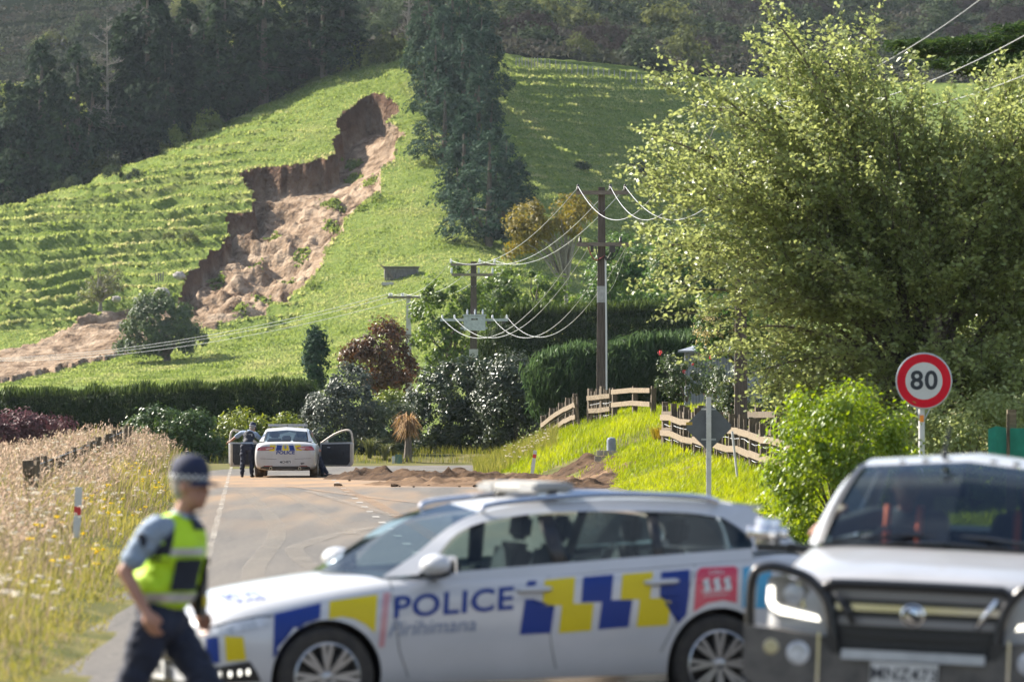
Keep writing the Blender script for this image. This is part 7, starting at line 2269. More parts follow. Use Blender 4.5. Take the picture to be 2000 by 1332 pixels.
MT['hair'] = mat('short_grey_hair', (0.16, 0.14, 0.12), (0.28, 0.25, 0.22), 40, 0.7)
MT['cap'] = mat('navy_cap', (0.008, 0.014, 0.045), rough=0.8)
MT['check_white'] = mat('white_check', (0.60, 0.60, 0.60), rough=.7)
MT['eye'] = mat('eye_white', (0.6, 0.58, 0.55), rough=.2)
MT['orange_vest'] = mat('orange_hi_vis', (0.75, 0.12, 0.03), rough=.7)
MT['dark_shirt'] = mat('dark_work_shirt', (0.03, 0.035, 0.05), rough=.8)

def blob(name, parts, m, parent, voxel=.012, smooth=6, fold=0.0):
    """fuse capsules ('c', p0, r0, p1, r1) and ellipsoids ('e', centre, radii) into one continuous skin"""
    b = MB()
    for p in parts:
        if p[0] == 'c':
            _, p0, r0, p1, r1 = p
            b.tube([p0, p1], [r0, r1], 14); b.ball(p0, r0, 14, 9); b.ball(p1, r1, 14, 9)
        else:
            b.ball(p[1], 1.0, 18, 12, p[2])
    me = b.mesh(name, None, False, True)
    o = bpy.data.objects.new(name, me); col.objects.link(o)
    r = o.modifiers.new('r', 'REMESH'); r.mode = 'VOXEL'; r.voxel_size = voxel; r.use_smooth_shade = True
    s = o.modifiers.new('s', 'SMOOTH'); s.iterations = smooth; s.factor = .5
    res = apply_mods(o); bpy.data.objects.remove(o); bpy.data.meshes.remove(me)
    if fold:
        n = len(res.vertices)
        co = np.zeros(n * 3); no = np.zeros(n * 3)
        res.vertices.foreach_get('co', co); res.vertices.foreach_get('normal', no)
        co = co.reshape(-1, 3); no = no.reshape(-1, 3)
        w = fbm(co[:, 0] * 7 + co[:, 2] * 5, co[:, 1] * 7 + co[:, 2] * 13, 7, 3) + .6 * fbm(co[:, 0] * 15 - co[:, 2] * 22, co[:, 1] * 15 + 3, 9, 2)
        co += no * (w * fold)[:, None]
        res.vertices.foreach_set('co', co.ravel()); res.update()
    res.name = name; res.materials.clear(); res.materials.append(MT[m])
    res.polygons.foreach_set('use_smooth', [True] * len(res.polygons))
    return link(name, res, None, parent)

def hand_parts(w, d, palm_n, s):
    """wrist w, hand direction d, palm normal; curled relaxed hand"""
    w = Vector(w); d = Vector(d).normalized(); n = Vector(palm_n).normalized(); t = d.cross(n).normalized() * s
    P_ = []
    k = w + d * .085
    P_.append(('c', w, .026, w + d * .05, .034)); 
    for i, (o, l) in enumerate(((-.030, .070), (-.010, .080), (.010, .074), (.029, .058))):
        b0 = w + d * .03 + t * o * .9; b1 = k + t * o
        P_.append(('c', b0, .018, b1, .0115))
        m1 = b1 + (d * .85 + n * .5).normalized() * l * .5
        e = m1 + (d * .45 + n * .9).normalized() * l * .5
        P_.append(('c', b1, .0105, m1, .0095)); P_.append(('c', m1, .0095, e, .008))
    th0 = w + d * .02 - t * .028; th1 = th0 + (d * .8 - t * .7 + n * .3).normalized() * .045; th2 = th1 + (d * 1.0 + n * .45).normalized() * .035
    P_.append(('c', th0, .017, th1, .013)); P_.append(('c', th1, .0125, th2, .0095))
    return P_

def head_parts(h, f, r=1.0):
    """head centre h, facing direction f (unit, horizontal-ish)"""
    h = Vector(h); f = Vector(f).normalized(); u = Vector((0, 0, 1)); u = (u - f * u.dot(f)).normalized(); s = u.cross(f)
    P_ = [('e', h + u * .03 * r - f * .012 * r, (.098 * r, .078 * r, .108 * r)), ('e', h - u * .045 * r + f * .03 * r, (.070 * r, .060 * r, .075 * r)),
          ('c', h - u * .085 * r + f * .062 * r, .030 * r, h - u * .075 * r + f * .02 * r, .045 * r),
          ('c', h + u * .020 * r + f * .094 * r, .011 * r, h - u * .022 * r + f * .112 * r, .015 * r),
          ('c', h - u * .052 * r + f * .088 * r - s * .018 * r, .010 * r, h - u * .052 * r + f * .088 * r + s * .018 * r, .010 * r),
          ('c', h + u * .034 * r + f * .082 * r - s * .03 * r, .012 * r, h + u * .034 * r + f * .082 * r + s * .03 * r, .012 * r)]
    for q in (-1, 1):
        P_.append(('c', h + s * .078 * r * q + u * .02 * r - f * .005 * r, .014 * r, h + s * .080 * r * q - u * .02 * r, .011 * r))
    return P_, u, s

def person(label, loc, rz, J, cap=False, outfit='police', voxel=.011, group=None, hair=True, back_text=None):
    root = empty('person', loc, rz, label, 'person', group)
    V3 = lambda k: Vector(J[k])
    f = Vector(J.get('face', (1, 0, 0))).normalized()
    B = []
    pel, che, nek, hd = V3('pelvis'), V3('chest'), V3('neck'), V3('head')
    wai = pel.lerp(che, .45)
    sl, sr = V3('sL'), V3('sR')
    B += [('e', pel, (.105, .15, .11)), ('c', pel, .115, wai, .11), ('c', wai, .11, che, .125), ('e', che, (.11, .155, .15)), ('c', che, .10, nek, .06), ('c', nek, .056, hd - Vector((0, 0, .04)), .052)]
    hp, u, s = head_parts(hd, f)
    B += hp
    for k, sd in (('L', 1), ('R', -1)):
        sh, el, wr = V3('s' + k), V3('e' + k), V3('w' + k)
        B += [('c', che + Vector((0, 0, .08)), .07, sh, .055), ('c', sh, .052, el, .040), ('c', el, .041, el.lerp(wr, .35), .039), ('c', el.lerp(wr, .35), .039, wr, .027)]
        hdv = Vector(J.get('h' + k, wr + (wr - el).normalized() * .1)) - wr
        B += hand_parts(wr, hdv, J.get('n' + k, (0, -sd, 0)), sd)
        hi, kn, an = V3('hip' + k), V3('k' + k), V3('a' + k)
        B += [('c', pel, .10, hi, .085), ('c', hi, .080, kn, .055), ('c', kn, .055, kn.lerp(an, .3), .054), ('c', kn.lerp(an, .3), .054, an, .038)]
        tf = Vector(J.get('t' + k, f)).normalized()
        B += [('c', an, .036, an + tf * .13 - Vector((0, 0, .045)), .03)]
    blob('body', B, 'skin', root, voxel)
    # eyes
    for q in (-1, 1):
        b = MB(); b.ball(hd + u * .020 + f * .078 + s * .032 * q, .0125, 8, 6); e = b.build('eye', MT['eye'], root, smooth='all')
        b = MB(); b.ball(hd + u * .020 + f * .0875 + s * .0325 * q, .006, 6, 5); b.build('pupil', MT['boot'], e, smooth='all')
    # hair and cap
    if hair:
        blob('hair', [('e', hd + u * .032 - f * .020, (.100, .083, .108)), ('e', hd - u * .02 - f * .045, (.062, .072, .06))], 'hair', root, .014)
    if cap:
        b = MB()
        # crown of the cap
        prof = [(.108, .0), (.112, .03), (.106, .075), (.085, .115), (.045, .135), (0.0, .14)]
        n = 26; vs = []; fs = []
        for r_, h in prof:
            for i in range(n):
                a = 2 * math.pi * i / n
                vs.append(hd + u * (.045 + h) + f * (math.cos(a) * r_ * 1.02 - .012) + s * math.sin(a) * r_ * .86)
        for i in range(len(prof) - 1):
            for j in range(n):
                a = i * n + j; c = i * n + (j + 1) % n; fs.append((a, c, c + n, a + n))
        b.add(vs, fs); cp = b.build('cap', MT['cap'], root, smooth='all')
        # peak
        b = MB(); vs = []; K = 9
        for i in range(K):
            a = -1.05 + 2.1 * i / (K - 1)
            for rr, dz in ((.095, .050), (.185 - .035 * abs(a), .030)):
                vs.append(hd + u * (dz - .012 * abs(a)) + f * (math.cos(a) * rr - .005) + s * math.sin(a) * rr * .86)
        b.add(vs, [(2 * i, 2 * i + 2, 2 * i + 3, 2 * i + 1) for i in range(K - 1)])
        pk = b.build('peak', MT['cap'], cp); sm = pk.modifiers.new('t', 'SOLIDIFY'); sm.thickness = .006
        # checked band
        n = 36; b = MB()
        for row in range(2):
            for i in range(n):
                if (i + row) % 2: continue
                a0 = 2 * math.pi * i / n; a1 = 2 * math.pi * (i + 1) / n
                q = []
                for a, h in ((a0, row), (a1, row), (a1, row + 1), (a0, row + 1)):
                    q.append(hd + u * (.047 + .014 * h) + f * (math.cos(a) * .1135 * 1.02 - .012) + s * math.sin(a) * .1135 * .87)
                b.add(q, [(0, 1, 2, 3)])
        o = b.build('checked_band', MT['check_white'], cp); o['kind'] = 'stuff'
    # clothes
    if outfit in ('police', 'hivis'):
        T = [('e', che, (.130, .175, .165)), ('c', wai, .125, che, .138), ('c', pel + Vector((0, 0, .05)), .125, wai, .125), ('c', che + Vector((0, 0, .10)), .085, nek - Vector((0, 0, .015)), .064)]
        for k in 'LR':
            sh, el = V3('s' + k), V3('e' + k)
            T += [('c', che + Vector((0, 0, .08)), .085, sh, .068), ('c', sh, .069, sh.lerp(el, .72), .066)]
        blob('shirt', T, 'shirt_blue', root, voxel, 4, .035)
        if outfit == 'hivis':
            T = [('e', che + Vector((-.01, 0, 0)), (.178, .195, .185)), ('c', wai, .165, che, .168), ('e', pel + Vector((.0, 0, .16)), (.185, .19, .12)), ('c', che + Vector((0, .09, .09)), .075, nek + Vector((-.01, .085, -.03)), .045), ('c', che + Vector((0, -.09, .09)), .075, nek + Vector((-.01, -.085, -.03)), .045)]
            vest = blob('vest', T, 'hivis', root, voxel, 3, .03)
            bpy.context.view_layer.update()
            bt = BVHTree.FromPolygons([v.co for v in vest.data.vertices], [tuple(p.vertices) for p in vest.data.polygons])
            def wrap(nm, a0, a1, z0, z1, m, off, parent, na=10, nz=5):
                """patch round the vest between angles a0..a1 (0 = front, + = left) and heights"""
                vs = []
                for j in range(nz + 1):
                    z = z0 + (z1 - z0) * j / nz
                    t = (z - pel.z) / max(.01, che.z - pel.z); c = pel.lerp(che, min(max(t, 0), 1.15))
                    for i in range(na + 1):
                        a = a0 + (a1 - a0) * i / na
                        dv = Vector((math.cos(a), math.sin(a), 0)); h, nn, _, _ = bt.ray_cast(Vector((c.x, c.y, z)) + dv * .6, -dv)
                        h = h if h is not None else Vector((c.x, c.y, z)) + dv * .15
                        vs.append(h + dv * off)
                b = MB(); b.add(vs, [(j * (na + 1) + i, j * (na + 1) + i + 1, (j + 1) * (na + 1) + i + 1, (j + 1) * (na + 1) + i) for j in range(nz) for i in range(na)])
                return b.build(nm, MT[m], parent, smooth='all')
            zp = pel.z; 
            wrap('silver_band', -math.pi, math.pi, zp + .075, zp + .125, 'silver_tape', .006, vest, 40, 2)
            wrap('pouch_panel', -1.05, -.22, zp + .14, zp + .31, 'navy_vest', .030, vest)
            wrap('pouch_panel', .18, 1.0, zp + .14, zp + .31, 'navy_vest', .030, vest)
            wrap('chest_panel', -1.25, -.08, zp + .33, zp + .37, 'silver_tape', .010, vest)
            wrap('collar_panel', -.5, .5, zp + .47, zp + .56, 'navy_vest', .012, vest, 8, 4)
            wrap('arm_hole_trim', -1.9, -1.25, zp + .30, zp + .50, 'navy_vest', .004, vest, 6, 5)
            b = MB(); b.box(pel + Vector((.17, .13, .22)), (.06, .07, .20)); b.build('radio', MT['boot'], vest)
            b = MB(); b.box(pel + Vector((.175, .12, .06)), (.05, .06, .13)); tz = b.build('holster', MT['boot'], vest)
            b = MB(); b.box(pel + Vector((.20, .12, .075)), (.02, .045, .06)); b.build('yellow_grip', MT['livery_yellow'], tz)
            o = MB(); sR = V3('sR'); eR = V3('eR'); q = sR.lerp(eR, .30); ax = (eR - sR).normalized()
            o.ball(q + Vector((0, -.068, .0)), .034, 10, 8, (1.0, .18, 1.25)); ob = o.build('shoulder_patch', MT['navy_vest'], root, smooth='all')
        else:
            T = [('e', che, (.155, .185, .17)), ('c', wai, .142, che, .158), ('c', pel + Vector((0, 0, .10)), .136, wai, .142)]
            blob('vest', T, 'navy_vest', root, voxel, 3)
    elif outfit == 'work':
        T = [('e', che, (.140, .19, .18)), ('c', wai, .135, che, .148), ('c', pel, .135, wai, .135), ('c', che + Vector((0, 0, .10)), .085, nek - Vector((0, 0, .015)), .066)]
        for k in 'LR':
            sh, el = V3('s' + k), V3('e' + k)
            T += [('c', che + Vector((0, 0, .08)), .085, sh, .07), ('c', sh, .07, sh.lerp(el, .85), .062)]
        st = blob('shirt', T, 'dark_shirt', root, voxel * 1.3, 3)
        for q in (-.10, .10):
            b = MB(); b.tube([che + Vector((.14, q, .18)), che + Vector((.165, q, .05)), wai + Vector((.16, q, 0))], .022, 6); b.build('hi_vis_strap', MT['orange_vest'], st, smooth='all')
    T = [('e', pel + Vector((0, 0, -.02)), (.135, .175, .13)), ('c', pel, .135, pel + Vector((0, 0, .07)), .13)]
    for k in 'LR':
        hi, kn, an = V3('hip' + k), V3('k' + k), V3('a' + k)
        T += [('c', pel, .125, hi, .108), ('c', hi, .106, kn, .082), ('c', kn, .082, an + Vector((0, 0, .03)), .066)]
    blob('trousers', T, 'navy', root, voxel, 4, .05)
    b = MB(); n = 24
    for k in 'LR':
        an = V3('a' + k); tf = Vector(J.get('t' + k, f)).normalized()
        bt_ = [('c', an + Vector((0, 0, .03)), .052, an + Vector((0, 0, -.04)), .05), ('c', an - tf * .03 - Vector((0, 0, .045)), .04, an + tf * .16 - Vector((0, 0, .05)), .038)]
        blob('boot', bt_, 'boot', root, .012, 3)
    return root

# officer walking past in the foreground
J1 = dict(pelvis=(0, 0, .99), chest=(.085, 0, 1.36), neck=(.12, 0, 1.53), head=(.175, 0, 1.685), face=(1, -.12, -.06),
          sL=(.07, .195, 1.475), sR=(.06, -.195, 1.475), eL=(-.02, .27, 1.21), eR=(-.095, -.265, 1.235), wL=(.10, .27, 1.0), wR=(.045, -.285, 1.015),
          hR=(.09, -.285, .90), hL=(.14, .27, .90), nR=(.15, 1, 0), nL=(0, -1, 0),
          hipL=(0, .10, .94), hipR=(0, -.10, .94), kL=(.27, .10, .56), kR=(-.17, -.10, .53), aL=(.38, .10, .10), aR=(-.50, -.10, .17), tL=(1, 0, .1), tR=(.9, 0, -.5))
person('officer in cap and yellow hi vis vest walking past in the foreground', (X(316, 31.0), 31.0, 0), R(-22), J1, cap=True, outfit='hivis', voxel=.010)
# officer bending at the sedan's door
J2 = dict(pelvis=(0, 0, .90), chest=(.17, -.02, 1.21), neck=(.27, -.05, 1.34), head=(.36, -.10, 1.43), face=(1, -.5, -.35),
          sL=(.20, .19, 1.30), sR=(.20, -.21, 1.26), eL=(.22, .40, 1.16), eR=(.34, -.36, 1.10), wL=(.28, .56, 1.04), wR=(.48, -.40, 1.02), hL=(.31, .62, 1.02), hR=(.56, -.40, 1.0), nL=(0, 0, -1), nR=(0, 0, -1),
          hipL=(0, .10, .87), hipR=(0, -.10, .87), kL=(.03, .13, .48), kR=(.05, -.12, .48), aL=(-.02, .15, .09), aR=(.0, -.13, .09), tL=(1, .2, 0), tR=(1, -.2, 0))
o = person('officer in navy vest leaning into the open door of the police sedan', (X(483, 166.0), 166.0, 0), R(84), J2, cap=True, outfit='police', voxel=.016)
text_on('lettering', 'POLICE', .085, 'check_white', o, (.03, -.01, 1.235), (R(118), 0, R(-90)), offset=.001)
b = MB(); b.box((-.005, 0, 1.005), (.275, .335, .045)); b.build('belt', MT['shirt_blue'], o)
# someone getting out on the driver's side: one leg on the road
J3 = dict(pelvis=(0, 0, .62), chest=(.06, 0, .95), neck=(.10, 0, 1.10), head=(.14, 0, 1.22), face=(1, 0, -.2),
          sL=(.06, .19, 1.04), sR=(.06, -.19, 1.04), eL=(.16, .25, .82), eR=(.16, -.25, .82), wL=(.36, .2, .78), wR=(.36, -.2, .78),
          hipL=(.02, .1, .60), hipR=(.02, -.1, .60), kL=(.40, .14, .55), kR=(.42, -.10, .52), aL=(.62, .14, .10), aR=(.52, -.10, .10), tL=(1, 0, 0), tR=(1, 0, 0))
person('person sitting half out of the sedan with one booted foot on the road', (X(557, 165.2) + .50, 165.2 + 2.05, 0), R(0), J3, outfit='police', voxel=.018)
# two people inside the ute
bpy.context.view_layer.update()
JS = dict(pelvis=(.04, 0, .98), chest=(-.02, 0, 1.32), neck=(.0, 0, 1.47), head=(.05, 0, 1.60), face=(1, .1, -.05),
          sL=(0, .20, 1.42), sR=(0, -.20, 1.42), eL=(.10, .26, 1.18), eR=(.10, -.26, 1.18), wL=(.36, .14, 1.18), wR=(.36, -.14, 1.18),
          hipL=(.06, .1, .96), hipR=(.06, -.1, .96), kL=(.42, .12, .98), kR=(.42, -.12, .98), aL=(.55, .12, .60), aR=(.55, -.12, .60))
for y, lb, arm in ((.40, 'driver of the ute in dark work clothes with orange straps', True), (-.40, 'passenger of the ute in dark work clothes with orange straps', False)):
    J = dict(JS)
    if arm:
        J['eR'] = (.05, -.56, 1.30); J['wR'] = (.25, -.42, 1.42); J['eL'] = (.14, .26, 1.16)
    p = UTE.matrix_world @ Vector((1.62, y, 0))
    o = person(lb, p, 0, J, outfit='work', voxel=.018)
    o.rotation_euler = (UTE.matrix_world @ Matrix.Rotation(math.pi, 4, 'Z')).to_euler()
# ------------------------------------------------------------------ grasses
MT['dry_grass'] = leaf_mat('dry_grass', [(0.12, 0.13, 0.045), (0.24, 0.195, 0.115), (0.35, 0.29, 0.195), (0.45, 0.385, 0.28)], 0.4, 0.7, spec=0.2, objvar=0)
MT['seed_head'] = leaf_mat('seed_heads', [(0.30, 0.22, 0.16), (0.42, 0.33, 0.24), (0.52, 0.44, 0.34)], 0.45, 0.8, spec=0.1, objvar=0)
MT['green_grass'] = leaf_mat('lush_grass', [(0.085, 0.13, 0.012), (0.17, 0.22, 0.018), (0.27, 0.30, 0.030)], 0.5, 0.5, spec=0.3, objvar=0)
MT['short_grass'] = leaf_mat('short_roadside_grass', [(0.09, 0.12, 0.02), (0.19, 0.19, 0.045), (0.30, 0.26, 0.08)], 0.45, 0.6, spec=0.2, objvar=0)
MT['umbel'] = leaf_mat('white_umbels', [(0.60, 0.54, 0.42), (0.72, 0.67, 0.56)], 0.3, 0.8, spec=0.1, objvar=0)
MT['yellow_fl'] = leaf_mat('yellow_flowers', [(0.62, 0.46, 0.02), (0.70, 0.54, 0.04)], 0.3, 0.7, spec=0.1, objvar=0)
MT['hill_tuft'] = leaf_mat('hill_tufts', [(0.058, 0.096, 0.020), (0.128, 0.172, 0.046), (0.205, 0.232, 0.088), (0.30, 0.28, 0.14)], 0.45, 0.7, spec=0.1, objvar=0)

def dry_verge():
    rs = np.random.RandomState(401)
    n = 62000
    inv = rs.uniform(1 / 205.0, 1 / 38.0, n); d = 1 / inv
    d = np.where(rs.random(n) < .45, rs.uniform(60, 190, n), d)
    far_l = np.minimum(-(1080.0) / F * d - .6, xl(d) - 3.5)
    u = rs.random(n) ** 1.0
    edge = xl(d) - .78
    x = edge + (far_l - edge) * u
    v = edge - x
    ramp = sstep(.30, 2.1, v + rs.normal(size=n) * .3)
    H = (0.09 + .50 * ramp) * rs.uniform(.4, 1.25, n) * (.62 + .75 * vnoise(x * 1.1, d * .5, 405)) * np.interp(d, [38, 60, 120, 190, 205], [.55, .80, 1.05, .95, .5])
    patch = vnoise(x * .6, d * .22, 402)
    green = (rs.random(n) < (.80 - .66 * ramp) * (.5 + patch) + .35 * sstep(.62, .8, patch)) 
    mx_ = X(149, 80.0)
    H = H * np.where(np.hypot(x - mx_, (d - 78.0) * .25) < .8, .25, 1.0)
    z = G(x, d)
    lean = rs.normal(size=(n, 3)) * .30; lean[:, 0] += .22; lean[:, 2] = 0
    V, Fc, r = blade_arrays(np.stack([x, d, z - .02], 1), H, lean, np.clip(.006 + d * .00009, .006, .02) * rs.uniform(.7, 1.5, n), rs, .45)
    for nm, mk, sel, lab in (('dry_grass', 'dry_grass', ~green, 'tall dry straw coloured grass on the left verge'), ('verge_grass', 'short_grass', green, 'short yellow green grass along the road edge')):
        k = np.where(sel)[0]
        vi = (k[:, None] * 5 + np.arange(5)).ravel()
        i = np.arange(len(k))[:, None] * 5
        f = np.concatenate([i + np.array([[0, 1, 3]]), i + np.array([[0, 3, 2]]), i + np.array([[2, 3, 4]])])
        tone = np.clip(np.repeat(.5 * patch[k] + .5 * rs.random(len(k)), 5), 0, 1)
        tag(link(nm, np_mesh(nm, V[vi], f, False, tone), MT[mk]), lab, kind='stuff')
    # feathery heads on the tall stems
    k = np.where(~green & (H > .45))[0]
    k = k[rs.random(len(k)) < .75]
    per = 5
    tip = V[k * 5 + 4]; mid = (V[k * 5 + 2] + V[k * 5 + 3]) / 2
    ax = tip - mid
    t = rs.uniform(.35, 1.05, (len(k), per, 1))
    C = (mid[:, None] + ax[:, None] * t + rs.normal(size=(len(k), per, 3)) * .014).reshape(-1, 3)
    T = np.repeat(ax, per, 0) + rs.normal(size=(len(k) * per, 3)) * .12
    sz = np.repeat(np.clip(.035 + d[k] * .00035, .03, .09), per) * rs.uniform(.6, 1.4, len(C))
    Vv, Ff, rr = leaf_arrays(C, sz, rs.normal(size=C.shape), rs, .32, T)
    tag(link('seed_heads', np_mesh('seed_heads', Vv, Ff, False, rr), MT['seed_head']), 'feathery pale seed heads above the dry grass', kind='stuff')
    # white umbels and yellow flowers
    for nm, mk, m, szr, lab, hh, seed in (('wild_carrot', 'umbel', 420, (.014, .030), 'white wild carrot heads in the dry grass', (.30, .80), 5), ('ragwort_flowers', 'yellow_fl', 45, (.014, .026), 'small yellow flowers in the verge grass', (.25, .6), 6)):
        q = np.random.RandomState(seed)
        dd = 1 / q.uniform(1 / 185.0, 1 / 45.0, m)
        if mk == 'yellow_fl': dd = q.choice([62, 70, 88, 96, 120], m) + q.normal(size=m) * 1.5
        vv = q.uniform(.3, 3.2, m) if mk == 'umbel' else q.uniform(.2, 1.3, m)
        xx = xl(dd) - .85 - vv
        zz = G(xx, dd) + q.uniform(*hh, m) * np.interp(vv, [.2, 1.2], [.5, 1.0])
        W = np.stack([xx, dd, zz], 1)
        Vv, Ff, rr = clump_leaves(W, np.tile([[0, -.3, 1.0]], (m, 1)), q, .045, 16, .03, mk, .9, .6, flat=.35)
        tag(link(nm, np_mesh(nm, Vv, Ff, False, rr), MT[mk]), lab, kind='stuff')
dry_verge()

def bank_grass():
    rs = np.random.RandomState(411)
    n = 120000
    d = rs.uniform(84, 196, n)
    xb = np.interp(d, _YB, _XB)
    # bank right of the road, as far as the fence and a little beyond
    x = xb + .1 + rs.random(n) ** 1.25 * np.interp(d, [84, 130, 155, 190], [7, 6, 8, 9])
    keep = ~((np.abs(d - 163) < 1.3) & (x < 3.2) & (rs.random(n) < .8)) & ((d < 190) | (x > 0))
    mudm = (d > 140) & (d < 165) & (x < X(1180, d)) & (rs.random(n) < .94)
    keep &= ~mudm
    x = x[keep]; d = d[keep]; n = len(x)
    xb = np.interp(d, _YB, _XB)
    patch = vnoise(x * .5, d * .25, 412)
    H = (.10 + .24 * patch) * rs.uniform(.6, 1.3, n) * np.interp(x - xb, [0, .8], [.5, 1])
    lean = rs.normal(size=(n, 3)) * .35; lean[:, 0] += .2; lean[:, 2] = 0
    V, Fc, r = blade_arrays(np.stack([x, d, G(x, d) - .02], 1), H, lean, .017 * rs.uniform(.7, 1.5, n), rs, .6)
    tone = np.clip(.6 * vnoise(x * .9, d * .4, 413) + .4 * rs.random(n), 0, 1)
    tag(link('bank_grass', np_mesh('bank_grass', V, Fc, False, np.repeat(tone, 5)), MT['green_grass']), 'bright lush grass on the right bank', kind='stuff')
    # pale rank grass with white flower heads at the foot of the mound
    m = 6000
    d = rs.uniform(172, 192, m); x = X(rs.uniform(925, 1090, m), d)
    V, Fc, r = blade_arrays(np.stack([x, d, G(x, d)], 1), rs.uniform(.2, .55, m), rs.normal(size=(m, 3)) * .3 * np.array([1, 1, 0]), np.full(m, .016), rs, .5)
    tag(link('rank_grass', np_mesh('rank_grass', V, Fc, False, r * .7), MT['short_grass']), 'pale rank grass at the foot of the green mound', kind='stuff')
    q = rs; mm = 60
    d = q.uniform(170, 182, mm); x = X(q.uniform(985, 1075, mm), d)
    Vv, Ff, rr = clump_leaves(np.stack([x, d, G(x, d) + q.uniform(.25, .5, mm)], 1), np.tile([[0, -.3, 1.0]], (mm, 1)), q, .045, 14, .035, 'umbel', .9, .6, flat=.35)
    tag(link('wild_carrot', np_mesh('wild_carrot', Vv, Ff, False, rr), MT['umbel']), 'white flower heads at the foot of the green mound', kind='stuff')
    # grass beyond the bend, in front of the shrubs
    m = 12000
    d = rs.uniform(203.5, 224, m); x = X(rs.uniform(-150, 1150, m), d)
    V, Fc, r = blade_arrays(np.stack([x, d, G(x, d)], 1), rs.uniform(.15, .4, m), rs.normal(size=(m, 3)) * .3 * np.array([1, 1, 0]), np.full(m, .018), rs, .5)
    tag(link('verge_grass', np_mesh('verge_grass', V, Fc, False, r * .6), MT['short_grass']), 'rough grass in front of the shrubs beyond the bend', kind='stuff')
bank_grass()

def hill_tufts():
    rs = np.random.RandomState(421)
    n = 200000
    c = rs.randint(np.searchsorted(_tpx, -60), np.searchsorted(_tpx, 1456), n)
    k = rs.randint(np.searchsorted(_tds, 548), np.searchsorted(_tds, 722), n)
    nr, nc = _HZ.shape
    jx = _tpx[c]; jy = _HPY[k, c]
    poly = np.array(_poly)
    ins = in_poly(jx + 16 * fbm(jx / 14.0, jy / 14.0, 5, 3), jy + 14 * fbm(jx / 13.0, jy / 13.0, 9, 3), poly)
    keep = ~ins
    c = c[keep]; k = k[keep]; n = len(c)
    x = _HX[k, c] + rs.uniform(-.13, .13, n); y = _HD[k, c] + rs.uniform(-.25, .25, n); z = _HZF[k, c]
    # longer, paler tufts along the track lips, put in for bright backlit rims
    kk = np.clip(k + 2, 0, nr - 1); km = np.clip(k - 2, 0, nr - 1)
    slope_up = (_HZF[kk, c] - _HZF[k, c]); slope_dn = (_HZF[k, c] - _HZF[km, c])
    lip = np.clip((slope_dn - slope_up) * 2.2, 0, 1)
    steep = np.abs(_HZF[np.clip(k + 1, 0, nr - 1), c] - _HZF[np.clip(k - 1, 0, nr - 1), c]) / 1.0
    ok = (steep < .75) | (rs.random(n) < .22)
    x = x[ok]; y = y[ok]; z = z[ok]; lip = lip[ok]; n = len(x)
    H = (.10 + .12 * vnoise(x * .5, y * .5, 422) + .20 * lip) * rs.uniform(.6, 1.3, n)
    C = np.stack([x, y, z + H * .35], 1)
    N = rs.normal(size=(n, 3)) * .5; N[:, 1] -= .8
    T = np.array([.2, 0, 1.0])[None] + rs.normal(size=(n, 3)) * .4
    tone = np.clip(.55 * vnoise(x * .35, y * .22, 423) + .35 * rs.random(n) + .12 * lip, 0, 1)  # paler colour along the lips, light painted into the rims
    # rafts of turf that slid down with the soil
    m = 2600
    cs = np.array([(688, 262), (722, 330), (655, 372), (640, 362), (735, 392), (700, 408), (560, 512), (610, 560), (470, 600), (512, 560), (690, 300), (648, 432), (585, 470), (530, 420), (495, 480), (420, 505)], float)
    q = cs[rs.randint(0, len(cs), m)] + rs.normal(size=(m, 2)) * np.array([7.0, 3.5])
    cc = np.clip(np.searchsorted(_tpx, q[:, 0]), 0, nc - 1)
    rows = np.where((_tds >= 560) & (_tds <= 735))[0]
    kx = rows[np.argmin(np.abs(_HPY[rows][:, cc] - q[:, 1][None, :]), axis=0)]
    hh = rs.uniform(.2, .5, m)
    C = np.concatenate([C, np.stack([_HX[kx, cc], _HD[kx, cc], _HZF[kx, cc] + .15], 1)])
    H = np.concatenate([H, hh]); N = np.concatenate([N, rs.normal(size=(m, 3)) + np.array([0, -.8, .4])]); T = np.concatenate([T, rs.normal(size=(m, 3)) + np.array([0, 0, 1.0])])
    tone = np.concatenate([tone, rs.uniform(0, .6, m)])
    V, Fc, r = leaf_arrays(C, H * 1.3, N, rs, .8, T)
    tag(link('hill_grass_tufts', np_mesh('hill_grass_tufts', V, Fc, False, np.repeat(tone, 4)), MT['hill_tuft']), 'tufted grass all over the hillside', kind='stuff')
hill_tufts()

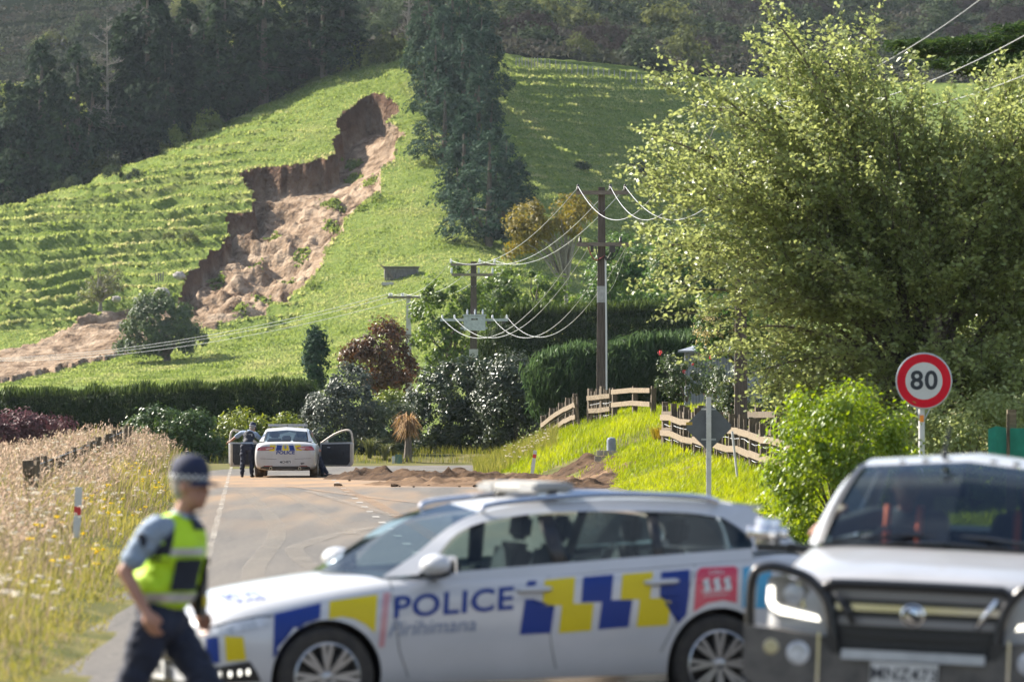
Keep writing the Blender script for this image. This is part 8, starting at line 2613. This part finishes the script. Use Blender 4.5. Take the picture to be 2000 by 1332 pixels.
# ------------------------------------------------------------------ thin summer haze
hz = MB(); hz.box((0, 690, 59.5), (760, 1520, 129))
haze = hz.build('haze', None)
hm = bpy.data.materials.new('haze'); hm.use_nodes = True
for nd in list(hm.node_tree.nodes):
    if nd.type != 'OUTPUT_MATERIAL': hm.node_tree.nodes.remove(nd)
pv = hm.node_tree.nodes.new('ShaderNodeVolumePrincipled')
pv.inputs['Color'].default_value = (0.74, 0.86, 1.0, 1)
pv.inputs['Density'].default_value = 0.000035
pv.inputs['Anisotropy'].default_value = 0.3
hm.node_tree.links.new(pv.outputs['Volume'], hm.node_tree.nodes['Material Output'].inputs['Volume'])
haze.data.materials.append(hm)
tag(haze, kind='stuff')

# ------------------------------------------------------------------ paint and foliage values balanced against each other
def tone(name, f):
    m = bpy.data.materials.get(name)
    if m is None: return
    for nd in m.node_tree.nodes:
        if nd.type == 'VALTORGB' and any(l.to_node.type in ('BSDF_PRINCIPLED', 'HUE_SAT', 'MIX') and l.to_socket.name in ('Base Color', 'Color', 'A') for l in nd.outputs[0].links):
            for e in nd.color_ramp.elements: e.color = (min(e.color[0] * f, .9), min(e.color[1] * f, .9), min(e.color[2] * f, .9), 1)
        if nd.type == 'MIX' and nd.data_type == 'RGBA':
            q = nd.inputs['B'].default_value; nd.inputs['B'].default_value = (q[0] * f, q[1] * f, q[2] * f, 1)
        if nd.type == 'BSDF_PRINCIPLED':
            q = nd.inputs['Base Color'].default_value; nd.inputs['Base Color'].default_value = (q[0] * f, q[1] * f, q[2] * f, 1)
for nm_, f_ in {'asphalt': .74, 'white_road_paint': .8, 'worn_edge_line': .8, 'pale_dust': .78, 'orange_clay_track': .8, 'white_car_paint': .76, 'dusty_white_paint': .76, 'silver_white_paint': .76, 'dry_grass': .8, 'seed_heads': .78, 'clay': .94, 'wet_brown_mud': .85, 'drier_mud': .8,
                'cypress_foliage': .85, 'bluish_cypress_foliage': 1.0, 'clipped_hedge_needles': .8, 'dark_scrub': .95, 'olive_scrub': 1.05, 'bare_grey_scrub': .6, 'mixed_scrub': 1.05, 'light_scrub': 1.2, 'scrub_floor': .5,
                'elm_leaves': 1.7, 'bright_vine_leaves': 1.0, 'lush_grass': 1.12, 'hill_tufts': 1.25, 'hill_grass': 1.2, 'silver_leaves': .85, 'glossy_dark_leaves': .85, 'number_plate': .8, 'lightbar_housing': .75,
                'skin': .85, 'light_blue_shirt': .85, 'hi_vis_yellow': .85, 'weathered_rail_wood': .85, 'white_umbels': .8, 'white_post_plastic': .75, 'sign_white': .85, 'aluminium_wire': .75}.items():
    tone(nm_, f_)
